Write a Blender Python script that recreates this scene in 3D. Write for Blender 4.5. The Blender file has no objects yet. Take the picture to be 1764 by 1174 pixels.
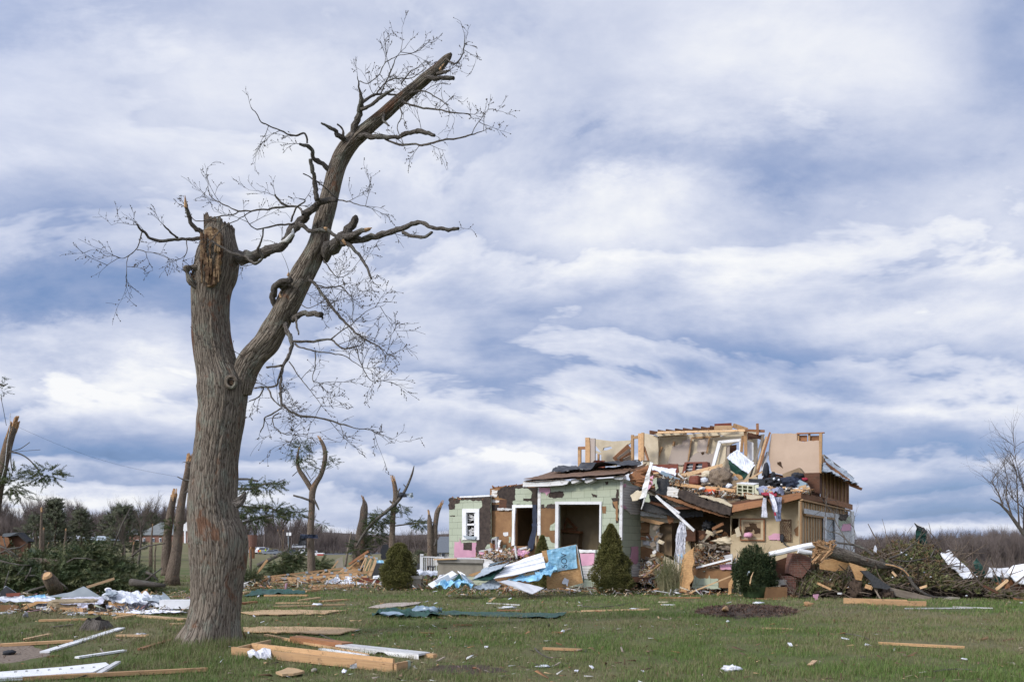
import bpy, bmesh, math, random
import numpy as np
from mathutils import Vector, Matrix, noise, geometry
R = math.radians
random.seed(7)
scene = bpy.context.scene
COL = scene.collection

# ------------------------------------------------------------------ camera
F, CX, HY, H = 1372.0,882.0,950.0,1.6          # focal length, centre and horizon of the view in photo pixels, eye height
cam_d = bpy.data.cameras.new('camera')
cam = bpy.data.objects.new('camera', cam_d)
COL.objects.link(cam)
cam.location = (0,0, H)
cam.rotation_euler = (R(90),0,0)
cam_d.sensor_width = 36
cam_d.lens = 36 * F / 1764
cam_d.shift_y = (HY - 587) / 1764
cam_d.clip_start = 0.1
cam_d.clip_end = 5000
scene.camera = cam

# ------------------------------------------------------------------ sun and sky
SUN_EL, SUN_AZ = R(30), R(-125)                    # behind the camera and to its left
sun_d = bpy.data.lights.new('sun', 'SUN')
sun_d.energy = 2.4
sun_d.angle = R(12)
sun_d.color = (1.0,0.93,0.83)
sun = bpy.data.objects.new('sun', sun_d)
COL.objects.link(sun)
sdir = Vector((math.sin(SUN_AZ) * math.cos(SUN_EL), math.cos(SUN_AZ) * math.cos(SUN_EL), math.sin(SUN_EL)))
sun.rotation_euler = sdir.to_track_quat('Z', 'Y').to_euler()

world = bpy.data.worlds.new('World')
scene.world = world
world.use_nodes = True
wn = world.node_tree
wn.nodes.clear()


class NB:
 """small helper to write node graphs"""
 def __init__(s, tree): s.t = tree
 def n(s, typ, **kw):
  nd = s.t.nodes.new(typ)
  for k, v in kw.items(): setattr(nd, k, v)
  return nd
 def put(s, sock, v):
  if isinstance(v, bpy.types.NodeSocket): s.t.links.new(v, sock)
  elif v is not None:
   if sock.type == 'RGBA' and len(v) == 3: v = (*v, 1)
   sock.default_value = v
 def math(s, op, a, b=0.0, c=0.0, clamp=False):
  nd = s.n('ShaderNodeMath', operation=op, use_clamp=clamp)
  s.put(nd.inputs[0], a); s.put(nd.inputs[1], b); s.put(nd.inputs[2], c)
  return nd.outputs[0]
 def mix(s, f, a, b):
  nd = s.n('ShaderNodeMix', data_type='RGBA')
  s.put(nd.inputs[0], f); s.put(nd.inputs[6], a); s.put(nd.inputs[7], b)
  return nd.outputs[2]
 def noise(s, vec, scale=5, detail=4, rough=.5, dist=0):
  nd = s.n('ShaderNodeTexNoise')
  s.put(nd.inputs['Vector'], vec); s.put(nd.inputs['Scale'], float(scale)); s.put(nd.inputs['Detail'], float(detail))
  s.put(nd.inputs['Roughness'], float(rough)); s.put(nd.inputs['Distortion'], float(dist))
  return nd.outputs['Fac']
 def ramp(s, f, stops, interp='LINEAR'):
  nd = s.n('ShaderNodeValToRGB'); nd.color_ramp.interpolation = interp
  e = nd.color_ramp.elements
  while len(e) < len(stops): e.new(0.5)
  for i, (p, c) in enumerate(stops):
   e[i].position = p
   e[i].color = (c, c, c, 1) if isinstance(c, (int, float)) else (*c, 1)
  s.put(nd.inputs[0], f)
  return nd.outputs[0]
 def map(s, vec, scale=(1,1,1), loc=(0,0,0), rot=(0,0,0)):
  nd = s.n('ShaderNodeMapping')
  s.put(nd.inputs[0], vec); nd.inputs['Location'].default_value = loc
  nd.inputs['Rotation'].default_value = rot; nd.inputs['Scale'].default_value = scale
  return nd.outputs[0]
 def sep(s, v):
  nd = s.n('ShaderNodeSeparateXYZ'); s.put(nd.inputs[0], v); return nd.outputs
 def comb(s, x, y, z):
  nd = s.n('ShaderNodeCombineXYZ'); s.put(nd.inputs[0], x); s.put(nd.inputs[1], y); s.put(nd.inputs[2], z); return nd.outputs[0]


def build_sky():
 b = NB(wn)
 d = b.n('ShaderNodeTexCoord').outputs['Generated']
 x, y, z = b.sep(d)
 zz = b.math('MAXIMUM', z, 0.0)
 k = b.math('ADD', zz, 0.17)
 p = b.comb(b.math('DIVIDE', x, k), b.math('DIVIDE', y, k),0.0)       # the cloud layer, flattened towards the horizon
 yy = b.math('MAXIMUM', y, 0.05)
 a = b.math('DIVIDE', x, yy); e = b.math('DIVIDE', z, yy)
 n1 = b.noise(b.map(p, (1,1,1),(3.1,1.7,0)),.6,4,.5,.2)
 n2 = b.noise(b.map(p, (1,1.15,1),(8.2,4.4,0)),2.4,8,.58,.25)
 n3 = b.noise(b.map(d, (1,1,1.9),(2.0,5.0,1.0)),5.5,8,.6,.25)             # the puffs of the layer
 n4 = b.noise(b.map(d, (1,1,2.6),(7.0,1.0,3.0)),2.3,6,.55,.4)
 low = b.math('MULTIPLY_ADD', b.math('MULTIPLY', e, 1.6, clamp=True),-.50,1.0)      # overhead the deck is smoother
 v = b.math('MULTIPLY_ADD', b.math('SUBTRACT', n1,.5),.35,.655)
 v = b.math('MULTIPLY_ADD', b.math('SUBTRACT', n2,.5), b.math('MULTIPLY', low, .35), v)
 v = b.math('MULTIPLY_ADD', b.math('SUBTRACT', n3,.5), b.math('MULTIPLY', low, .85), v)
 v = b.math('MULTIPLY_ADD', b.math('SUBTRACT', n4,.5), b.math('MULTIPLY', low, .5), v)
 # rows of cloud receding to the horizon: each lit along its upper edge, grey blue at its flat base
 wrp = b.noise(b.comb(b.math('MULTIPLY', a, 1.0), b.math('MULTIPLY', e, 2.2),2.0),2.2,6,.6,.3)
 q = b.math('ADD', b.math('DIVIDE', 1.0, b.math('ADD', b.math('MAXIMUM', e, 0.0),.13)), b.math('MULTIPLY', wrp, 4.2))
 row = b.ramp(b.math('FRACT', b.math('ADD', q, 10.0)), [(0.0,.1),(.11,.7),(.25,1.0),(.55,.55),(1.0,.1)])
 rowk = b.math('MULTIPLY', b.ramp(e, [(0.0,.55),(.12,1.0),(.34,.75),(.60,.22)]),.40)
 v = b.math('MULTIPLY_ADD', b.math('SUBTRACT', row, .5), rowk, v)
 # broad banks of cloud: azimuth a, height e as tangents seen from the lawn
 wob = b.math('MULTIPLY', b.math('SUBTRACT', b.noise(b.comb(a, b.math('MULTIPLY', e, 2.0),0.0),4.0,7,.62),.5), b.math('MULTIPLY_ADD', e, .34,.05))
 e = b.math('ADD', e, wob)
 front = b.math('MULTIPLY', b.math('SUBTRACT', y, .1),3.0, clamp=True)
 for (px, py, sx, sy, amp) in BANKS:
  da = b.math('DIVIDE', b.math('SUBTRACT', a, (px - CX) / F), sx / F)
  de = b.math('DIVIDE', b.math('SUBTRACT', e, (HY - py) / F), sy / F)
  q = b.math('ADD', b.math('MULTIPLY', da, da), b.math('MULTIPLY', de, de))
  g = b.math('MULTIPLY', b.math('EXPONENT', b.math('MULTIPLY', q, -1.0)), b.math('MULTIPLY', front, amp))
  v = b.math('ADD', v, g)
 col = b.ramp(v, [(0.0,(.14,.235,.47)),(.2,(.21,.32,.58)),(.40,(.34,.425,.655)),(.58,(.545,.605,.785)),
      (.76,(.72,.76,.885)),(.92,(.88,.90,.95)),(1.0,(.95,.96,.98))])
 sky = b.n('ShaderNodeTexSky', sky_type='NISHITA', sun_disc=False)
 sky.sun_elevation = SUN_EL
 sky.sun_rotation = SUN_AZ
 sc = b.n('ShaderNodeVectorMath', operation='SCALE')
 dt = b.n('ShaderNodeVectorMath', operation='DOT_PRODUCT'); b.put(dt.inputs[0], d); dt.inputs[1].default_value = tuple(sdir)
 glow = b.math('POWER', b.math('MAXIMUM', dt.outputs['Value'], 0.0),2.0)            # the cloud is brightest round the veiled sun
 b.put(sc.inputs[0], col); b.put(sc.inputs['Scale'], b.math('MULTIPLY_ADD', glow, 16.0,10.0))
 cover = b.math('MULTIPLY_ADD', v, .25,.80, clamp=True)
 fin = b.mix(cover, sky.outputs[0], sc.outputs[0])
 bg = b.n('ShaderNodeBackground'); bg.inputs['Strength'].default_value = 0.1
 b.put(bg.inputs['Color'], fin)
 out = b.n('ShaderNodeOutputWorld')
 wn.links.new(bg.outputs[0], out.inputs[0])


# px, py, half width, half height, strength: bright (+) and dark (-) banks of the cloud deck
BANKS = [(120,500,330,70,-.50),(60,340,220,70,-.10),(200,650,230,34,.42),(60,560,300,14,.12),(120,770,420,50,-.32),
   (160,860,330,13,.42),(560,660,280,60,-.22),(640,760,200,20,.16),(1000,395,200,55,.22),(1280,450,220,40,.22),
   (1200,270,330,60,-.26),(1050,330,60,34,.16),(1580,555,140,34,.22),(780,140,420,110,.10),
   (1740,60,110,130,-.26),(1350,90,330,90,.14),(1620,880,260,45,-.50),(1650,911,190,9,.42),(1500,480,200,40,-.18),
   (1300,640,420,50,-.20),(900,780,120,16,.42),(1640,780,200,60,-.26),(700,860,300,40,-.24),(1450,700,240,14,.18),
   (350,230,300,110,.12),(870,520,260,40,-.12),(980,690,260,22,.14),(1700,400,110,110,.14),(882,935,1500,16,-.26),(700,30,300,50,-.08),(1000,140,170,130,-.16),(420,420,200,60,.12),(100,30,260,60,-.14)]
build_sky()
scene.view_settings.view_transform = 'Standard'
scene.view_settings.look = 'None'
scene.view_settings.exposure = 0.0
scene.view_settings.gamma = 1.0
scene.cycles.max_bounces = 6
scene.cycles.transparent_max_bounces = 8

# ------------------------------------------------------------------ views of the photograph -> places in the world
CROPS = {'A': (740,780,.2214), 'B': (980,700,.17038), 'C': (1220,710,.17038), 'D': (1060,840,.17032),
   'E': (1300,840,.26304), 'Fd': (0,840,.28452), 'H': (400,880,.25035), 'L': (0,640,.27265),
   'M': (560,780,.20443), 'Rr': (1600,760,.25545), 'T': (160,50,.39683), 'V': (280,360,.34063),
   'U': (280,720,.34934), 'G': (400,1030,.34014), 'G2': (1000,1000,.43311), 'W': (964,706,.31293), 'X': (910,930,.08519), 'Y': (1540,880,.13625), 'Z': (420,910,.11338), 'Aa': (810,900,.08517), 'N': (400,900,.20408),
   'Q': (1100,800,.12472), 'S': (0,980,.19274), '0': (0,0,1)}


def px(c, p): o = CROPS[c]; return (o[0] + p[0] * o[2], o[1] + p[1] * o[2])


def gz(x, y):
 """height of the lawn"""
 n = noise.noise(Vector((x * .12, y * .12,3.3))) * .10 + noise.noise(Vector((x * .5, y * .5,9.1))) * .03
 w = min(1, max(0,(y - 6) / 6))
 far = max(0, y - 60) * .004
 z = n * w * max(0.2,1 - max(0, y - 45) / 60) + min(far, 2.0)
 a = x / max(y, 20.0)
 ss = lambda t: (lambda u: u * u * (3 - 2 * u))(min(1.0, max(0.0, t)))
 z -= 3.6 * ss((a - .42) / .10) * ss((y - 48) / 60)              # the land falls away behind the right of the house
 z += 3.6 * ss((-.33 - a) / .08) * ss((y - 90) / 110)            # and climbs to the houses at the left
 return z


def P(x, y, Y): return Vector(((x - CX) / F * Y, Y, H + (HY - y) / F * Y))


def G(x, y, dz=0.0):
 Y = F * (H - dz) / max(3.0, y - HY)
 for _ in range(6):
  z = gz((x - CX) / F * Y, Y) + dz
  Y = F * (H - z) / max(3.0, y - HY)
 return Vector(((x - CX) / F * Y, Y, gz((x - CX) / F * Y, Y) + dz))


# the house stands turned to the camera: U runs along its front to the right, V into it
C0, UU, VV = Vector((10.5,29.0)), Vector((.8386,-.5447)), Vector((.5447,.8386))


def _ray(x, y): return Vector(((x - CX) / F, 1.0,(HY - y) / F))


def FR(d):
 """a plane parallel to the house front, d metres behind its right corner"""
 def f(x, y):
  r = _ray(x, y); t = (C0.dot(VV) + d) / (r.x * VV.x + r.y * VV.y)
  return Vector((r.x * t, t, H + r.z * t))
 return f


def SD(d):
 """a plane parallel to the right end wall, d metres in from the corner"""
 def f(x, y):
  r = _ray(x, y); t = (C0.dot(UU) - d) / (r.x * UU.x + r.y * UU.y)
  return Vector((r.x * t, t, H + r.z * t))
 return f


def YY(Y): return lambda x, y: P(x, y, Y)
def HS(s, d, z): return Vector((C0.x - UU.x * s + VV.x * d, C0.y - UU.y * s + VV.y * d, z))   # s left of the corner, d behind it

# ------------------------------------------------------------------ materials
MATS = {}


def mat(name, fn, rough=.8, spec=.3):
 m = bpy.data.materials.new(name); m.use_nodes = True
 nt = m.node_tree; nt.nodes.clear()
 b = NB(nt)
 bs = b.n('ShaderNodeBsdfPrincipled'); out = b.n('ShaderNodeOutputMaterial')
 nt.links.new(bs.outputs[0], out.inputs[0])
 bs.inputs['Roughness'].default_value = rough
 bs.inputs['Specular IOR Level'].default_value = spec
 r = fn(b, bs)
 if r is not None: b.put(bs.inputs['Base Color'], r)
 MATS[name] = m
 return m


def bump(b, bs, h, strength=.5, dist=.02):
 nd = b.n('ShaderNodeBump'); nd.inputs['Strength'].default_value = strength; nd.inputs['Distance'].default_value = dist
 b.put(nd.inputs['Height'], h); b.t.links.new(nd.outputs[0], bs.inputs['Normal'])


def uvc(b): return b.n('ShaderNodeUVMap').outputs[0]
def objc(b): return b.n('ShaderNodeNewGeometry').outputs['Position']
def rnd(b): return b.n('ShaderNodeObjectInfo').outputs['Random']


def plain(name, c1, c2, scale=6, rough=.8, bmp=.3, spec=.3, detail=5, lo=.35, hi=.65, metal=0):
 """a surface mottled between two colours"""
 def fn(b, bs):
  p = objc(b)
  n = b.noise(p, scale, detail, .6)
  bump(b, bs, n, bmp, .02)
  bs.inputs['Metallic'].default_value = metal
  c = b.mix(b.ramp(n, [(lo, 0.0),(hi, 1.0)]), c1, c2)
  br = b.math('MULTIPLY_ADD', rnd(b),.3,.85)
  hs = b.n('ShaderNodeHueSaturation'); b.put(hs.inputs['Value'], br); b.put(hs.inputs['Color'], c)
  return hs.outputs[0]
 return mat(name, fn, rough, spec)


def wood(name, c1, c2, c3, grain=1.0, rough=.75):
 """sawn timber: grain along u, stains"""
 def fn(b, bs):
  uv = uvc(b); r = rnd(b)
  off = b.comb(b.math('MULTIPLY', r, 37.0), b.math('MULTIPLY', r, 11.0),0.0)
  ad = b.n('ShaderNodeVectorMath', operation='ADD'); b.put(ad.inputs[0], uv); b.put(ad.inputs[1], off)
  v = ad.outputs[0]
  g = b.noise(b.map(v, (1.2,28,1)),2.2 * grain, 5,.6,.4)
  s = b.noise(b.map(v, (1,3,1)),1.6,4,.6)
  c = b.mix(b.ramp(g, [(.35,0.0),(.68,1.0)]), c1, c2)
  c = b.mix(b.ramp(s, [(.5,0.0),(.75,.8)]), c, c3)
  mud = b.noise(b.map(v, (3.5,5,1)),1.7,7,.7,.6)
  c = b.mix(b.ramp(mud, [(.56,0.0),(.68,.75)]), c, (.105,.075,.05))          # mud and water marks
  kn = b.n('ShaderNodeTexVoronoi'); b.put(kn.inputs['Vector'], b.map(v, (1.6,7,1))); kn.inputs['Scale'].default_value = 1.6
  c = b.mix(b.ramp(kn.outputs['Distance'], [(.05,.7),(.10,0.0)]), c, (.13,.06,.03))
  bump(b, bs, b.math('ADD', g, mud),.35,.012)
  hs = b.n('ShaderNodeHueSaturation'); b.put(hs.inputs['Color'], c)
  b.put(hs.inputs['Value'], b.math('MULTIPLY_ADD', b.math('FRACT', b.math('MULTIPLY', r, 7.3)),.45,.75))
  return hs.outputs[0]
 return mat(name, fn, rough, .25)


def _bark(name, base, dark, light, patch, lichen, sx=7.0, sy=1.6):
 def fn(b, bs):
  uv = uvc(b)
  v1 = b.map(uv, (sx, sy, 1))
  wv = b.noise(v1,1.0,3,.6)
  vor = b.n('ShaderNodeTexVoronoi', feature='DISTANCE_TO_EDGE')
  ad = b.n('ShaderNodeVectorMath', operation='ADD'); b.put(ad.inputs[0], b.map(uv, (sx * 2.9, sy * 1.25,1)))
  b.put(ad.inputs[1], b.comb(b.math('MULTIPLY', wv, 1.4), b.math('MULTIPLY', wv, .8),0.0))
  b.put(vor.inputs['Vector'], ad.outputs[0]); vor.inputs['Scale'].default_value = 1.3
  ridge = b.ramp(vor.outputs['Distance'], [(0.0,.0),(.14,.7),(.4,1.0)])
  fine = b.noise(b.map(uv, (sx * 6, sy * 5,1)),1.6,6,.7,.5)
  h = b.math('ADD', b.math('MULTIPLY', ridge, .7), b.math('MULTIPLY', fine, .8))
  c = b.mix(b.ramp(h, [(.35,0.0),(1.1 / 1.3,1.0)]), dark, base)
  c = b.mix(b.ramp(fine, [(.5,0.0),(.72,.8)]), c, light)
  big = b.noise(b.map(uv, (1.3,.8,1)),1.8,5,.65,.5)
  c = b.mix(b.ramp(big, [(.56,0.0),(.62,.8)]), c, patch)
  lic = b.noise(b.map(uv, (2.0,1.2,1),(5,9,0)),2.0,6,.7)
  lm = b.math('MULTIPLY', b.ramp(lic, [(.52,0.0),(.62,.75)]), b.ramp(fine, [(.4,.2),(.6,1.0)]))
  c = b.mix(lm, c, lichen)
  bump(b, bs, h, .9,.035)
  return c
 return mat(name, fn, .9,.15)


_bark('oak_bark', (.21,.175,.138),(.055,.042,.033),(.38,.335,.28),(.17,.085,.05),(.25,.27,.22))
_bark('branch_bark', (.17,.15,.13),(.08,.068,.06),(.27,.25,.22),(.10,.065,.045),(.22,.23,.20),14,4)
_bark('pine_bark', (.20,.155,.12),(.08,.06,.046),(.32,.27,.22),(.24,.15,.095),(.24,.2,.15),8,3)
wood('fresh_timber', (.57,.36,.19),(.45,.265,.13),(.36,.23,.13))
wood('pale_timber', (.66,.46,.27),(.56,.36,.19),(.46,.33,.22))
wood('old_timber', (.34,.165,.08),(.22,.10,.05),(.15,.085,.05))
wood('grey_timber', (.30,.25,.20),(.20,.165,.13),(.14,.11,.085))
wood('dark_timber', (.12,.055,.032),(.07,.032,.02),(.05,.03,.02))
wood('white_timber', (.72,.73,.74),(.62,.62,.62),(.42,.39,.35))
plain('white_paint', (.76,.77,.78),(.60,.60,.60),3,.6,.15, lo=.45, hi=.85)
plain('cream_board', (.62,.54,.40),(.50,.43,.31),2.2,.85,.1)
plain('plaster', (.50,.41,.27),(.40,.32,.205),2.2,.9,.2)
plain('dim_plaster', (.30,.22,.14),(.20,.145,.09),1.5,.9,.2)  # plaster with the inner rooms' shade put into its colour; also serves brown objects
plain('panel_grey', (.43,.365,.32),(.38,.32,.275),1.2,.7,.05)
plain('panel_beige', (.46,.35,.265),(.40,.30,.225),1.0,.7,.05)
plain('tar_paper', (.034,.026,.023),(.070,.053,.044),7,.9,.6)
plain('black_membrane', (.016,.018,.024),(.035,.038,.046),4,.42,.4,.5)
plain('brown_board', (.27,.155,.075),(.20,.11,.055),3,.9,.2)
plain('pink_foam', (.66,.36,.47),(.56,.30,.40),3,.8,.1)
plain('green_paint', (.39,.44,.34),(.34,.38,.29),3,.7,.1)
plain('blue_tarp', (.20,.46,.66),(.34,.60,.78),5,.35,.3,.5)
plain('white_film', (.74,.77,.82),(.60,.63,.69),5,.45,.5,.5)
plain('foil', (.66,.67,.76),(.50,.50,.60),14,.35,.8,.6)
plain('wool', (.34,.27,.17),(.25,.2,.13),18,.95,.7)
plain('metal_sheet', (.36,.41,.45),(.28,.33,.37),3,.4,.15,.6)
plain('blue_metal', (.20,.28,.34),(.15,.21,.27),3,.35,.1,.6)
plain('green_metal', (.024,.08,.062),(.014,.045,.036),4,.6,.15,.3)
plain('rock_concrete', (.33,.30,.245),(.25,.225,.185),3,.9,.4)
plain('concrete_cap', (.36,.34,.30),(.29,.27,.24),4,.9,.3)
plain('black_cloth', (.02,.022,.027),(.036,.038,.044),5,.8,.4)
plain('navy_cloth', (.035,.045,.08),(.022,.03,.05),4,.8,.4)
plain('blue_cloth', (.27,.30,.42),(.36,.39,.50),12,.9,.6)
plain('red_cloth', (.34,.035,.06),(.25,.03,.05),9,.9,.5)
plain('white_cloth', (.72,.73,.78),(.58,.59,.65),8,.9,.5)
plain('orange_plastic', (.85,.13,.035),(.75,.10,.03),5,.5,.1)
plain('red_brown', (.22,.06,.035),(.16,.045,.028),5,.6,.2)
plain('shag', (.26,.20,.145),(.13,.10,.075),22,.95,1.0)
plain('cubby_paint', (.60,.60,.44),(.52,.52,.38),3,.6,.1)
plain('dark_shingle', (.040,.042,.046),(.065,.066,.07),16,.9,.6)
plain('brown_shingle', (.17,.10,.065),(.10,.065,.045),9,.9,.6)
plain('grey_shingle', (.13,.145,.16),(.10,.11,.125),10,.9,.5)
plain('soil', (.085,.06,.043),(.045,.031,.024),16,.95,1.0)
plain('gravel_grey', (.24,.19,.15),(.11,.085,.065),22,.95,.9)
plain('broken_wood', (.56,.36,.19),(.33,.18,.09),12,.85,.8)
plain('rotten_wood', (.33,.225,.125),(.10,.055,.03),7,.9,1.0, lo=.4, hi=.6)
plain('hole_dark', (.035,.022,.014),(.07,.04,.022),9,.95,.7)  # near black: the shade of openings put into colour; also dark print and wiring
plain('grey_roof', (.20,.215,.215),(.16,.175,.175),2,.9,.2)
plain('green_wall', (.24,.32,.17),(.20,.27,.14),2,.9,.1)
plain('grey_wall', (.34,.34,.35),(.28,.28,.29),2,.9,.1)
plain('red_paint', (.55,.03,.03),(.45,.02,.02),3,.4,.05)
plain('yellow_paint', (.75,.5,.05),(.7,.45,.05),3,.4,.05)
plain('vest_yellow', (.6,.8,.05),(.5,.7,.05),3,.8,.05)
plain('skin', (.5,.3,.22),(.45,.26,.2),3,.7,.05)
plain('car_white', (.72,.74,.78),(.66,.68,.72),2,.25,.02,.6)
plain('car_silver', (.26,.29,.34),(.23,.26,.3),2,.25,.02,.6)
plain('car_dark', (.05,.06,.08),(.04,.05,.06),2,.25,.02,.6)
plain('tyre', (.02,.02,.02),(.03,.03,.03),2,.8,.02)
plain('asphalt', (.10,.105,.12),(.08,.085,.095),3,.9,.3)
plain('black_metal', (.03,.03,.032),(.045,.045,.047),5,.5,.1)


def _glass(b, bs):
 bs.inputs['Roughness'].default_value = .08
 return b.mix(b.noise(objc(b),2,2),(.02,.025,.035),(.05,.06,.075))
mat('glass', _glass, .08,.8)


def _siding(c1, c2, course, length, linec, wear):
 def fn(b, bs):
  uv = uvc(b)
  br = b.n('ShaderNodeTexBrick'); br.offset = .5
  b.put(br.inputs['Vector'], uv)
  br.inputs['Color1'].default_value = (*c1,1); br.inputs['Color2'].default_value = (*c2,1)
  br.inputs['Mortar'].default_value = (*linec, 1)
  br.inputs['Scale'].default_value = 1.0
  br.inputs['Mortar Size'].default_value = .006
  br.inputs['Mortar Smooth'].default_value = .3
  br.inputs['Brick Width'].default_value = length
  br.inputs['Row Height'].default_value = course
  n = b.noise(b.map(uv, (14,1.5,1)),2.5,6,.65)
  st = b.ramp(n, [(.5,0.0),(.78,.55)])
  c = b.mix(st, br.outputs['Color'], wear)
  frac = b.math('FRACT', b.math('DIVIDE', b.sep(uv)[1], course))       # each course laps over the one below
  bump(b, bs, b.math('SUBTRACT', 1.0, frac),.7,.02)
  return c
 return fn


mat('green_siding', _siding((.36,.405,.305),(.41,.45,.345),.30,.61,(.12,.135,.10),(.25,.275,.215)),.7)
mat('white_siding', _siding((.66,.64,.60),(.60,.58,.55),.11,3.1,(.16,.14,.12),(.45,.38,.32)),.7)


def _brick(c1, c2, mo, w=.22, h=.075):
 def fn(b, bs):
  br = b.n('ShaderNodeTexBrick')
  b.put(br.inputs['Vector'], uvc(b))
  br.inputs['Color1'].default_value = (*c1,1); br.inputs['Color2'].default_value = (*c2,1)
  br.inputs['Mortar'].default_value = (*mo, 1); br.inputs['Scale'].default_value = 1.0
  br.inputs['Mortar Size'].default_value = .008; br.inputs['Brick Width'].default_value = w; br.inputs['Row Height'].default_value = h
  bump(b, bs, br.outputs['Fac'], -.6,.01)
  n = b.noise(uvc(b),5,4)
  return b.mix(b.ramp(n, [(.5,0.0),(.8,.6)]), br.outputs['Color'], (.12,.08,.06))
 return fn


mat('brick', _brick((.26,.11,.075),(.19,.075,.055),(.30,.26,.22)),.9)
mat('red_brick', _brick((.20,.085,.06),(.14,.06,.045),(.22,.17,.14)),.9)


def _osb(b, bs):
 p = uvc(b)
 v = b.n('ShaderNodeTexVoronoi'); b.put(v.inputs['Vector'], b.map(p, (1,2.4,1), rot=(0,0,.4))); v.inputs['Scale'].default_value = 16
 n = b.noise(p, 3,5,.6)
 c = b.mix(b.sep(v.outputs['Color'])[0], (.55,.335,.155),(.39,.22,.10))
 bump(b, bs, v.outputs['Distance'], .3,.01)
 return b.mix(b.ramp(n, [(.5,0.0),(.75,.5)]), c, (.62,.42,.22))
mat('osb', _osb, .8)


def _osb_pale(b, bs):
 p = uvc(b)
 v = b.n('ShaderNodeTexVoronoi'); b.put(v.inputs['Vector'], b.map(p, (1,2.4,1), rot=(0,0,.4))); v.inputs['Scale'].default_value = 18
 return b.mix(b.sep(v.outputs['Color'])[0], (.52,.36,.20),(.40,.27,.155))
mat('osb_pale', _osb_pale, .85)


def leafmat(name, c1, c2, c3, rough=.6, trans=.0):
 """per-leaf colour: u holds a number for each leaf"""
 def fn(b, bs):
  u = b.sep(uvc(b))
  n = b.noise(objc(b),1.3,3,.5)
  c = b.mix(u[0], c1, c2)
  return b.mix(b.ramp(b.math('ADD', b.math('MULTIPLY', n, .7), b.math('MULTIPLY', u[1], .3)), [(.42,0.0),(.66,1.0)]), c, c3)
 return mat(name, fn, rough, .25)


leafmat('spruce_leaf', (.10,.105,.03),(.20,.195,.065),(.14,.13,.045))
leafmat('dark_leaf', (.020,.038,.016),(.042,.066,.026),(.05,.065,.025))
leafmat('pine_needle', (.042,.066,.026),(.088,.115,.045),(.11,.115,.05))
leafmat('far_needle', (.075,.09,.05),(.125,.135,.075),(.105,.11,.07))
leafmat('magnolia_leaf', (.075,.095,.035),(.16,.175,.07),(.17,.105,.06))
leafmat('straw_leaf', (.17,.16,.085),(.26,.23,.13),(.12,.13,.06))
leafmat('twig_grey', (.10,.082,.07),(.15,.125,.105),(.12,.10,.085),.9)
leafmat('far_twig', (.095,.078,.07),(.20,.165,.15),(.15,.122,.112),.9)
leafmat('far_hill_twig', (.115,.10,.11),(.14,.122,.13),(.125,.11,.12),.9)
def _bits(b, bs):
 u = b.sep(uvc(b))
 c = b.ramp(u[0], [(0,(.34,.18,.09)),(.16,(.55,.38,.21)),(.32,(.20,.13,.085)),(.44,(.50,.49,.46)),(.56,(.26,.22,.18)),(.66,(.48,.41,.30)),(.76,(.07,.065,.06)),(.84,(.36,.40,.31)),(.88,(.30,.17,.09)),(.93,(.66,.66,.66)),(.97,(.55,.34,.40))], 'CONSTANT')
 return c
mat('rubble_bits', _bits, .85,.2)
leafmat('dead_leaf', (.15,.085,.045),(.24,.16,.09),(.10,.065,.04),.9)
leafmat('bark_bits', (.10,.062,.045),(.05,.033,.026),(.17,.11,.08),.9)


def _grass(b, bs):
 u = b.sep(uvc(b)); p = objc(b)
 n = b.noise(p, .16,4,.6,.3)
 n2 = b.noise(p, 1.1,4,.6)
 c = b.mix(u[0], (.07,.122,.024),(.145,.215,.058))
 dry = b.mix(u[0], (.235,.20,.115),(.155,.16,.07))
 m = b.ramp(b.math('ADD', b.math('MULTIPLY', n, .65), b.math('MULTIPLY', n2,.35)), [(.43,.08),(.58,.80)])
 thr = b.math('LESS_THAN', u[1], b.math('ADD', m, .10))
 return b.mix(thr, c, dry)
mat('grass_blade', _grass, .7,.2)


def _lawn(b, bs):
 p = objc(b)
 n = b.noise(p, .16,4,.6,.3); n2 = b.noise(p, 1.1,4,.6); n3 = b.noise(p, 9,5,.7)
 c = b.mix(n3,(.05,.075,.022),(.10,.125,.042))
 dry = b.mix(n3,(.12,.10,.06),(.21,.18,.105))
 m = b.ramp(b.math('ADD', b.math('MULTIPLY', n, .65), b.math('MULTIPLY', n2,.35)), [(.42,.1),(.6,.85)])
 c = b.mix(m, c, dry)
 yfar = b.sep(p)[1]
 far = b.ramp(b.math('MULTIPLY', b.math('SUBTRACT', yfar, 60.0),1 / 120.0, clamp=True), [(0,0.0),(1,1.0)])
 c = b.mix(far, c, b.mix(n, (.15,.145,.075),(.20,.17,.10)))
 bump(b, bs, n3,.6,.03)
 return c
mat('lawn_ground', _lawn, .95,.1)


def _hill(b, bs):
 n = b.noise(objc(b),.25,6,.7)
 return b.mix(n, (.07,.058,.052),(.13,.108,.098))
mat('hill_brown', _hill, .95,.05)

# ------------------------------------------------------------------ mesh tools


def root_of(o):
 while o.parent: o = o.parent
 return o


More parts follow.
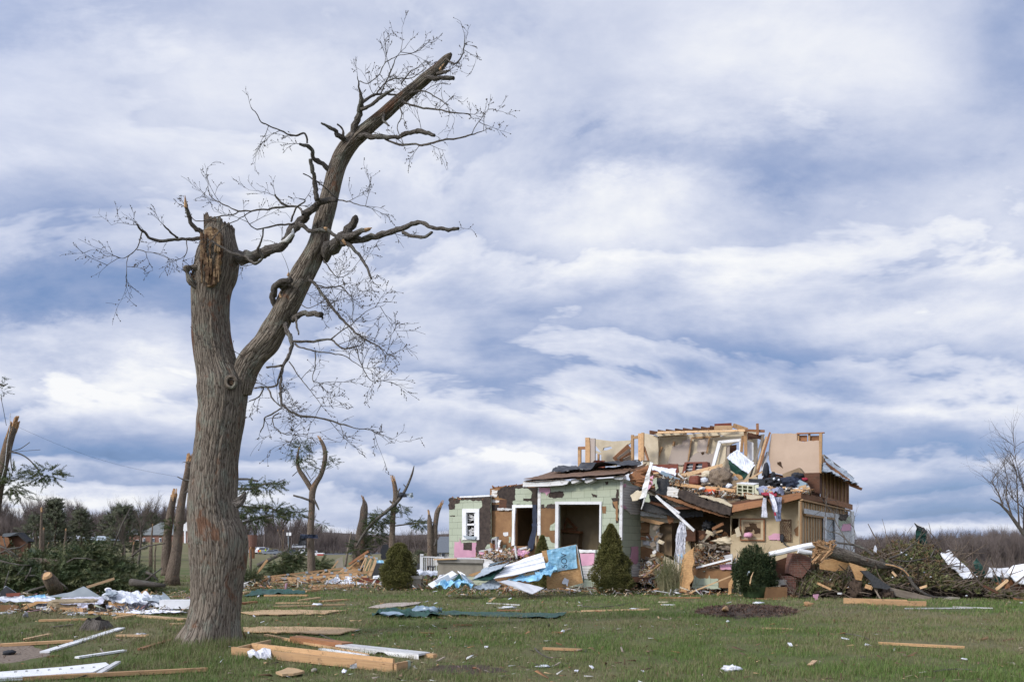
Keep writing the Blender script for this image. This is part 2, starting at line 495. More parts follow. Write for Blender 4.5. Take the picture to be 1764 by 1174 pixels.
class MB:
 def __init__(s): s.v = []; s.f = []; s.uv = []
 def add(s, pts, faces, uvs):
  k = len(s.v); s.v.extend(Vector(p) for p in pts)
  for f, u in zip(faces, uvs): s.f.append([k + i for i in f]); s.uv.append(u)
  return s
 def quad(s, a, b, c, d, u=None):
  return s.add([a, b, c, d], [(0,1,2,3)], [u or [(0,0),(1,0),(1,1),(0,1)]])
 def box(s, c, size, rz=0, rot=None):
  m = rot or Matrix.Rotation(rz, 3, 'Z')
  x, y, z = Vector(size) / 2
  return s._hex([Vector(c) + m @ Vector((sx * x, sy * y, sz * z)) for sz in (-1,1) for sx, sy in ((-1,-1),(1,-1),(1,1),(-1,1))])
 def _hex(s, p):
  L = (p[1] - p[0]).length; W = (p[3] - p[0]).length; T = (p[4] - p[0]).length
  fs = [(0,3,2,1),(4,5,6,7),(0,1,5,4),(2,3,7,6),(1,2,6,5),(3,0,4,7)]
  us = [[(0,0),(0, W),(L, W),(L, 0)], [(0,0),(L, 0),(L, W),(0, W)], [(0,0),(L, 0),(L, T),(0, T)],
    [(L, 0),(0,0),(0, T),(L, T)], [(0,0),(W, 0),(W, T),(0, T)], [(0,0),(W, 0),(W, T),(0, T)]]
  return s.add(p, fs, us)
 def beam(s, a, b, w, h, up=Vector((0,0,1)), tear=0.0, roll=0.0):
  """a board from a to b: w across, h along 'up'; tear splinters its ends"""
  a, b = Vector(a), Vector(b)
  d = (b - a).normalized()
  if abs(d.dot(up)) > .98: up = Vector((0,1,0))
  sd = d.cross(up).normalized(); u2 = sd.cross(d).normalized()
  if roll:
   m = Matrix.Rotation(roll, 3, d); sd = m @ sd; u2 = m @ u2
  if not tear:
   return s._hex([q + sd * (i * w / 2) + u2 * (j * h / 2) for j in (-1,1) for q, i in ((a, -1),(b, -1),(b, 1),(a, 1))])
  n = 4
  for k in range(n):
   t0, t1 = tear * random.random(), tear * random.random()
   lo = -w / 2 + w * k / n; hi = lo + w / n
   s._hex([q + sd * i + u2 * (j * h / 2) for j in (-1,1) for q, i in ((a + d * t0, lo),(b - d * t1 * 1.0, lo),(b - d * t1 * .4, hi),(a + d * t0 * .4, hi))])
  return s
 def tube(s, pts, rad, n=8, lump=0.0, cap=True, seed=0, jag=0.0, flare=0.0, fine=0.0, ang0=0.0, ang1=2 * math.pi, rough_uv=1.0):
  pts = [Vector(p) for p in pts]
  full = abs(ang1 - ang0 - 2 * math.pi) < 1e-6
  m = n if full else n + 1
  dirs = []
  for i in range(len(pts)):
   a = pts[max(0, i - 1)]; b = pts[min(len(pts) - 1, i + 1)]
   dirs.append((b - a).normalized() if (b - a).length > 1e-9 else Vector((0,0,1)))
  ref = Vector((0,1,0)) if abs(dirs[0].y) < .9 else Vector((1,0,0))
  x = dirs[0].cross(ref).normalized(); rings = []; L = 0; k0 = len(s.v); Ls = []
  rm = max(.004, sum(rad) / len(rad))
  for i, (p, r) in enumerate(zip(pts, rad)):
   d = dirs[i]
   x = (x - d * x.dot(d))
   x = x.normalized() if x.length > 1e-6 else d.orthogonal().normalized()
   y = d.cross(x)
   if i: L += (p - pts[i - 1]).length
   Ls.append(L)
   for j in range(m):
    a = ang0 + (ang1 - ang0) * j / n
    q = x * math.cos(a) + y * math.sin(a)
    rr = r
    if lump: rr *= 1 + lump * noise.noise(Vector((math.cos(a) * 1.3 + seed, math.sin(a) * 1.3, L / rm * .35)))
    if flare and L < flare:
     t = 1 - L / flare
     rr *= 1 + t * t * (.10 + .36 * max(0, math.sin(a * 4 + seed + .8 * math.sin(a * 2))))
    if fine: rr += fine * noise.noise(Vector((math.cos(a) * 9 * rm / .4, math.sin(a) * 9 * rm / .4, L * 1.6 + seed))) + fine * .6 * noise.noise(Vector((math.cos(a) * 22, math.sin(a) * 22, L * 4)))
    off = d * (jag * r * noise.noise(Vector((math.cos(a) * 2.5 + seed, math.sin(a) * 2.5,7)))) * (1 if i == len(pts) - 1 else 0)
    s.v.append(p + q * rr + off)
  for i in range(len(pts) - 1):
   for j in range(n):
    j2 = (j + 1) % m if full else j + 1
    s.f.append([k0 + i * m + j, k0 + i * m + j2, k0 + (i + 1) * m + j2, k0 + (i + 1) * m + j])
    u0 = j / n * 2 * math.pi * rm; u1 = (j + 1) / n * 2 * math.pi * rm
    s.uv.append([(u0, Ls[i]),(u1, Ls[i]),(u1, Ls[i + 1]),(u0, Ls[i + 1])])
  if cap and full:
   s.f.append([k0 + j for j in range(n)][::-1]); s.uv.append([(math.cos(j), math.sin(j)) for j in range(n)])
   s.f.append([k0 + (len(pts) - 1) * m + j for j in range(n)]); s.uv.append([(math.cos(j), math.sin(j)) for j in range(n)])
  return s
 def prism(s, pts, depth, holes=(), udir=None):
  """outline in 3-D pushed back along depth; holes are outlines too"""
  loops = [[Vector(p) for p in pts]] + [[Vector(p) for p in h] for h in holes]
  tri = geometry.tessellate_polygon(loops)
  flat = [p for l in loops for p in l]
  nrm = Vector((0,0,0))
  l0 = loops[0]
  for i in range(len(l0)): nrm += l0[i].cross(l0[(i + 1) % len(l0)])
  nrm.normalize()
  if udir is None:
   udir = Vector((0,0,1)).cross(nrm)
   if udir.length < .2: udir = Vector((1,0,0))
  udir = udir.normalized(); vd = nrm.cross(udir).normalized()
  if vd.z < 0: vd = -vd
  uv = lambda p: (p.dot(udir), p.dot(vd))
  k = len(s.v); n = len(flat); depth = Vector(depth)
  s.v.extend(flat); s.v.extend(p + depth for p in flat)
  for t in tri:
   s.f.append([k + i for i in t]); s.uv.append([uv(flat[i]) for i in t])
   s.f.append([k + n + i for i in reversed(t)]); s.uv.append([uv(flat[i]) for i in reversed(t)])
  o = 0; T = depth.length
  for l in loops:
   m = len(l); run = 0
   for i in range(m):
    j = (i + 1) % m; q = (l[j] - l[i]).length
    s.f.append([k + o + i, k + o + j, k + n + o + j, k + n + o + i]); s.uv.append([(run, 0),(run + q, 0),(run + q, T),(run, T)])
    run += q
   o += m
  return s
 def sheet(s, c, nu=12, nv=8, amp=.1, seed=0, freq=2.0, th=.01, edge=.25, fold=0.0):
  """a crumpled sheet over four corners"""
  c = [Vector(p) for p in c]
  nr = (c[1] - c[0]).cross(c[3] - c[0]).normalized()
  if nr.z < 0: nr = -nr
  for layer in (0,1):
   k = len(s.v)
   for i in range(nu + 1):
    for j in range(nv + 1):
     a, b = i / nu, j / nv
     e = edge * amp
     p = (c[0] * (1 - a) + c[1] * a) * (1 - b) + (c[3] * (1 - a) + c[2] * a) * b
     q = p * freq + Vector((seed * 3.7, seed * 1.3, seed))
     h = abs(noise.noise(q)) * 1.2 + .5 * abs(noise.noise(q * 2.3)) + .25 * noise.noise(q * 5.1)
     w = Vector((noise.noise(q * .9 + Vector((9,0,0))), noise.noise(q * .9 + Vector((0,9,0))),0)) * e * 3
     if fold: h += fold * math.sin(a * 22 + 3 * noise.noise(q)) * .5
     s.v.append(p + w + nr * (h * amp) - nr * (th * layer))
   for i in range(nu):
    for j in range(nv):
     x = k + i * (nv + 1) + j
     f = [x, x + 1, x + nv + 2, x + nv + 1]
     s.f.append(f if layer else f[::-1]); s.uv.append([(0,0),(0,.1),(.1,.1),(.1,0)])
  return s
 def build(s, name, m, parent=None, smooth=False, fix=True, label=None):
  me = bpy.data.meshes.new(name)
  if parent is not None: org = root_of(parent).location.copy()
  else:
   xs = [v.x for v in s.v]; ys = [v.y for v in s.v]; zs = [v.z for v in s.v]
   org = Vector(((min(xs) + max(xs)) / 2,(min(ys) + max(ys)) / 2, min(zs)))
  me.from_pydata([v - org for v in s.v], [], s.f)
  uvl = me.uv_layers.new(name='UVMap')
  uvl.data.foreach_set('uv', [c for u in s.uv for p in u for c in p])
  if fix:
   bm = bmesh.new(); bm.from_mesh(me); bmesh.ops.recalc_face_normals(bm, faces=bm.faces); bm.to_mesh(me); bm.free()
  if smooth: me.polygons.foreach_set('use_smooth', [True] * len(me.polygons))
  me.materials.append(MATS[m])
  o = bpy.data.objects.new(name, me); COL.objects.link(o)
  if parent is not None: o.parent = parent
  else: o.location = org
  if label: o['label'] = label
  return o


def tag(o, label=None, cat=None, group=None, kind=None):
 if label: o['label'] = label
 if cat: o['category'] = cat
 if group: o['group'] = group
 if kind: o['kind'] = kind
 return o


def thing(name, label, cat, loc, group=None):
 o = bpy.data.objects.new(name, None); COL.objects.link(o); o.location = loc; o.empty_display_size = .2
 return tag(o, label, cat, group)


def copy_tree(o, parent=None):
 c = o.copy(); COL.objects.link(c); c.parent = parent
 for ch in list(o.children): copy_tree(ch, c)
 return c


def npobj(name, V, Fc, m, parent=None, uv=None, org=None):
 """a big mesh from arrays: V n x 3, Fc k x 3 or k x 4, uv one pair per vertex"""
 if org is None: org = np.array(root_of(parent).location) if parent is not None else np.array([V[:, 0].mean(), V[:, 1].mean(), V[:, 2].min()])
 me = bpy.data.meshes.new(name)
 n, k, q = len(V), len(Fc), Fc.shape[1]
 me.vertices.add(n); me.vertices.foreach_set('co', (V - org).astype(np.float32).ravel())
 me.loops.add(k * q); me.loops.foreach_set('vertex_index', Fc.astype(np.int32).ravel())
 me.polygons.add(k); me.polygons.foreach_set('loop_start', np.arange(0, k * q, q, dtype=np.int32))
 me.polygons.foreach_set('loop_total', np.full(k, q, dtype=np.int32))
 me.update(calc_edges=True)
 if uv is not None:
  l = me.uv_layers.new(name='UVMap'); l.data.foreach_set('uv', uv[Fc.ravel()].astype(np.float32).ravel())
 me.materials.append(MATS[m])
 me.validate()
 o = bpy.data.objects.new(name, me); COL.objects.link(o)
 if parent is not None: o.parent = parent
 else: o.location = Vector(org)
 return o


def scatter(name, tv, tf, pos, rot, scl, m, parent=None, seed=1):
 """copies of one small template as ONE mesh (leaves of a crown, blades of grass)"""
 rs = np.random.RandomState(seed)
 N = len(pos); n = len(tv)
 V = np.einsum('nij,kj->nki', rot, tv) * np.asarray(scl).reshape(N, 1,1) + pos[:, None, :]
 Fc = (tf[None] + (np.arange(N) * n)[:, None, None]).reshape(-1, tf.shape[1])
 uv = np.repeat(rs.rand(N, 2), n, axis=0)
 return npobj(name, V.reshape(-1,3), Fc, m, parent, uv)


def rots(dirs, rs, jit=0.0):
 """rotation matrices whose z axis follows dirs, random spin"""
 d = dirs + rs.randn(*dirs.shape) * jit
 d /= np.linalg.norm(d, axis=1, keepdims=True)
 r = rs.randn(*dirs.shape)
 x = np.cross(r, d); x /= np.linalg.norm(x, axis=1, keepdims=True)
 y = np.cross(d, x)
 return np.stack([x, y, d], axis=2)


def jag(pts, step=6.0, amp=1.5, seed=1):
 """tear the outline of a polygon drawn in picture units"""
 rs = random.Random(seed); out = []
 n = len(pts)
 for i in range(n):
  a, b = pts[i], pts[(i + 1) % n]
  L = math.hypot(b[0] - a[0], b[1] - a[1]); k = max(1, int(L / step))
  out.append(a)
  for j in range(1, k):
   t = j / k
   out.append((a[0] + (b[0] - a[0]) * t + rs.uniform(-amp, amp), a[1] + (b[1] - a[1]) * t + rs.uniform(-amp, amp)))
 return out


def place(c, pts, w): return [w(*px(c, p)) for p in pts]


def normal(p3):
 n = Vector((0,0,0))
 for i in range(len(p3)): n += p3[i].cross(p3[(i + 1) % len(p3)])
 n.normalize()
 if n.dot(p3[0] - Vector((0,0, H))) < 0: n = -n
 return n


def slab(c, pts, w, th, mb=None, jg=None, seed=1, holes=()):
 """flat piece standing on a plane of the place, th thick away from the viewer"""
 if jg: pts = jag(pts, jg[0], jg[1], seed)
 p3 = place(c, pts, w); n = normal(p3)
 return (mb or MB()).prism(p3, n * th, [place(c, h, w) for h in holes])


def part(name, m, parent, c, pts, w, th=.02, jg=None, seed=1, holes=(), label=None):
 return slab(c, pts, w, th, None, jg, seed, holes).build(name, m, parent, label=label)


def flat_piece(name, label, cat, m, c, pts, w, th=.02, jg=None, seed=1, group=None):
 return tag(slab(c, pts, w, th, None, jg, seed).build(name, m), label, cat, group)


def lying(name, label, cat, m, c, pts, th=.02, jg=None, seed=1, group=None, dz=.03):
 """a flat piece lying on the lawn"""
 if jg: pts = jag(pts, jg[0], jg[1], seed)
 p3 = [G(*px(c, p), dz=dz) for p in pts]
 return tag(MB().prism(p3, Vector((0,0, th))).build(name, m), label, cat, group)


def gboard(name, label, cat, m, c, a, b, w=.10, h=.04, group=None, tear=.0, dz=.0, za=0, zb=0):
 """a board on the ground between two points seen in the picture"""
 A = G(*px(c, a)); B = G(*px(c, b))
 A.z += h / 2 + dz + za; B.z += h / 2 + dz + zb
 mb = MB().beam(A, B, w, h, tear=tear)
 return tag(mb.build(name, m), label, cat, group)


def rboard(name, label, cat, m, c, a, b, wa, wb=None, w=.09, h=.04, group=None, tear=.0, roll=0.0):
 """a board in the air between two picture points on given planes"""
 A = wa(*px(c, a)); B = (wb or wa)(*px(c, b))
 return tag(MB().beam(A, B, w, h, tear=tear, roll=roll).build(name, m), label, cat, group)

# ================================================================== THE GROUND
def build_ground():
 xs = np.concatenate([np.linspace(-3000,-120,14), np.linspace(-100,-30,29), np.linspace(-29,29,117), np.linspace(30,100,29), np.linspace(120,3000,14)])
 ys = np.concatenate([np.linspace(-600,-8,8), np.linspace(-5,60,131), np.linspace(62,200,50), np.linspace(230,4200,20)])
 V = np.array([(x, y, gz(x, y)) for y in ys for x in xs])
 nx = len(xs); F4 = []
 for j in range(len(ys) - 1):
  for i in range(nx - 1):
   k = j * nx + i; F4.append((k, k + 1, k + nx + 1, k + nx))
 o = npobj('ground', V, np.array(F4), 'lawn_ground', None, V[:, :2].copy(), org=np.zeros(3))
 o.data.polygons.foreach_set('use_smooth', [True] * len(o.data.polygons))
 tag(o, kind='structure')


def build_grass():
 rs = np.random.RandomState(3)
 pos = []
 def field(y0, y1, n, clump):
  y = y0 + (y1 - y0) * rs.rand(n)
  x = (rs.rand(n) * 2 - 1) * (y * .66 + 1.0)
  m = np.array([noise.noise(Vector((a * .9, c * .9,1))) + .5 * noise.noise(Vector((a * 4, c * 4,1))) for a, c in zip(x, y)])
  keep = rs.rand(n) < np.clip(.75 + m, .25,1)
  return x[keep], y[keep], m[keep]
 allV = []; allF = []; allU = []; base = 0
 for y0, y1, n, hgt, wid, per in ((9.0,14,26000,.060,.0045,7),(14,20,26000,.065,.007,5),(20,30,30000,.07,.012,3),(30,52,30000,.08,.02,3)):
  x, y, m = field(y0, y1, n, per)
  # bare spots: the gravel edge at the left and the patch by the beams
  N = len(x)
  z = np.array([gz(a, c) for a, c in zip(x, y)])
  x = np.repeat(x, per) + rs.randn(N * per) * .035; y = np.repeat(y, per) + rs.randn(N * per) * .035
  z = np.repeat(z, per); mm = np.repeat(m, per)
  bare = (np.hypot(x + 8.0,(y - 13.2)) < .0)
  gpx = CX + F * x / y; gpy = HY + F * H / y
  e1 = ((gpx + 5) / 95.0) ** 2 + ((gpy - 1124) / 20.0) ** 2 < 1
  e2 = (((gpx - 800) / 75.0) ** 2 + ((gpy - 1153) / 9.0) ** 2 < 1) & (rs.rand(len(x)) < .8)
  e3 = ((gpx - 1286) / 92.0) ** 2 + ((gpy - 1054) / 11.0) ** 2 < 1
  ok = ~(e1 | e2 | e3)
  x, y, z, mm = x[ok], y[ok], z[ok], mm[ok]
  K = len(x)
  a = rs.rand(K) * 6.283; lean = rs.rand(K) * .9
  h = hgt * (.5 + .8 * rs.rand(K)) * (1 + .7 * np.clip(mm, -.5,.9)) * (1 + 1.3 * np.exp(-(((gpx[ok] - 345) / 95) ** 2 + ((gpy[ok] - 1122) / 26) ** 2)))
  d = np.stack([np.cos(a), np.sin(a), np.zeros(K)], 1); s = np.stack([-np.sin(a), np.cos(a), np.zeros(K)], 1)
  b = np.stack([x, y, z - .005], 1)
  w = (wid * (.7 + .6 * rs.rand(K)))[:, None]
  hh = h[:, None]; up = np.array([0,0,1.0])
  v0 = b - s * w / 2; v1 = b + s * w / 2
  mid = b + up * hh * .6 + d * hh * lean[:, None] * .3
  v2 = mid + s * w * .35; v3 = mid - s * w * .35
  tip = b + up * hh + d * hh * lean[:, None]
  v4 = tip + s * w * .06; v5 = tip - s * w * .06
  V = np.stack([v0, v1, v2, v3, v4, v5], 1).reshape(-1,3)
  f = np.array([[0,1,2,3], [3,2,4,5]])
  Fc = (f[None] + (np.arange(K) * 6)[:, None, None]).reshape(-1,4) + base
  allV.append(V); allF.append(Fc); allU.append(np.repeat(rs.rand(K, 2),6, axis=0)); base += len(V)
 o = npobj('grass', np.concatenate(allV), np.concatenate(allF), 'grass_blade', None, np.concatenate(allU), org=np.zeros(3))
 tag(o, 'short green and straw coloured grass blades of the lawn', 'grass', kind='stuff')


def disc_patch(name, m, cx_, cy_, rx, ry, z, lump, label, cat, kind='structure', seed=0, n=60, dome=.0):
 """an irregular patch on the lawn given in picture units"""
 mb = MB(); c = G(cx_, cy_)
 rings = 6
 pts = [c + Vector((0,0, z + dome))]
 for r in range(1, rings + 1):
  for i in range(n):
   a = 2 * math.pi * i / n
   q = r / rings * (1 + lump * noise.noise(Vector((math.cos(a) * 2, math.sin(a) * 2, seed))))
   p = G(cx_ + rx * q * math.cos(a), cy_ + ry * q * math.sin(a))
   p.z += (z + dome * (1 - (r / rings) ** 2)) if r < rings else -.01
   p.z += .3 * dome * noise.noise(p * 4)
   pts.append(p)
 fs = [(0,1 + i, 1 + (i + 1) % n) for i in range(n)]
 for r in range(rings - 1):
  for i in range(n):
   a = 1 + r * n + i; b = 1 + r * n + (i + 1) % n
   fs.append((a, b, b + n, a + n))
 mb.add(pts, fs, [[(0,0)] * len(f) for f in fs])
 o = mb.build(name, m, smooth=True)
 return tag(o, label, cat, kind=kind)


build_ground()
build_grass()
disc_patch('gravel_patch', 'gravel_grey', -5,1124,95,20,.012,.35, None, None)
disc_patch('bare_soil', 'soil', 800,1153,72,9,.008,.6, None, None, seed=3)
disc_patch('parking_lot', 'asphalt', 520,955.6,170,1.2,.05,.1, None, None, seed=5)


def litter(name, label, cat, m, n, f, size, seed, flat_=.25):
 rs = np.random.RandomState(seed)
 pos = np.array([tuple(f(rs)) for _ in range(n)])
 tv = np.array([(-.5,-.11,0),(.6,-.05,.06),(.45,.08,.02),(-.42,.09,.07),(-.5,-.11,.03),(.6,-.05,.09),(.45,.08,.05),(-.42,.09,.10)]) ; tf = np.array([[0,3,2,1], [4,5,6,7], [0,1,5,4], [1,2,6,5], [2,3,7,6], [3,0,4,7]])
 dr = rs.randn(n, 3) * flat_; dr[:, 2] += 1
 sc_ = np.exp(rs.randn(n) * .6) * size
 tag(scatter(name, tv, tf, pos, rots(dr, rs), sc_, m, None, seed), label, cat, kind='stuff')


def lawn_pt(rs):
 y = 1012 + 162 * rs.rand() ** 1.8; x = -10 + 1780 * rs.rand() if rs.rand() < .55 else 380 + 640 * rs.rand()
 p = G(x, y, .03); return (p.x, p.y, p.z)
litter('lawn_litter', 'fine splinters and shreds scattered all over the lawn', 'litter', 'rubble_bits', 1500, lawn_pt, .055,5)
litter('dead_leaves', 'small brown dead leaves strewn through the grass', 'leaves', 'dead_leaf', 4200, lambda rs: (lambda p: (p.x, p.y, p.z))(G(-10 + 1780 * rs.rand(),1014 + 160 * rs.rand() ** 1.5,.035)),.034,6,.5)
bed = disc_patch('mulch_bed', 'soil', 1286,1054,90,11,.03,.25, 'ring of dark brown mulch in the lawn before the bush', 'mulch bed', None, 4, dome=.10)

# ================================================================== THE GREAT BROKEN TREE
TY = 14.2


def smooth_path(pts, k=6):
 """Catmull-Rom through tuples of any length"""
 out = []; n = len(pts)
 for i in range(n - 1):
  p0, p1, p2, p3 = pts[max(0, i - 1)], pts[i], pts[i + 1], pts[min(n - 1, i + 2)]
  for j in range(k):
   t = j / k
   out.append(tuple(.5 * ((2 * b) + (c - a) * t + (2 * a - 5 * b + 4 * c - d) * t * t + (-a + 3 * b - 3 * c + d) * t ** 3) for a, b, c, d in zip(p0, p1, p2, p3)))
 out.append(pts[-1])
 return out


def limb_pts(c, pts, dy0=0.0, dy1=0.0, k=6, Y=TY):
 """(x, y, width) in picture units -> centres and radii, leaning out of the picture plane by dy0..dy1 metres"""
 sc = CROPS[c][2]
 q = [(px(c, p)[0], px(c, p)[1], p[2] * sc) for p in pts]
 q = smooth_path(q, k) if k > 1 else q
 n = len(q); P3 = []; Rd = []
 for i, (x, y, w) in enumerate(q):
  yy = Y + dy0 + (dy1 - dy0) * i / max(1, n - 1); r = max(.0035, w / 2 / F * yy)
  kn = Vector((noise.noise(Vector((x * .11, y * .11,1))), noise.noise(Vector((x * .11, y * .11,5))), noise.noise(Vector((x * .11, y * .11,9))))) * (r * .42 + .014) * (1 if 0 < i else 0)
  P3.append(P(x, y, yy) + kn); Rd.append(r * (1 + .22 * noise.noise(Vector((x * .2, y * .2,3)))))
 return P3, Rd


def twig_grow(mb, p, d, L, r, depth, rs, droop=0.0, buds=True):
 pts = [p]; rad = [r]; n = 4; dd = d.copy()
 for i in range(n):
  dd = (dd + Vector((rs.gauss(0,.15), rs.gauss(0,.15), rs.gauss(0,.15) + droop))).normalized()
  pts.append(pts[-1] + dd * (L / n)); rad.append(r * (1 - .75 * (i + 1) / n))
  if depth > 0 and rs.random() < .9:
   sd = (dd * 1.2 + Vector((rs.gauss(0,.7), rs.gauss(0,.5), rs.gauss(0,.7)))).normalized()
   twig_grow(mb, pts[-1], sd, L * rs.uniform(.35,.65), rad[-1] * .75, depth - 1, rs, droop, buds)
 rad = [max(.0022, x) for x in rad]
 mb.tube(pts, rad, 4 if depth < 2 else 5, cap=False)
 if buds and depth == 0:
  for q in pts[1:]:
   if rs.random() < .3: bud(mb, q, rs.uniform(.007,.012))


def bud(mb, c, r):
 v = [c + Vector(o) * r for o in ((1,0,0),(0,1,0),(-1,0,0),(0,-1,0),(0,0,1.3),(0,0,-1.3))]
 fs = [(0,1,4),(1,2,4),(2,3,4),(3,0,4),(1,0,5),(2,1,5),(3,2,5),(0,3,5)]
 mb.add(v, fs, [[(0,0)] * 3] * 8)


def build_oak():
 base = P(362,1108, TY)
 t = thing('broken_oak', 'huge bare broken tree on the lawn with a snapped left stem and leaning right limb', 'tree', (base.x, base.y, gz(base.x, base.y)))
 # trunk and left stem from their left and right outlines
 edges = [(1122,312,412),(1105,316,413),(1085,322,413),(1069,325,413),(1034,331,415),(999,332,417),(970,331,421),(947,330,424),
    (929,328,424),(912,327,418),(895,326,412),(860,326,408),(825,330,408),(790,334,409),(755,338,414),(720,341,420),
    (700,344,422),(675,343,424),(656,342,421),(632,340,408),(606,336,400),(581,333,396),(555,332,394),(530,331,394),
    (508,331,396),(488,333,400),(470,336,406),(452,338,409),(435,342,411),(418,347,407),(404,351,404),(392,355,402)]
 q = smooth_path([((a + b) / 2, y, b - a) for y, a, b in edges], 5)
 pts = [P(x, y, TY) for x, y, w in q]; rad = [w / 2 / F * TY for x, y, w in q]
 trunk = MB().tube(pts, rad, 110, lump=.07, seed=2.2, jag=.55, flare=.85, fine=.018).build('trunk', 'oak_bark', t, smooth=True)
 # the lumpy burl low on the right
 bl = MB().tube([P(404,985, TY), P(408,960, TY), P(410,935, TY), P(402,905, TY), P(396,885, TY)], [.05,.13,.165,.13,.05], 40, lump=.3, seed=5, fine=.03)
 bl.build('burl', 'oak_bark', trunk, smooth=True)
 # round healed knot
 kc = P(399,658, TY - .36)
 ring = [kc + Vector((math.cos(a) * .085,-.02, math.sin(a) * .10)) for a in [i * math.pi / 12 for i in range(25)]]
 MB().tube(ring, [.032] * 25,10, lump=.3, seed=3).build('knot', 'oak_bark', trunk, smooth=True)
 MB().tube([kc + Vector((0,.06,0)), kc + Vector((0,-.012,0))], [.05,.04], 14, lump=.4).build('knot_shade_plug', 'hole_dark', trunk)  # solid plug, the shade inside the knot is its dark colour
 # rotten wood laid bare on the stem
 ex = [P(388,486, TY - .05), P(372,462, TY - .04), P(370,440, TY), P(372,420, TY), P(377,405, TY), P(380,392, TY)]
 mbx = MB()
 for (poly, s) in (([(338,446),(346,424),(352,396),(362,390),(372,392),(379,400),(382,430),(377,462),(370,486),(358,494),(346,488),(338,470)], 1),):
  mbx.prism([P(x, y, TY - .395 + .0016 * (x - 372) ** 2 * .12) for x, y in jag(poly, 5,2.0,3)], Vector((0,.1,0)))
 ew = mbx.build('exposed_wood', 'rotten_wood', trunk)
 mbs = MB(); rs = random.Random(4)
 for i in range(46):
  x = rs.uniform(346,380); y0 = rs.uniform(396,470); y1 = y0 + rs.uniform(10,34)
  mbs.beam(P(x, y0, TY - .41), P(x + rs.uniform(-5,0), min(y1,490), TY - .40), rs.uniform(.01,.035),.03, tear=.04)
 mbs.build('splinters', 'rotten_wood', ew)
 # the jagged rim
 mbr = MB()
 for i in range(40):
  a = i / 40 * 2 * math.pi; c = P(378,394, TY); rr = .235
  p = c + Vector((math.cos(a) * rr, math.sin(a) * rr * .95,-.12))
  hgt = .16 + .09 * rs.random() + .10 * (1 if math.cos(a) < -.5 else 0) - .05 * math.cos(a)
  mbr.beam(p, p + Vector((rs.gauss(0,.008),0, hgt)),.045,.03, tear=.05)
 mbr.build('torn_rim', 'pine_bark', trunk)
 # the hollow with its curled lip
 hc = P(343,478, TY - .20)
 lip = []
 for i in range(27):
  a = i / 26 * 2 * math.pi
  lip.append(hc + Vector((math.cos(a) * .16 - .05 * math.sin(a),-.07 + .05 * math.cos(a), math.sin(a) * .20 + .04 * math.cos(2 * a))))
 MB().tube(lip, [.045 + .02 * math.sin(i * 1.3) for i in range(27)], 12, lump=.5, seed=8, fine=.012).build('hollow_lip', 'oak_bark', trunk, smooth=True)
 MB().tube([hc + Vector((.02,.12,0)), hc + Vector((0,-.045,0))], [.15,.13], 20, lump=.3, seed=1).build('hollow', 'hole_dark', trunk)  # closed dark plug; the shade of the hollow is put into its colour
 mbh = MB()
 for i in range(16):
  a = rs.random() * 6.28
  p = hc + Vector((math.cos(a) * .1,-.05, math.sin(a) * .12))
  mbh.beam(p, p + Vector((rs.gauss(.04,.06),-.02, rs.gauss(.0,.08))),.03,.02, tear=.02)
 mbh.build('hollow_splinters', 'rotten_wood', trunk)
 # leaning limb
 V1 = [(395,930,105),(405,860,120),(425,800,122),(470,735,122),(528,668,122),(580,585,118),(612,520,116),(652,440,118),(700,350,112),(748,262,106),(785,180,100),(805,100,92),(828,10,86)]
 T1 = [(1035,700,74),(1052,625,70),(1085,545,70),(1130,485,66),(1190,432,58),(1258,375,52),(1322,318,50),(1392,258,47),(1450,210,44),(1503,165,38),(1540,125,26),(1556,106,8)]
 q = [(px('V', p)[0], px('V', p)[1], p[2] * CROPS['V'][2]) for p in V1] + [(px('T', p)[0], px('T', p)[1], p[2] * CROPS['T'][2]) for p in T1]
 q = smooth_path(q, 9); n = len(q); pts = []; rad = []
 for i, (x, y, w) in enumerate(q):
  yy = TY + .05 - .9 * (i / n)
  pts.append(P(x, y, yy)); rad.append(w / 2 / F * yy)
 limb = MB().tube(pts, rad, 64, lump=.12, seed=6.1, fine=.014).build('leaning_limb', 'oak_bark', t, smooth=True)
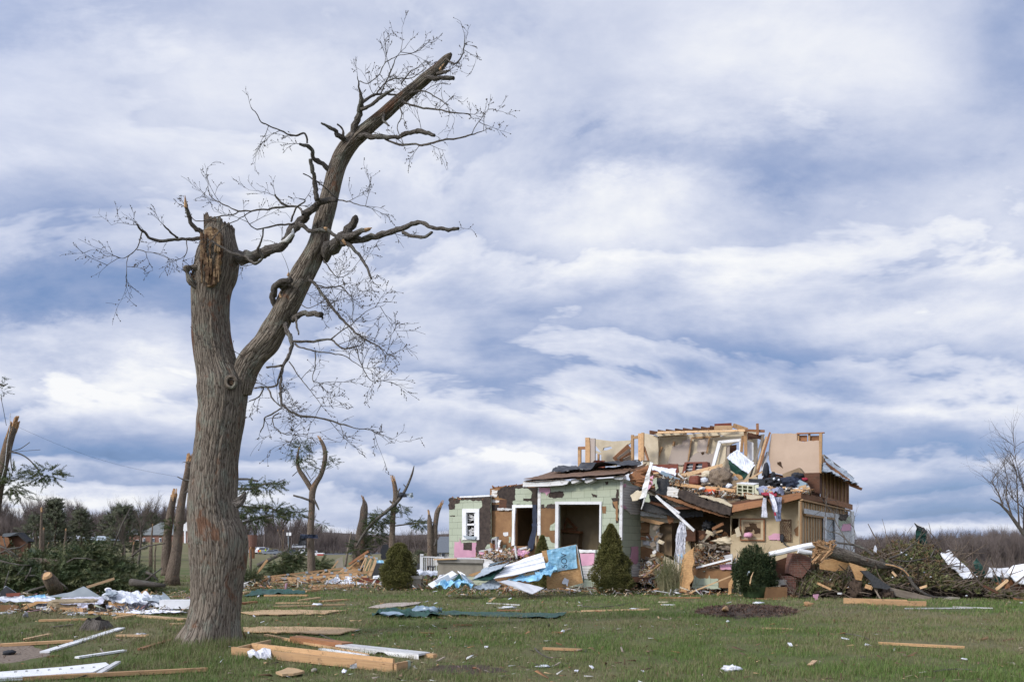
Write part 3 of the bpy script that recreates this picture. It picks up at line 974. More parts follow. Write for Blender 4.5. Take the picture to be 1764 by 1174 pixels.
 br = [
  ('T', [(600,985,70),(660,985,50),(700,985,45),(760,965,42),(810,945,40),(850,900,40),(890,845,38),(940,795,32),(990,752,26),(1060,740,20)], .0,-.9,0),
  ('T', [(975,745,24),(965,680,20),(955,620,18),(942,565,15)], -.9,-1.2,0),
  ('T', [(1028,615,26),(990,580,20),(960,565,18),(955,530,18),(930,505,15),(898,498,10)], -.5,-.9,2),
  ('T', [(930,495,9),(920,455,8),(870,462,7),(800,435,6),(740,408,5),(710,370,4),(688,338,3)], -.8,-1.3,7),
  ('T', [(1105,495,22),(1070,465,20),(1040,435,16),(990,408,7)], -.6,-.9,0),
  ('T', [(1090,475,12),(1085,435,9),(1060,415,6)], -.7,-.8,0),
  ('T', [(1125,480,32),(1145,410,26),(1160,345,25),(1168,315,20),(1155,250,9),(1147,205,3)], -.6,-1.0,3),
  ('T', [(1165,350,16),(1215,325,14),(1260,290,14),(1305,262,9)], -.8,-1.1,3),
  ('T', [(1172,320,13),(1210,290,11),(1260,283,9),(1340,287,7)], -.8,-.6,6),
  ('T', [(1150,470,26),(1190,462,22),(1240,468,19),(1310,470,18),(1370,455,18),(1415,443,19),(1480,460,14)], -.6,-1.2,2),
  ('T', [(1265,475,9),(1330,500,9),(1400,500,9),(1450,505,9),(1500,485,8),(1580,475,7),(1640,460,6),(1705,438,2)], -.8,-1.6,6),
  ('T', [(1640,458,4),(1670,410,3),(1700,370,3),(1715,348,2)], -1.5,-1.7,4),
  ('T', [(1450,215,24),(1510,212,19),(1565,215,16)], -.8,-1.0,3),
  ('T', [(1495,195,16),(1525,184,14),(1547,179,8)], -.8,-1.0,3),
  ('T', [(1340,310,14),(1370,326,9),(1420,340,8),(1500,350,7),(1560,362,6),(1635,368,3)], -.7,-1.3,8),
  ('T', [(1360,285,12),(1430,272,7),(1480,290,5),(1540,330,3)], -.7,-1.2,9),
  ('T', [(1250,285,7),(1262,250,6),(1300,170,5),(1320,120,3),(1360,75,2)], -.8,-1.0,6),
  ('T', [(1340,240,6),(1365,200,5),(1405,168,3)], -.7,-1.1,5),
  ('T', [(1230,285,7),(1262,240,5),(1310,215,5),(1380,212,4),(1440,175,3)], -.8,-.3,6),
  ('T', [(1155,228,4),(1195,235,4),(1245,195,4),(1265,150,4),(1320,118,3),(1390,105,3),(1445,70,2)], -.9,-1.2,7),
  ('T', [(1535,130,8),(1570,150,6),(1600,120,5),(1610,80,4),(1615,30,3)], -.9,-1.2,8),
  ('T', [(1330,320,7),(1340,380,5),(1320,430,4),(1350,500,3)], -.6,-1.4,4),
  ('T', [(1270,350,14),(1262,395,12),(1288,418,7)], -.6,-1.1,0),
  ('T', [(1000,985,50),(1035,955,60),(1065,925,52),(1100,895,42),(1120,858,32),(1145,820,26)], -.4,-.9,0),
  ('T', [(1090,905,28),(1150,885,26),(1200,866,12)], -.8,-1.2,0),
  ('T', [(1090,930,34),(1125,915,30),(1180,910,27),(1260,892,25),(1340,868,21),(1385,848,20),(1430,840,18),(1470,860,17),(1530,870,16),(1587,866,12)], -.7,-1.6,3),
  ('T', [(1345,882,15),(1400,900,14),(1440,900,13),(1472,883,10)], -1.2,-1.5,0),
  ('T', [(1060,910,18),(1110,935,16),(1140,965,14),(1165,990,13),(1190,1040,11),(1208,1080,10)], -.7,-1.3,6),
  ('T', [(900,840,20),(920,862,19),(950,878,17),(1010,872,15),(1040,890,15),(1100,935,12)], -1.0,-1.2,1),
  ('T', [(912,805,12),(895,775,9),(840,770,9),(760,780,8),(640,790,6),(560,755,5),(518,735,4),(505,700,3),(497,662,2)], -.9,-.2,7),
  ('T', [(640,788,6),(600,808,5),(550,812,5),(500,828,4),(440,830,4),(412,780,3),(375,762,2)], -.4,-.1,5),
  ('T', [(700,785,5),(640,820,4),(570,860,4),(520,910,3)], -.4,-.6,4),
  ('T', [(848,770,9),(810,745,9),(788,716,6)], -.9,-1.0,3),
  ('T', [(875,845,9),(800,850,8),(710,868,6),(668,830,4),(655,800,3)], -.9,-1.3,5),
  ('T', [(860,835,9),(885,775,8),(920,745,6),(895,735,3)], -.9,-1.2,4),
  ('T', [(740,868,8),(732,920,8),(716,960,12),(736,992,12),(700,1018,13),(660,985,11),(600,972,11),(520,920,9)], -1.0,-.5,2),
  ('T', [(478,885,22),(430,850,18),(408,790,17),(402,760,15)], .0,-.3,1),
  ('T', [(478,908,18),(400,912,13),(330,917,13),(260,915,12),(225,885,11),(192,848,8)], .0,-.6,6),
  ('T', [(368,905,10),(338,880,9),(308,853,6)], -.3,-.6,3),
  ('T', [(215,870,6),(205,920,5),(185,960,4),(145,990,3),(105,998,2),(62,1024,2)], -.5,-.7,7),
  ('T', [(192,958,4),(240,968,3),(290,975,2),(325,992,2)], -.6,-.9,5),
  ('T', [(175,968,4),(150,1000,3),(145,1075,2)], -.6,-.9,4),
  ('T', [(405,915,5),(410,960,4),(390,1005,2)], -.3,-.6,5),
  ('T', [(1060,740,7),(1110,748,5),(1160,765,4),(1215,770,2)], -.8,-1.2,8),
  ('T', [(995,665,5),(960,655,5),(915,628,5)], -.8,-1.1,0),
  ('T', [(1060,735,6),(1010,690,6),(975,662,5)], -.8,-1.0,0),
  ('V', [(590,500,34),(562,470,32),(562,420,32),(588,375,28),(652,354,24)], -.2,-.6,1),
  ('V', [(600,400,26),(630,375,24),(655,362,20)], -.4,-.6,2),
  ('V', [(655,560,30),(700,532,28),(745,530,28),(798,532,26)], -.2,-.9,0),
  ('V', [(735,360,20),(765,375,16),(830,460,15),(900,550,13),(960,605,11),(1010,650,9),(1100,700,5),(1125,740,3)], -.3,-1.5,12),
  ('V', [(620,560,26),(628,610,24),(652,660,21),(640,740,17),(607,800,15),(598,900,14),(607,985,13),(680,1040,12),(800,1055,10),(900,1085,8),(980,1108,5),(1065,1112,3)], -.2,-1.7,14),
  ('V', [(655,672,14),(740,670,13),(850,660,10),(905,702,9),(950,700,8),(985,690,7)], -.7,-1.2,6),
  ('V', [(980,700,6),(1000,770,5),(1050,865,4),(1110,865,3),(1190,860,2)], -1.2,-1.6,7),
  ('V', [(855,655,8),(900,620,6),(960,580,5),(1040,510,3),(1110,490,2)], -1.0,-1.6,8),
  ('V', [(605,790,12),(570,796,11),(528,797,10)], -.9,-.7,0),
  ('V', [(598,820,11),(585,860,10),(573,892,10),(510,900,8),(468,902,7)], -.9,-.5,4),
  ('V', [(508,903,8),(490,945,7),(440,972,6)], -.6,-.4,3),
  ('V', [(535,900,9),(550,945,8),(575,980,7),(604,995,6)], -.7,-1.1,6),
  ('V', [(602,1008,8),(560,1030,8),(520,1055,7),(512,1090,6),(495,1128,5)], -1.0,-.7,3),
  ('V', [(590,1030,7),(558,1050,6),(560,1090,5),(600,1130,4),(650,1140,4),(712,1145,2)], -1.1,-1.4,8),
  ('V', [(675,545,14),(680,590,11),(692,632,9)], -.5,-.9,0),
  ('V', [(670,680,10),(700,700,8),(780,718,7),(860,730,6),(930,745,5),(1010,800,3),(1060,800,2)], -.8,-1.3,8),
  ('V', [(772,720,7),(770,790,5),(760,865,4),(800,880,2)], -.9,-1.2,5),
  ('V', [(770,380,8),(830,395,7),(910,395,6),(955,450,4)], -.4,-1.0,10),
  ('V', [(700,480,6),(740,500,4),(800,470,3)], -.4,-.9,8),
  ('V', [(640,770,6),(700,860,5),(760,930,4),(800,990,2)], -1.0,-1.4,8),
  ('V', [(420,752,6),(390,735,4),(370,722,3)], -.2,-.3,2),
  ('V', [(815,250,7),(850,310,6),(890,345,4),(940,330,3)], -.4,-1.0,6),
 ]
 for bi, (c, pts, d0, d1, tw) in enumerate(br):
  P3, Rd = limb_pts(c, pts, d0, d1,5)
  w0 = max(Rd)
  nsd = 14 if w0 > .07 else 9 if w0 > .03 else 6
  b = MB().tube(P3, Rd, nsd, lump=.28, seed=bi * 1.7, fine=.006 if w0 > .05 else 0).build('branch', 'branch_bark', t, smooth=True)
  if tw:
   rs = random.Random(100 + bi); mb = MB(); n = len(P3)
   for k in range(int(tw * (.62 if c == 'V' else .42) + .5)):
    i = min(n - 1, int(n * (1 - .72 * rs.random() ** 1.3)))
    i = max(1, i)
    d = (P3[i] - P3[i - 1]).normalized()
    d = (d * .9 + Vector((rs.gauss(0,.7), rs.gauss(0,.6), rs.gauss(.05,.7)))).normalized()
    twig_grow(mb, P3[i], d, rs.uniform(.2,.55) * (1.25 if c == 'V' else 1),.0055,2, rs)
   d = (P3[-1] - P3[-3]).normalized()
   if Rd[-1] < .03: twig_grow(mb, P3[-1], d, .22,.004,1, rs)
   mb.build('twigs', 'branch_bark', b, fix=False)
 # pale splintered ends
 for (c, a, b, w, dy) in (('T', (403,775),(400,722),14,-.3),('T', (1180,872),(1212,862),14,-1.3),('T', (1505,178),(1526,148),10,-1.1),('T', (1005,868),(1018,862),14,-1.35),('V', (598,448),(592,424),12,-.5),('T', (1085,915),(1100,938),12,-1.3),('V', (634,338),(638,318),12,-.6)):
  A = P(*px(c, a), TY + dy); B = P(*px(c, b), TY + dy)
  MB().tube([A, A.lerp(B, .5), B], [w * CROPS[c][2] / 2 / F * TY, w * CROPS[c][2] / 2.4 / F * TY, .004], 7, lump=.6).build('torn_end', 'broken_wood', limb)
 # the loose slab of split bark hanging on the big branch
 MB().tube([P(*px('T', (812,925)), TY - .75), P(*px('T', (840,918)), TY - .8), P(*px('T', (868,888)), TY - .85), P(*px('T', (870,866)), TY - .85)], [.012,.035,.03,.01], 8).build('bark_flap', 'white_timber', t)


build_oak()

# ================================================================== THE WRECKED HOUSE
def build_house():
 o = HS(8,5,0)
 h = thing('wrecked_house', 'pale green two storey house torn open by a storm, its roof gone and rooms exposed', 'house', (o.x, o.y, 0))
 F0, F2, F3 = FR(0), FR(.25), FR(.5)

 def low(c, x, d, z=-.1):            # picture x -> point at height z on the front plane d
  p = FR(d)(px(c, (x, 0))[0], HY); return Vector((p.x, p.y, z))

 def wall3(name, m, c, top, d, th=.14, z0=-.1, holes=(), seed=1, jg=(9,3), label=None):
  """wall from a torn top edge down to the ground"""
  tp = []
  for i in range(len(top) - 1):
   seg = jag([top[i], top[i + 1]], jg[0] * 3, jg[1], seed + i)
   k = next(j for j, q in enumerate(seg) if q == top[i + 1]); tp += seg[:k]
  tp.append(top[-1])
  w = FR(d)
  p3 = place(c, tp, w) + [low(c, top[-1][0], d, z0), low(c, top[0][0], d, z0)]
  return MB().prism(p3, Vector((VV.x, VV.y, 0)) * th, [place(c, q, w) for q in holes]).build(name, m, h, label=label)

 def frame(name, parent, c, rect, w, t, wd, m='white_paint', off=.05):
  """a frame of four casings around rect = x0, y0, x1, y1 (picture units), wd wide in picture units"""
  x0, y0, x1, y1 = rect; mb = MB()
  for poly in ([(x0 - wd, y0 - wd),(x1 + wd, y0 - wd),(x1 + wd, y0),(x0 - wd, y0)], [(x0 - wd, y1),(x1 + wd, y1),(x1 + wd, y1 + wd * .8),(x0 - wd, y1 + wd * .8)],
      [(x0 - wd, y0),(x0, y0),(x0, y1),(x0 - wd, y1)], [(x1, y0),(x1 + wd, y0),(x1 + wd, y1),(x1, y1)]):
   slab(c, poly, w, t, mb)
  return mb.build(name, m, parent)

 # --- left wing
 wa = wall3('wing_wall', 'green_siding', 'A', [(152,350),(235,345),(300,352),(400,340),(470,335)], 0, holes=[[(283,462),(355,462),(355,655),(283,655)]])
 Fm = FR(-.012)
 part('tar_paper', 'tar_paper', wa, 'A', [(150,352),(236,346),(300,346),(400,338),(474,334),(474,812),(360,812),(365,690),(378,640),(378,440),(404,420),(405,372),(290,366),(236,362),(232,388),(194,395),(193,436),(150,436)], Fm, .01,(14,6),4)
 part('tar_scrap', 'tar_paper', wa, 'A', [(160,484),(196,484),(196,492),(160,492)], Fm, .01,(8,3))
 part('foam_board', 'pink_foam', wa, 'A', [(192,690),(232,688),(236,660),(246,700),(362,692),(358,812),(190,812)], FR(-.03),.02,(16,4),2)
 part('stain', 'tar_paper', wa, 'A', [(262,694),(330,694),(328,758),(262,752)], FR(-.035),.004,(20,3), label='faded square of dark paper on the pink foam')
 win = frame('window', wa, 'A', (283,462,355,650), FR(-.05),.12,30)
 mb = MB()
 slab('A', [(283,548),(355,548),(355,562),(283,562)], FR(.0),.05, mb)
 slab('A', [(283,462),(291,462),(291,650),(283,650)], FR(.0),.05, mb); slab('A', [(347,462),(355,462),(355,650),(347,650)], FR(.0),.05, mb)
 mb.build('sash', 'white_paint', win)
 mb = MB(); rs = random.Random(5)
 for i in range(30):
  x = rs.uniform(288,352); y = rs.uniform(470,640)
  a = FR(.12)(*px('A', (x - 24, y))); b = FR(.14)(*px('A', (x + 24, y + rs.uniform(-22,22))))
  a.x = max(a.x, FR(.12)(*px('A', (286, y))).x)
  mb.beam(a, b, .012,.035, roll=rs.uniform(-.6,.6))
 mb.build('broken_blinds', 'white_timber', win, fix=False)
 slab('A', [(258,640),(362,648),(352,672),(280,664)], FR(-.12),.03).build('sill_rubbish', 'metal_sheet', win)
 part('wall_cap', 'white_timber', wa, 'A', [(232,336),(300,332),(468,325),(470,336),(330,344),(236,346)], FR(-.03),.25)
 def torn_edge(c, line, d, n, sd, par):
  mb = MB(); rs = random.Random(sd)
  for i in range(n):
   t = rs.random() * (len(line) - 1); k = int(t); t -= k
   x = line[k][0] + (line[k + 1][0] - line[k][0]) * t; y = line[k][1] + (line[k + 1][1] - line[k][1]) * t
   L_ = rs.uniform(8,46); a = rs.gauss(0,.35) if rs.random() < .6 else rs.uniform(.6,2.4)
   mb.beam(FR(d + rs.uniform(-.05,.4))(*px(c, (x, y + 4))), FR(d + rs.uniform(-.05,.4))(*px(c, (x + L_ * math.cos(a), y + 3 - L_ * .5 * math.sin(a)))), rs.uniform(.02,.06), rs.uniform(.03,.10), tear=.08, roll=rs.uniform(-.8,.8))
  return mb.build('torn_edge', 'old_timber', par, fix=False)
 torn_edge('A', [(150,350),(300,350),(470,336)], .0,26,3, wa)
 # --- centre bay between wing and porch gable, its wall is stripped to the boards
 wb = wall3('bay_wall', 'brown_board', 'A', [(470,275),(530,272),(575,258),(640,255),(720,245),(740,225),(850,225)], .25,
    holes=[[(672,425),(832,425),(832,722),(672,722)]], seed=3)
 part('tar_paper', 'tar_paper', wb, 'A', [(530,290),(575,262),(640,258),(720,246),(745,262),(845,268),(846,430),(800,425),(798,402),(742,400),(650,400),(640,430),(600,430),(598,360),(540,348)], FR(.235),.01,(14,6),8)
 part('green_siding', 'green_siding', wb, 'A', [(666,275),(765,275),(800,310),(790,350),(730,350),(728,372),(796,376),(798,402),(650,400),(648,372),(670,365)], FR(.215),.015,(14,5),9)
 part('green_siding', 'green_siding', wb, 'A', [(640,425),(648,425),(645,700),(640,700)], FR(.215),.015)
 part('tar_scrap', 'tar_paper', wb, 'A', [(484,402),(540,402),(538,446),(486,446)], FR(.235),.01,(14,4),3)
 part('lath', 'dark_timber', wb, 'A', [(545,360),(600,362),(600,430),(540,430)], FR(.232),.01,(14,4),3)
 for y0, y1, x0, x1 in ((286,312,482,530),(318,340,482,528),(364,382,482,545)):
  part('white_panel', 'white_siding', wb, 'A', [(x0, y0),(x1, y0 + 2),(x1 - 6, y1),(x0, y1)], FR(.22),.02,(12,4), y0)
 part('white_panel', 'white_timber', wb, 'A', [(527,425),(640,432),(642,442),(560,446),(527,444)], FR(.15),.06,(14,4),3)
 part('patch', 'white_paint', wb, 'A', [(572,616),(610,614),(612,640),(586,646),(572,636)], FR(.235),.01,(12,3),3)
 part('patch', 'green_paint', wb, 'A', [(572,714),(596,712),(590,756),(570,752)], FR(.235),.01,(12,3),3)
 part('patch', 'green_paint', wb, 'A', [(616,650),(634,654),(630,690),(618,700)], FR(.235),.01,(12,3),4)
 torn_edge('A', [(474,274),(575,258),(720,244),(760,225)], .25,34,4, wb)
 door = slab('A', [(642,402),(800,402),(800,422),(668,424),(660,560),(660,716),(636,722),(644,560)], FR(.18),.10).build('door_frame', 'white_paint', wb)
 part('corner_post', 'white_timber', h, 'A', [(842,262),(864,262),(862,640),(838,640)], FR(-.02),.16)
 part('hanging_membrane', 'navy_cloth', wb, 'A', [(800,400),(832,402),(836,500),(830,600),(808,740),(790,762),(756,752),(766,690),(796,600),(800,500)], FR(.12),.03,(20,5),3)
 # --- porch gable with the big opening
 wc = wall3('gable_wall', 'green_siding', 'A', [(850,240),(940,225),(1120,215),(1300,200),(1490,190)], 0,
    holes=[[(1005,400),(1325,400),(1325,752),(1005,752)]], seed=5, jg=(9,1))
 part('stripped_board', 'brown_board', wc, 'A', [(864,425),(975,425),(975,700),(945,690),(930,650),(880,640),(864,650)], FR(-.015),.012,(15,5),3)
 part('tar_paper', 'tar_paper', wc, 'A', [(868,400),(890,396),(892,434),(915,400),(975,392),(975,430),(868,428)], FR(-.02),.01,(12,4),4)
 part('tar_paper', 'tar_paper', wc, 'A', [(930,300),(1040,296),(1046,322),(1030,348),(980,350),(925,340)], FR(-.015),.01,(12,5),5)
 part('tar_paper', 'tar_paper', wc, 'A', [(1258,312),(1285,320),(1306,326),(1300,345),(1270,340)], FR(-.015),.01,(9,4),5)
 part('tar_paper', 'tar_paper', wc, 'A', [(1365,222),(1390,220),(1384,245),(1370,244)], FR(-.015),.01,(9,3),5)
 part('tar_paper', 'tar_paper', wc, 'A', [(1452,282),(1470,282),(1470,540),(1450,545),(1452,440),(1424,408),(1424,372),(1412,350),(1450,346)], FR(-.015),.01,(14,5),5)
 part('stripped_board', 'brown_board', wc, 'A', [(1340,412),(1372,412),(1372,468),(1345,466)], FR(-.015),.01,(12,3),5)
 part('stripped_board', 'brown_board', wc, 'A', [(1424,376),(1464,374),(1464,530),(1450,520),(1446,430)], FR(-.022),.006,(12,3),6)
 part('foam_board', 'pink_foam', wc, 'A', [(848,262),(936,268),(938,300),(912,330),(900,310),(880,302),(852,300)], FR(-.03),.015,(12,4),5)
 part('patch', 'green_siding', wc, 'A', [(940,560),(976,535),(976,600),(936,602)], FR(-.03),.015,(12,3),5)
 part('foam_board', 'pink_foam', wc, 'A', [(1168,778),(1284,776),(1280,872),(1180,876)], FR(-.03),.015,(15,3),5)
 part('lower_siding', 'white_siding', wc, 'A', [(1185,876),(1490,870),(1490,975),(1190,975)], FR(-.035),.02)
 part('sill_board', 'white_timber', wc, 'A', [(1160,748),(1290,752),(1290,776),(1165,772)], FR(-.08),.1,(20,4),5)
 mb = MB()
 for poly in ([(975,376),(1338,376),(1338,398),(975,398)], [(978,398),(1003,398),(1000,740),(975,745)], [(1322,398),(1337,398),(1332,700),(1318,690)]):
  slab('A', poly, FR(-.05),.12, mb)
 mb.build('opening_frame', 'white_paint', wc)
 part('corner_board', 'white_timber', wc, 'A', [(1482,205),(1502,200),(1500,420),(1497,676),(1474,676),(1478,420)], FR(-.05),.09)
 # eave: fascia, soffit blocks and rafter tails
 mbf = MB(); slab('A', [(728,220),(900,212),(1040,205),(1085,215),(1070,240),(1030,250),(900,258),(725,262)], FR(-.45),.06, mbf)
 fas = mbf.build('fascia', 'white_timber', h)
 for q in ([(1102,205),(1160,198),(1162,220),(1112,238),(1102,232)], [(1208,196),(1268,190),(1275,214),(1222,234),(1208,228)], [(1430,184),(1500,170),(1506,200),(1488,206),(1440,204)]):
  slab('A', q, FR(-.42),.35).build('rafter_end', 'white_timber', fas)
 # porch roof
 e0, e1 = FR(-.55)(*px('A', (730,212))), FR(-.55)(*px('A', (1520,165)))
 t0, t1 = FR(2.6)(*px('A', (945,150))), FR(2.6)(*px('A', (1640,92)))
 roof = MB(); nrs = 14
 roof.sheet([e0, e1, t1, t0], 30,10,.07,3,1.1,.09,.3); roof.build('porch_roof', 'brown_shingle', h)
 bm_ = MB(); m0, m1 = FR(1.0)(*px('A', (935,165))), FR(.9)(*px('A', (1630,95)))
 n0, n1 = FR(3.0)(*px('A', (985,118))), FR(3.0)(*px('A', (1640,68)))
 bm_.sheet([m0, m1, n1, n0], 50,14,.26,9,.9,.02,.5, fold=.12)
 bm_.build('roof_membrane', 'black_membrane', h, smooth=True)
 # --- inside of the front rooms: back walls, ceiling, floor, all real
 mb = MB(); L = lambda s, d, z: HS(s, d, z)
 def wallseg(s0, d0, s1, d1, z0, z1, m, name, th=.12, lab=None):
  a, b_ = L(s0, d0, z0), L(s1, d1, z0); n = (b_ - a).cross(Vector((0,0,1))).normalized() * th
  up = Vector((0,0, z1 - z0))
  return MB().prism([a, b_, b_ + up, a + up], n).build(name, m, h, label=lab)
 smax = (C0 - Vector((FR(0)(*px('A', (130,0))).x, FR(0)(*px('A', (130,0))).y))).length
 sC = (C0 - Vector((FR(0)(*px('A', (1490,0))).x, FR(0)(*px('A', (1490,0))).y))).length
 sB = (C0 - Vector((FR(0)(*px('A', (850,0))).x, FR(0)(*px('A', (850,0))).y))).length
 sA = (C0 - Vector((FR(0)(*px('A', (470,0))).x, FR(0)(*px('A', (470,0))).y))).length
 wallseg(smax - .07,.15, smax - .07,9.4,-.1,4.0, 'green_siding', 'end_wall')
 wallseg(smax, 9.5,.2,9.5,-.1,3.7, 'green_siding', 'back_wall')
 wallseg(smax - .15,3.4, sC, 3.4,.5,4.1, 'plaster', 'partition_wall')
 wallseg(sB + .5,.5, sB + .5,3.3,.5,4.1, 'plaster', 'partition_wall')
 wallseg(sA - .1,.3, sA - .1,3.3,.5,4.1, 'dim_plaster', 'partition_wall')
 MB().prism([L(smax - .1,.2,.55), L(.1,.6,.55), L(.1,9.4,.55), L(smax - .1,9.4,.55)], Vector((0,0,-.2))).build('floor_slab', 'dark_timber', h)
 MB().prism([L(smax - .1,.2,4.02), L(sA - .1,.3,4.02), L(sA - .1,3.3,4.02), L(smax - .1,3.3,4.02)], Vector((0,0,.05))).build('wing_ceiling', 'dim_plaster', h)
 MB().prism([L(sA - .2,.45,3.95), L(sC + .15,.2,4.2), L(sC + .15,3.3,4.2), L(sA - .2,3.3,3.95)], Vector((0,0,.05))).build('porch_ceiling', 'dim_plaster', h)
 # furniture seen dimly in the big opening: shelf and pediment stay part of the room
 mant = part('mantel', 'old_timber', h, 'A', [(1003,590),(1168,606),(1168,625),(1003,612)], FR(2.6),.35)
 part('pediment', 'old_timber', mant, 'A', [(1066,495),(1150,580),(1140,600),(1030,592)], FR(2.9),.05, holes=[[(1070,530),(1122,580),(1052,582)]])
 part('chimney_breast', 'dim_plaster', mant, 'A', [(1016,625),(1160,628),(1150,760),(1010,760)], FR(2.8),.4)
 part('doorway', 'hole_dark', mant, 'A', [(1212,470),(1290,478),(1290,752),(1204,752)], FR(3.3),.02)  # dark sheet before the partition, painted shade in place of an opening
 # --- the short return wall right of the gable
 Sw = SD(sC)
 def retp(name, m, pts, off=0, th=.12, jg=None, seed=1):
  w = SD(sC - off)
  if jg: pts = jag(pts, jg[0], jg[1], seed)
  return MB().prism(place('D', pts, w), Vector((-UU.x, -UU.y, 0)) * -th * -1).build(name, m, h)
 a = Sw(*px('D', (60,0))); b_ = Sw(*px('D', (250,0)))
 r0, r1 = L(sC, .0,-.1), L(sC, 2.0,-.1); zt = 4.55
 ret = MB().prism([r0, r1, Vector((r1.x, r1.y, zt)), Vector((r0.x, r0.y, zt + .1))], Vector((-UU.x, -UU.y, 0)) * .12).build('return_wall', 'green_siding', h)
 def rp(name, m, pts, off, th=.02, jg=(16,5), seed=1):
  return MB().prism(place('D', jag(pts, jg[0], jg[1], seed), SD(sC - off)), Vector((-UU.x, -UU.y, 0)) * th).build(name, m, ret)
 rp('white_siding', 'white_siding', [(64,-20),(100,-30),(252,-10),(250,262),(160,270),(128,230),(70,200)], .04,.03)
 rp('white_siding', 'white_siding', [(165,770),(248,745),(246,950),(170,900)], .04,.03)
 rp('foam_board', 'pink_foam', [(165,592),(232,590),(234,745),(205,772),(135,745),(162,690)], .06,.02)
 rp('foam_board', 'pink_foam', [(66,-40),(112,-45),(105,-10),(66,-6)], .06,.02)
 rp('foam_board', 'pink_foam', [(68,150),(120,205),(110,212),(68,205)], .06,.02)
 # --- torn wall behind, with the doorway
 E = FR(2.0)
 wE = MB()
 wEo = slab('D', [(248,255),(430,262),(640,300),(770,420),(770,1010),(640,1010),(248,960)], E, .12, wE, (18,4),3, holes=[[(438,350),(640,350),(640,760),(438,660)]]).build('torn_wall', 'cream_board', h)
 Ef = FR(1.96)
 part('brown_board', 'brown_board', wEo, 'D', [(258,350),(340,335),(345,440),(332,486),(258,478)], Ef, .03,(14,5),3)
 part('brown_board', 'brown_board', wEo, 'D', [(250,600),(300,590),(440,650),(490,660),(470,760),(380,850),(300,830),(250,790)], Ef, .03,(16,8),4)
 part('green_siding', 'green_siding', wEo, 'D', [(248,815),(330,840),(400,870),(490,880),(500,1010),(420,960),(248,960)], Ef, .03,(16,5),4)
 part('white_board', 'white_timber', wEo, 'D', [(275,528),(410,550),(406,588),(280,572)], FR(1.9),.04,(16,3),4)
 part('white_board', 'white_timber', wEo, 'D', [(255,236),(420,262),(600,290),(620,312),(480,305),(250,275)], FR(1.7),.06,(16,4),4)
 part('timber', 'fresh_timber', wEo, 'D', [(255,290),(500,352),(440,372),(255,330)], FR(1.6),.10)
 part('timber', 'old_timber', wEo, 'D', [(515,275),(590,305),(588,345),(545,362),(530,330)], FR(1.5),.05,(14,5),7)
 part('jamb', 'white_paint', wEo, 'D', [(414,350),(436,350),(434,640),(414,632)], FR(1.92),.1)
 part('shutter_door', 'dim_plaster', wEo, 'D', [(440,372),(572,350),(572,690),(440,655)], FR(2.3),.05)
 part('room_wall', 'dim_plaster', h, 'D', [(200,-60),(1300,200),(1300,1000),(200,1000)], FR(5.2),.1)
 part('plaster_pier', 'plaster', h, 'D', [(700,420),(766,440),(762,640),(705,690)], FR(1.85),.1)
 part('siding_scrap', 'green_siding', h, 'D', [(305,760),(330,750),(330,790),(308,790)], FR(1.8),.03,(10,5),7)
 part('siding_scrap', 'green_siding', h, 'D', [(340,742),(390,735),(388,785),(348,785)], FR(1.8),.03,(10,5),8)
 # --- crushed porch roof: dark slabs hanging in front of the dark room
 part('crushed_roof', 'dark_shingle', h, 'D', [(250,90),(320,70),(480,95),(700,210),(880,235),(885,290),(760,290),(640,320),(560,285),(290,232)], FR(1.2),.12,(20,7),3)
 cr = part('crushed_roof', 'tar_paper', h, 'Q', [(550,345),(640,350),(810,420),(960,500),(1160,540),(1285,590),(1265,700),(1160,680),(900,590),(640,500),(540,430)], FR(-.1),.35,(24,7),5)
 part('roof_boards', 'white_siding', cr, 'Q', [(400,300),(470,300),(560,345),(545,460),(390,420)], FR(0.05),.06,(20,6),5)
 part('roof_boards', 'cream_board', cr, 'Q', [(815,425),(960,470),(1170,535),(1285,580),(1290,560),(1150,470),(900,420)], FR(-.13),.3,(20,5),5)
 part('tar_flap', 'dark_shingle', cr, 'Q', [(245,190),(300,180),(415,195),(410,330),(385,420),(235,395),(240,300)], FR(.1),.05,(18,6),6)
 part('ledge_board', 'old_timber', cr, 'Q', [(240,400),(420,430),(660,520),(900,600),(1160,690),(1250,730),(1150,715),(700,580),(450,490)], FR(0.1),.25,(20,6),6)
 part('ledge_board', 'grey_timber', cr, 'Q', [(300,430),(600,550),(700,600),(620,610),(420,530)], FR(.5),.1,(20,8),6)
 part('ledge_board', 'white_siding', cr, 'Q', [(440,510),(560,535),(700,590),(600,612),(460,560)], FR(.7),.05,(20,6),6)
 part('siding_scrap', 'green_siding', cr, 'Q', [(110,390),(140,400),(160,500),(150,520),(75,508)], FR(-.2),.03,(16,5),6)
 part('siding_scrap', 'green_siding', cr, 'Q', [(200,190),(255,175),(250,260),(272,320),(235,355),(222,260),(190,290)], FR(-.1),.03,(16,5),6)
 part('foam_scrap', 'pink_foam', cr, 'Q', [(160,165),(202,145),(195,260),(130,350),(92,330),(120,250)], FR(-.05),.03,(16,5),6)
 # --- floor deck of the upper storey and its edge beams
 dk = [FR(.0)(*px('C', (250,935))), FR(0)(*px('C', (940,812))), L(.0,9.3,3.62), L(7.5,9.3,3.62)]
 zt = 3.72
 deck = MB().prism([L(5.2,.5,3.3), L(3.2,.05,3.32), L(.05,.05,3.66), L(.05,9.3,3.66), L(sC, 9.3,3.9), L(sC, 3.2,3.9), L(sC - .6,1.2,3.7)], Vector((0,0,.10))).build('upper_floor', 'dark_timber', h)
 part('edge_beam', 'old_timber', deck, 'C', [(242,935),(400,905),(558,882),(556,945),(400,975),(240,1010)], FR(-.06),.06)
 part('edge_beam', 'old_timber', deck, 'C', [(600,880),(730,842),(935,806),(940,866),(760,915),(640,940)], FR(-.06),.06)
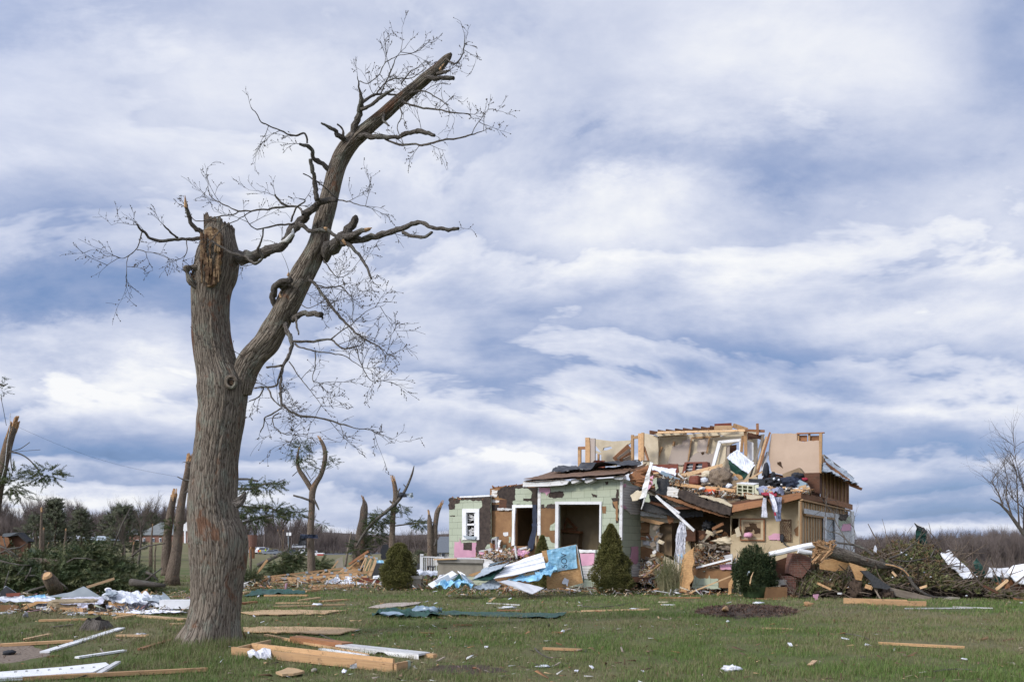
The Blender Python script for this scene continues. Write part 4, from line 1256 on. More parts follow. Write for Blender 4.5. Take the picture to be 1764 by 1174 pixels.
 MB().prism(place('C', [(944,806),(1130,850),(1425,938),(1425,970),(1130,905),(944,868)], SD(-.03)), Vector((-UU.x, -UU.y, 0)) * .08).build('edge_beam', 'old_timber', deck)
 # --- tan room wall under the overhang, in full view
 tw = part('room_wall', 'plaster', h, 'C', [(225,880),(560,850),(935,830),(960,1300),(960,1600),(560,1640),(225,1640)], FR(.75),.12,
    holes=[[(232,1068),(308,1068),(306,1210),(232,1240)]])
 part('side_plaster', 'dim_plaster', h, 'C', [(-320,820),(240,880),(240,1640),(-320,1640)], FR(3.6),.1)  # recessed wall, its deep shade put into the darker plaster colour
 # hollow fireplace corner behind
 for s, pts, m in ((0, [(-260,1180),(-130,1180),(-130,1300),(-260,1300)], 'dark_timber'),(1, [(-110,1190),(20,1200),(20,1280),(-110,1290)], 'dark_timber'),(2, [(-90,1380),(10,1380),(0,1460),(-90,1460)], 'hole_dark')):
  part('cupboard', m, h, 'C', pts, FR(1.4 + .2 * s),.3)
 # plaster gone at the right edge
 part('torn_plaster', 'brown_board', tw, 'C', [(910,1090),(945,1080),(952,1260),(880,1240),(870,1180),(905,1150)], FR(.73),.02,(18,6),6)
 part('pink_patch', 'pink_foam', tw, 'E', [(88,315),(120,298),(170,296),(172,340),(95,338)], FR(.70),.03,(14,4),6)
 # --- front wall stub below
 part('stub_wall', 'brown_board', h, 'D', [(792,812),(1190,815),(1195,1015),(1160,1012),(1060,1005),(770,1020)], FR(.1),.12,(24,5),3)
 part('stub_siding', 'green_siding', h, 'D', [(800,880),(825,905),(850,915),(940,912),(950,880),(960,915),(1040,918),(1042,1005),(1070,1022),(770,1010)], FR(.08),.02,(18,4),3)
 part('stub_wall', 'rock_concrete', h, 'E', [(-200,610),(200,602),(200,720),(-200,720)], FR(.5),.3)
 # --- right end wall: studs, plates, boards
 Wp = lambda off: SD(off)
 ew = MB().prism([L(.1,.0,-.1), L(.1,9.4,-.1), L(.1,9.4,1.35), L(.1,0,1.35)], Vector((-UU.x, -UU.y, 0)) * .1).build('end_wall', 'brown_board', h)
 def stud(w0, z0, z1, wd=.06, m='fresh_timber', off=.0, name='stud', lean=0.0):
  a, b2 = L(off, w0, z0), L(off, w0 + lean, z1)
  return MB().beam(a, b2,.035, wd, up=VV.to_3d()).build(name, m, h)
 k = 0
 for w0 in (.08,.22,.75,1.15,1.6,2.05,2.5,2.95,3.4):
  stud(w0,1.1,3.45,.07 if k < 2 else .05); k += 1
 for w0 in (3.9,4.5,5.1,5.8,6.5,7.2,8.0,8.8):
  stud(w0,3.0,3.5,.05)
 MB().beam(L(-.03,0,3.50), L(-.03,9.3,3.50),.1,.06).build('top_plate', 'fresh_timber', h)
 MB().beam(L(-.04,.5,2.97), L(-.04,9.0,3.02),.1,.08).build('header', 'fresh_timber', h)
 # board behind studs (seen between them)
 MB().prism([L(.03,.0,1.2), L(.03,4.0,1.2), L(.03,4.0,3.45), L(.03,0,3.45)], Vector((-UU.x, -UU.y, 0)) * .03).build('gypsum_back', 'plaster', h)
 MB().prism([L(.03,4.02,2.95), L(.03,9.3,2.95), L(.03,9.3,3.46), L(.03,4.02,3.46)], Vector((-UU.x, -UU.y, 0)) * .03).build('gypsum_back', 'dim_plaster', h)
 def ep(name, m, c, pts, off, th=.03, jg=None, seed=1, par=None, holes=()):
  if jg: pts = jag(pts, jg[0], jg[1], seed)
  return MB().prism(place(c, pts, SD(off)), Vector((-UU.x, -UU.y, 0)) * th, [place(c, q, SD(off)) for q in holes]).build(name, m, par or h)
 ep('white_header', 'white_timber', 'E', [(330,134),(470,160),(545,168),(630,178),(632,186),(545,195),(460,188),(330,166)], -.10,.04)
 pan = ep('white_wall_panel', 'white_timber', 'E', [(455,165),(650,178),(655,420),(600,410),(455,345)], -.06,.06, holes=[[(474,198),(526,200),(528,345),(474,330)]])
 ep('window_glass', 'metal_sheet', 'E', [(474,198),(526,200),(528,345),(474,330)], -.02,.02, par=pan)
 ep('trim', 'white_paint', 'E', [(458,186),(472,186),(470,340),(456,336)], -.11,.04, par=pan)
 ep('trim', 'white_paint', 'E', [(528,190),(548,190),(550,390),(534,380)], -.11,.04, par=pan)
 ep('green_patch', 'green_siding', 'E', [(548,175),(625,185),(632,232),(580,238),(550,255)], -.09,.02,(14,4),3, par=pan)
 ep('tar_patch', 'tar_paper', 'E', [(556,168),(618,178),(600,212),(570,215),(552,200)], -.115,.02,(14,5),3, par=pan)
 ep('foam_patch', 'pink_foam', 'E', [(580,235),(632,232),(632,280),(568,282)], -.095,.02,(14,4),3, par=pan)
 ep('corner_trim', 'white_paint', 'E', [(634,152),(652,152),(655,420),(640,420)], -.14,.08)
 # ================= upper storey
 U0 = 3.6
 mbu = MB()
 # beige panel wall
 bw = part('bedroom_wall', 'panel_beige', h, 'C', [(640,215),(895,210),(895,285),(960,298),(1030,285),(1128,285),(1128,608),(1000,612),(960,620),(780,640),(640,600),(605,420)], FR(U0 - .15),.04,(26,4),4)
 part('wall_stud', 'fresh_timber', h, 'C', [(1120,205),(1150,205),(1142,810),(1128,808)], FR(U0 - .2),.12)
 part('top_plate', 'old_timber', h, 'C', [(895,205),(1172,198),(1172,208),(895,220)], FR(U0 - .2),.12)
 for x0 in (900,1010): part('wall_stud', 'fresh_timber', h, 'C', [(x0,214),(x0 + 20,213),(x0 + 18,300),(x0,300)], FR(U0 - .1),.09)
 part('sheathing', 'old_timber', h, 'C', [(915,232),(1000,230),(1000,296),(915,290)], FR(U0),.02)
 part('sheathing', 'old_timber', h, 'C', [(1030,236),(1122,234),(1122,288),(1030,288)], FR(U0),.02)
 part('wainscot', 'dark_timber', h, 'C', [(640,610),(780,640),(960,615),(1000,610),(1125,608),(1128,860),(400,930),(560,640)], FR(U0 + .03),.05)
 part('crack_shade', 'hole_dark', bw, 'C', [(700,500),(735,498),(740,530),(755,565),(738,550),(700,525)], FR(U0 - .17),.01,(10,3),2)  # dark patch laid on the wall, the shade of a crack as colour
 # cream back wall with grey panels
 cw = part('hall_wall', 'cream_board', h, 'B', [(905,300),(1150,285),(1526,250),(1526,300),(1900,230),(1910,1010),(1560,1010),(860,1010),(860,620)], FR(5.0),.1,(30,2),3,
    holes=[[(1640,380),(1780,330),(1780,560),(1610,560)]])
 part('side_wall', 'cream_board', h, 'B', [(760,268),(800,275),(905,300),(895,1000),(745,1000),(745,470)], FR(4.6),.08,(30,2),3)
 part('grey_panel', 'panel_grey', cw, 'B', [(1045,405),(1080,390),(1140,380),(1145,340),(1230,320),(1232,420),(1240,440),(1200,560),(1150,590),(995,575)], FR(4.9),.04,(20,4),3)
 part('grey_panel', 'panel_grey', cw, 'B', [(1310,318),(1412,312),(1405,380),(1385,460),(1290,455)], FR(4.9),.04,(20,3),4)
 part('grey_panel', 'panel_grey', cw, 'B', [(1280,470),(1330,455),(1450,480),(1480,430),(1470,560),(1440,600),(1190,555)], FR(4.88),.04,(20,3),5)
 part('grey_panel', 'panel_grey', cw, 'B', [(735,440),(780,500),(800,545),(735,545)], FR(4.5),.03,(20,3),5)
 for a_, b2 in (((1238,330),(1205,545)),((1420,315),(1395,470)),((940,405),(875,570)),((1065,350),(1055,395)),((1240,318),(1526,295))):
  MB().beam(FR(4.85)(*px('B', a_)), FR(4.85)(*px('B', b2)),.06,.09, roll=.2).build('bare_stud', 'fresh_timber', cw)
 part('hole_shade_patch', 'hole_dark', cw, 'B', [(1330,458),(1366,458),(1362,480),(1345,488)], FR(4.86),.01,(10,3),2)  # no opening here: a dark patch paints the shade of a hole
 # ceiling strip with rafter ends
 part('ceiling_strip', 'cream_board', h, 'B', [(830,272),(1150,262),(1150,282),(905,298)], FR(4.4),.5)
 for i, x0 in enumerate((815,900,983,1075,1152,1248,1335,1430)):
  dy = -(x0 - 815) * .075
  a_ = FR(3.9)(*px('B', (x0,258 + dy))); b2 = FR(5.2)(*px('B', (x0 + 115,275 + dy * .9)))
  MB().beam(a_, b2,.05,.17, tear=.1).build('rafter', 'old_timber', h)
 MB().beam(FR(3.95)(*px('B', (900,262))), FR(3.95)(*px('C', (380,182))),.1,.09).build('ceiling_plate', 'pale_timber', h)
 for a_, b2, wd, m in (((60,135),(240,125),.16, 'red_brown'),((60,155),(250,152),.16, 'pale_timber'),((250,130),(400,180),.18, 'fresh_timber'),((370,180),(580,190),.10, 'old_timber'),((0,170),(60,175),.18, 'old_timber'),((400,225),(530,250),.14, 'dark_timber')):
  MB().beam(FR(3.9)(*px('C', a_)), FR(4.2)(*px('C', b2)),.1, wd, tear=.12).build('rafter', m, h)
 MB().beam(FR(4.0)(*px('C', (497,112))), FR(4.0)(*px('C', (500,225))),.09,.09).build('rafter', 'old_timber', h)
 part('ceiling_strip', 'cream_board', h, 'C', [(0,190),(250,178),(380,178),(390,215),(240,225),(0,240)], FR(4.6),.05)
 part('gap_shade_panel', 'dark_timber', h, 'C', [(395,195),(528,235),(525,272),(460,262),(400,275)], FR(4.7),.05,(20,4),2)  # dark panel that paints the shade of an open gap
 # tilted door frame
 df = MB()
 for poly in ([(100,285),(340,262),(336,292),(118,312)], [(98,290),(132,300),(60,555),(28,560)], [(312,290),(340,262),(332,390),(312,400)]):
  slab('C', poly, FR(4.3),.12, df)
 dfo = df.build('door_frame', 'white_paint', h)
 part('door_leaf', 'cream_board', dfo, 'C', [(135,330),(185,330),(170,500),(95,555)], FR(4.5),.04)
 part('door_leaf', 'panel_grey', dfo, 'C', [(185,335),(218,332),(215,430),(180,440)], FR(4.55),.04)
 part('room_shade_panel', 'dark_timber', dfo, 'C', [(218,332),(284,325),(284,395),(218,420)], FR(4.9),.04)  # dark panel behind the door frame, the unlit room's shade as colour
 part('white_door', 'white_paint', h, 'C', [(395,280),(456,305),(456,480),(440,490),(395,450)], FR(4.5),.05)
 part('blue_curtain', 'blue_metal', h, 'C', [(460,320),(500,318),(490,470),(460,480)], FR(5.5),.05,(20,4),2)
 for a_, b2, wd, m in (((375,190),(380,440),.11, 'fresh_timber'),((350,235),(335,400),.10, 'fresh_timber'),((545,225),(560,640),.12, 'grey_timber')):
  MB().beam(FR(4.2)(*px('C', a_)), FR(4.2)(*px('C', b2)), wd, .1).build('wall_stud', m, h)
 for a_, b2, wd, m in (((625,200),(490,650),.20, 'old_timber'),((560,225),(425,650),.26, 'grey_timber'),((590,240),(470,640),.14, 'pale_timber'),((600,400),(545,600),.10, 'white_timber')):
  MB().beam(FR(3.5)(*px('C', a_)), FR(3.0)(*px('C', b2)), wd, .07, roll=.5, tear=.1).build('leaning_stud', m, h)
 # left fragment room
 for poly, m, nm in (([(165,312),(205,312),(212,400),(210,620),(165,620)], 'fresh_timber', 'corner_stud'),([(215,320),(262,320),(262,540),(240,560),(240,620),(186,620),(190,420)], 'panel_grey', 'corner_panel'),
      ([(90,412),(118,412),(118,620),(90,620)], 'fresh_timber', 'window_stud'),([(92,404),(166,402),(166,430),(92,432)], 'old_timber', 'window_stud'),
      ([(262,326),(440,350),(625,340),(625,365),(600,380),(500,480),(480,600),(250,600),(262,440),(330,470),(262,382)], 'cream_board', 'room_fragment'),
      ([(243,540),(360,545),(360,620),(243,620)], 'red_brown', 'drawer_front')):
  d = {'corner_stud': 3.4, 'corner_panel': 3.45, 'window_stud': 3.6, 'room_fragment': 4.6, 'drawer_front': 3.9}[nm]
  hl = [[(285,470),(328,490),(328,545),(262,540),(262,470)], [(350,415),(420,400),(440,420),(380,440),(340,440)]] if nm == 'room_fragment' else ()
  part(nm, m, h, 'B', poly, FR(d),.1, None, 1, hl)
 part('sky_stud', 'fresh_timber', h, 'B', [(288,475),(304,480),(304,545),(288,545)], FR(4.5),.08)
 for x0, x1, y0, y1 in ((627,652,285,552),(700,730,270,552),(730,755,262,540)):
  part('wall_stud', 'fresh_timber', h, 'B', [(x0, y0),(x1, y0),(x1, y1),(x0, y1)], FR(3.4),.1)
 part('wall_plate', 'fresh_timber', h, 'B', [(650,300),(700,290),(700,320),(650,325)], FR(3.4),.1)
 part('wall_stud', 'old_timber', h, 'B', [(745,400),(762,400),(808,545),(795,548)], FR(3.5),.1)
 # --- right end of the upper storey: studs under the remaining roof slope
 for w0, zt2 in ((3.8,5.35),(4.5,5.15),(5.2,4.98),(6.0,4.9),(6.8,4.82),(7.6,4.75),(8.4,4.7),(9.2,4.65)):
  stud(w0,3.72, zt2 + .12,.08, name='stud')
 MB().prism([L(.03,3.6,3.68), L(.03,9.3,3.68), L(.03,9.3,4.75), L(.03,6.5,4.95), L(.03,3.6,5.5)], Vector((-UU.x, -UU.y, 0)) * .03).build('gable_boards', 'old_timber', h)
 MB().beam(L(-.12,3.6,3.70), L(-.12,9.4,3.66),.05,.24).build('rim_joist', 'old_timber', h)
 for i in range(8):
  w0 = 4.2 + i * .72
  MB().beam(L(-.02, w0,5.2 - i * .07), L(-.55, w0 + .15,4.75 - i * .04),.05,.12, tear=.12).build('rafter_tail', 'old_timber', h)
 ra = [SD(-.6)(*px('C', (1150,590))), SD(-.6)(*px('C', (1500,730))), SD(.6)(*px('C', (1452,665))), SD(.9)(*px('C', (1157,440)))]
 MB().sheet(ra, 18,10,.12,4,1.4,.04,.4).build('roof_remnant', 'metal_sheet', h)
 MB().beam(SD(.9)(*px('C', (1157,440))), SD(.6)(*px('C', (1452,665))),.12,.14).build('barge_board', 'grey_timber', h)
 return h


house = build_house()

# ================================================================== WRECKAGE IN AND ROUND THE HOUSE
def flat(name, label, cat, m, c, pts, d, th=.03, jg=None, seed=1, group=None):
 return flat_piece(name, label, cat, m, c, pts, FR(d), th, jg, seed, group)


def plankW(name, label, cat, m, a, b, da, db=None, w=.05, h=.12, tear=.1, roll=0.0, c='W', group=None):
 return rboard(name, label, cat, m, c, a, b, FR(da), FR(da if db is None else db), w, h, group, tear, roll)


def lump(name, label, cat, m, c, x0, y0, x1, y1, w, depth=.5, amp=.3, seed=1, n=26, parent=None, freq=2.4, boxy=False):
 """a soft heap filling a picture rectangle, rounded in depth"""
 p0, p1 = w(*px(c, (x0, y0))), w(*px(c, (x1, y1)))
 ce = (p0 + p1) / 2; rx = (Vector((p1.x, p1.y)) - Vector((p0.x, p0.y))).length / 2; rz = abs(p0.z - p1.z) / 2
 ax = Vector((p1.x - p0.x, p1.y - p0.y, 0)).normalized(); ay = Vector((0,0,1)).cross(ax)
 mb = MB(); pts = []; fs = []; m2 = n // 2
 for i in range(m2 + 1):
  th = math.pi * i / m2
  for j in range(n):
   ph = 2 * math.pi * j / n
   v = Vector((math.sin(th) * math.cos(ph), math.sin(th) * math.sin(ph), math.cos(th)))
   if boxy: v = Vector([math.copysign(abs(q) ** .45, q) for q in v])
   k = 1 + amp * (noise.noise(v * freq + Vector((seed * 5.1, seed, 0))) + .5 * noise.noise(v * freq * 2.6 + Vector((seed, 3,0))) + .25 * noise.noise(v * freq * 6))
   pts.append(ce + ax * (v.x * rx * k) + ay * (v.y * depth / 2 * k) + Vector((0,0, v.z * rz * k)))
 for i in range(m2):
  for j in range(n):
   a = i * n + j; b = i * n + (j + 1) % n
   fs.append((a, b, b + n, a + n))
 mb.add(pts, fs, [[(0,0),(.1,0),(.1,.1),(0,.1)]] * len(fs))
 o = mb.build(name, m, parent, smooth=not boxy)
 return tag(o, label, cat) if parent is None else o


def crumple(name, label, cat, m, c, quad, ws, amp=.08, th=.012, seed=1, nu=16, nv=10, freq=2.5, group=None, parent=None, fold=0.0, edge=.25):
 """sheet over four picture points, each on its own plane"""
 if callable(ws): ws = [ws] * 4
 cs = [w(*px(c, p)) for p, w in zip(quad, ws)]
 o = MB().sheet(cs, nu, nv, amp, seed, freq, th, edge, fold).build(name, m, parent, smooth=False)
 return tag(o, label, cat, group) if parent is None else o


def gp(dz=0.0): return lambda x, y: G(x, y, dz)


def build_wreck():
 T = 'torn upper floor'
 # rubble bed carrying everything on the broken roof
 mb = MB()
 mb.sheet([FR(.3)(*px('W', (430,440))), FR(.15)(*px('W', (960,540))), FR(3.4)(*px('W', (960,470))), FR(3.4)(*px('W', (470,390)))], 30,18,.22,4,1.6,.1,.3)
 mb.build('fallen_ceiling', 'grey_timber', house)
 mb = MB()
 mb.sheet([FR(.15)(*px('W', (930,520))), FR(.0)(*px('W', (1330,470))), FR(3.4)(*px('W', (1430,440))), FR(3.4)(*px('W', (930,450)))], 24,14,.12,8,1.6,.1,.3)
 mb.build('fallen_ceiling', 'dim_plaster', house)
 # individually built pieces
 flat('headboard', 'dark red wooden headboard lying behind the white gutter on the roof wreck', 'furniture', 'red_brown', 'W', [(508,300),(650,296),(656,365),(508,358)], 3.2,.08)
 cab = thing('glass_cabinet', 'red brown cabinet with two glazed doors tilted among the upstairs rubble', 'cabinet', FR(2.8)(*px('W', (745,350))))
 slab('W', [(688,286),(812,284),(826,352),(672,352)], FR(2.8),.35, holes=[[(700,294),(736,293),(728,344),(690,344)], [(750,293),(786,292),(782,344),(742,344)]]).build('carcass', 'red_brown', cab)
 for q, nm in (([(700,294),(736,293),(728,344),(690,344)], 1),([(750,293),(786,292),(782,344),(742,344)], 2)):
  slab('W', q, FR(2.95),.02).build('glass_pane', 'glass', cab)
  mb = MB()
  for y in (308,324): slab('W', [(q[0][0] - 4, y),(q[1][0] - 2, y - 1),(q[1][0] - 3, y + 4),(q[0][0] - 5, y + 5)], FR(2.9),.03, mb)
  mb.build('shelf', 'white_timber', cab)
 plankW('plank', 'long tan plank slanting up to the right before the tilted glass cabinet', 'plank', 'pale_timber', (650,366),(900,304),2.0,2.6,.06,.16)
 plankW('plank', 'long orange timber crossing above the orange container', 'plank', 'fresh_timber', (590,402),(972,444),.7,.5,.1,.13)
 plankW('plank', 'splintered grey plank behind the dark roof flap at the wreck', 'plank', 'grey_timber', (560,398),(760,420),1.1,1.4,.08,.14)
 plankW('pole', 'thin pale stick slanting up towards the black boots', 'stick', 'pale_timber', (955,428),(1116,338),.9,1.3,.05,.07)
 crumple('quilt', 'crumpled blue white quilt spilling over the wrecked roof', 'quilt', 'white_cloth', 'W', [(505,335),(636,362),(640,330),(510,312)], [FR(1.6), FR(1.4), FR(2.2), FR(2.3)], .1, seed=3)
 plankW('metal_gutter', 'blue grey metal channel slanting down from the quilt', 'gutter', 'blue_metal', (560,342),(668,392),1.3,1.0,.09,.13, tear=0)
 plankW('trim_strip', 'white strip running down to the long orange timber', 'trim', 'white_timber', (670,398),(760,425),.8,.6,.06,.06)
 s = MB()
 s.sheet([FR(-.7)(*px('W', (494,285))), FR(-.7)(*px('W', (512,290))), FR(-.8)(*px('W', (478,478))), FR(-.8)(*px('W', (446,490)))], 6,22,.10,5,2,.03,.2)
 tag(s.build('fascia_strip', 'white_timber'), 'bent white fascia strip hanging off the corner of the porch roof', 'trim')
 tag(MB().tube([FR(-.75)(*px('W', (470,478))), FR(-.8)(*px('W', (462,510))), FR(-.8)(*px('W', (450,545)))], [.03,.03,.02], 6).build('trim_strip', 'white_timber'), 'short white strip dangling below the bent fascia', 'trim')
 for i, (q, m, d) in enumerate((([(385,350),(440,325),(485,300),(490,330),(470,410),(385,395)], 'old_timber', .4),([(300,330),(420,318),(480,290),(470,315),(390,345),(300,352)], 'brown_shingle', .5),
         ([(480,405),(520,400),(530,432),(490,436)], 'old_timber', .1),([(388,470),(430,440),(470,448),(452,485),(400,500)], 'cream_board', -.3))):
  flat('roof_scrap', ['brown splintered roof boards at the right end of the porch roof', 'strip of brown shingles curling over the porch roof end', 'small brown board beside the hanging fascia strip', 'pale broken board by the foot of the hanging fascia strip'][i], 'roof scrap', m, 'W', q, d, .06,(12,5), i)
 mb = MB(); rs = random.Random(12)
 for i in range(26):
  x = rs.uniform(380,480); y = rs.uniform(318,410)
  mb.beam(FR(rs.uniform(-.1,.4))(*px('W', (x, y))), FR(rs.uniform(-.1,.6))(*px('W', (x + rs.uniform(30,90), y + rs.uniform(-14,22)))),.10,.03, tear=.15, roll=rs.uniform(-.7,.7))
 tag(mb.build('torn_roof_boards', 'old_timber'), 'bundle of splintered brown roof boards still nailed together at the porch roof end', 'roof scrap')
 plankW('trim_strip', 'longer of two white trims slanting down across the dark doorway', 'trim', 'white_timber', (530,470),(742,664),-.5,-1.3,.05,.09, tear=.03)
 plankW('trim_strip', 'shorter of two white trims slanting across the dark doorway', 'trim', 'white_timber', (560,497),(662,568),-.4,-.8,.05,.07, tear=.03)
 # orange container
 oc = thing('orange_container', 'bright orange plastic container squashed under the orange timber', 'container', FR(.5)(*px('W', (820,458))))
 slab('W', [(783,432),(856,438),(856,454),(783,446)], FR(.45),.3).build('lid', 'orange_plastic', oc)
 slab('W', [(786,447),(850,454),(826,462),(790,456)], FR(.5),.25).build('tub', 'orange_plastic', oc)
 lump('carpet_roll', 'shaggy brown rolled carpet sitting on the upstairs rubble', 'carpet', 'shag', 'W', 830,320,950,430, FR(1.5),.9,.35,3,40)
 lump('brown_bucket', 'rounded rust brown bucket beside the white bag', 'bucket', 'red_brown', 'W', 718,362,776,416, FR(1.3),.5,.06,4,30, boxy=True)
 lump('white_bag', 'small white plastic bag between the brown bucket and the carpet roll', 'bag', 'white_film', 'W', 778,372,818,402, FR(1.2),.3,.4,5)
 lump('pillow', 'pinkish beige pillow behind the carpet roll', 'pillow', 'cream_board', 'W', 780,335,850,380, FR(2.2),.5,.3,6)
 lump('white_bag', 'small white bag at the left of the pale pigeonhole shelf', 'bag', 'white_film', 'W', 918,405,950,432, FR(.9),.25,.4,7)
 # pigeonhole shelf
 cs = thing('pigeonhole_shelf', 'pale yellow shelf with nine square pigeonholes on the edge of the upper floor', 'shelf', FR(.35)(*px('W', (1035,465))))
 w = FR(.3); mb = MB()
 xs = [978,1002,1008,1032,1038,1062]; ys = [411,426,431,446,451,466]
 holes = []
 for a in range(3):
  for b in range(3):
   x0, x1 = 980 + a * 29,1003 + a * 29; y0, y1 = 412 + b * 19,427 + b * 19
   sl = .09
   holes.append([(x0, y0 + (x0 - 978) * sl),(x1, y0 + (x1 - 978) * sl),(x1, y1 + (x1 - 978) * sl),(x0, y1 + (x0 - 978) * sl)])
 slab('W', [(975,405),(1070,413),(1070,478),(975,468)], w, .25, mb, holes=holes); mb.build('grid', 'cubby_paint', cs)
 slab('W', [(975,405),(1070,413),(1070,478),(975,468)], FR(.56),.02).build('back_panel', 'cubby_paint', cs)
 MB().prism(place('W', [(1070,413),(1096,408),(1096,466),(1070,478)], FR(.34)), Vector((0,.02,0))).build('side_panel', 'cubby_paint', cs)
 MB().prism([FR(.3)(*px('W', (973,404))), FR(.3)(*px('W', (1071,412))), FR(.62)(*px('W', (1098,404))), FR(.62)(*px('W', (1000,398)))], Vector((0,0,.02))).build('top_panel', 'white_timber', cs)
 flat('cardboard_box', 'flat cream coloured box lid lying before the pigeonhole shelf', 'box', 'cream_board', 'W', [(1028,464),(1120,470),(1120,498),(1030,488)], .05,.3)
 # luggage and boots
 flat('speaker_box', 'black oblong box standing behind the pigeonhole shelf', 'box', 'black_cloth', 'W', [(1040,376),(1132,380),(1138,425),(1095,440),(1040,405)], 1.0,.35,(20,2),3)
 for i, (x0, y0, x1, y1) in enumerate(((1120,288,1154,378),(1164,340,1190,382))):
  lump('black_boot', ['tall black boot standing upright before the beige bedroom wall', 'short black boot right of the tall one'][i], 'boot', 'black_cloth', 'W', x0, y0, x1, y1, FR(1.6),.3,.2,8 + i)
 lump('black_coat', 'heap of black clothing under the beige bedroom wall', 'clothes', 'black_cloth', 'W', 1135,372,1245,432, FR(1.3),.9,.5,3,40)
 lump('black_coat', 'heap of dark clothing right of centre on the upper floor edge', 'clothes', 'navy_cloth', 'W', 1225,372,1330,438, FR(1.0),.8,.5,5,40)
 lump('black_bag', 'black bag leaning on the tilted brown box', 'bag', 'black_cloth', 'W', 1275,345,1345,385, FR(1.6),.5,.3,6,30)
 flat('brown_box', 'tilted open brown wooden box against the beige bedroom wall', 'box', 'dim_plaster', 'W', [(1225,352),(1318,316),(1345,350),(1290,382),(1240,385)], 2.2,.4,(30,2),3)
 flat('plastic_case', 'blue grey plastic case at the right end of the clothes heap', 'case', 'blue_metal', 'W', [(1292,400),(1322,384),(1360,402),(1348,436),(1318,440)], .8,.25,(30,2),3)
 flat('dresser', 'dark red dresser against the beige bedroom wall at its right end', 'dresser', 'dark_timber', 'W', [(1340,346),(1432,344),(1432,458),(1366,452),(1366,400)], 2.2,.4)
 lump('red_cloth', 'scrap of red cloth beside the dark dresser', 'clothes', 'red_cloth', 'W', 1335,372,1368,392, FR(1.4),.3,.4,3)
 for i, (x, y, r_) in enumerate(((1180,378,7),(1207,384,6),(1248,392,5),(1222,410,6))):
  lump('white_scrap', 'small white crumpled scrap on the black clothes', 'scrap', 'white_film', 'W', x - r_, y - r_, x + r_, y + r_, FR(.75),.1,.4, i, 12)['group'] = 'white scraps on the black clothes'
 crumple('bed_sheet', 'blue grey cloth heap at the right of the pigeonhole shelf', 'clothes', 'blue_cloth', 'W', [(1098,470),(1240,480),(1230,440),(1095,425)], [FR(.0), FR(.0), FR(.5), FR(.5)], .3, seed=4)
 crumple('hanging_clothes', 'blue grey clothes hanging over the edge beam above the wall picture', 'clothes', 'blue_cloth', 'W', [(1160,480),(1215,478),(1212,608),(1184,612)], FR(-.22),.14,.03,5, fold=.3)
 crumple('hanging_clothes', 'striped pale shirt hanging right beside the blue grey clothes', 'clothes', 'white_cloth', 'W', [(1150,455),(1178,470),(1198,560),(1180,560)], FR(-.35),.08,.02,6, fold=.3)
 crumple('hanging_towel', 'white towel hanging from the edge beam, left of the clothes', 'towel', 'white_cloth', 'W', [(1118,480),(1136,485),(1146,590),(1112,588)], FR(-.3),.08,.02,7, fold=.3)
 crumple('red_shirt', 'red and white shirt draped over the edge beam', 'clothes', 'red_cloth', 'W', [(1115,470),(1185,480),(1180,458),(1112,455)], [FR(-.25), FR(-.25), FR(.1), FR(.1)], .12,.02,8)
 crumple('red_shirt', 'small red cloth at the lower end of the hanging clothes', 'clothes', 'red_cloth', 'W', [(1178,560),(1188,562),(1190,582),(1180,580)], FR(-.4),.04,.02,9,5,4)
 # big bent roofing sheet upstairs
 ms = thing('roof_panel', 'large bent roofing sheet, white above and green below, leaning at the tilted door frame', 'metal sheet', FR(2.6)(*px('W', (1000,380))))
 crumple('white_face', None, None, 'white_film', 'W', [(918,262),(1036,350),(1082,298),(972,220)], [FR(2.4), FR(2.2), FR(3.2), FR(3.5)], .07,.02,3, parent=ms)
 crumple('green_face', None, None, 'green_metal', 'W', [(920,266),(1036,352),(1005,400),(945,330)], [FR(2.45), FR(2.25), FR(2.6), FR(2.6)], .07,.02,4, parent=ms)
 flat('osb_scrap', 'orange board scrap below the green side of the bent roof panel', 'board', 'osb', 'W', [(955,345),(1000,360),(1010,375),(985,385),(950,365)], 2.0,.03,(14,4),2)
 flat('white_scrap', 'white board scrap under the bent roof panel', 'board', 'white_timber', 'W', [(935,378),(965,360),(985,380),(960,386)], 1.9,.03,(14,3),2)
 flat('brown_sheet', 'dark curved brown sheet right of the carpet roll', 'sheet', 'dim_plaster', 'W', [(940,390),(990,385),(1040,380),(1010,410),(960,420)], 1.4,.1,(14,4),3)
 # the inner slope left of the hall wall
 for i, (a, b) in enumerate((((300,278),(385,200)),((318,282),(392,225)),((335,285),(395,245)),((352,285),(398,262)))):
  plankW('roof_board', 'grey brown roof board leaning in a fan behind the black membrane', 'board', 'grey_timber' if i % 2 else 'old_timber', a, b, 3.6,4.2,.05,.30, group='leaning roof boards behind the membrane', tear=.2)
 # many loose boards over the rubble, each a thing; only the wood kind differs
 rs = random.Random(21)
 mats = ['old_timber', 'grey_timber', 'pale_timber', 'fresh_timber', 'white_timber', 'dark_timber', 'old_timber', 'cream_board']
 for i in range(92):
  x = rs.uniform(480,1090); yy = 345 + (x - 480) * .16 + rs.uniform(-6,80) * (1 if x > 560 else .7)
  dd = 2.6 - 2.3 * (yy - 345 - (x - 480) * .16) / 80 + .1
  L_ = rs.uniform(16,75); a = rs.gauss(.12,.35)
  plankW('loose_board', 'short splintered board lying loose on the collapsed porch roof', 'board', rs.choice(mats),(x, yy),(x + L_ * math.cos(a), yy + L_ * math.sin(a)), dd, dd + rs.uniform(-.4,.4), rs.uniform(.02,.05), rs.uniform(.05,.14),.12, rs.uniform(-.9,.9), group='loose boards on the collapsed porch roof')
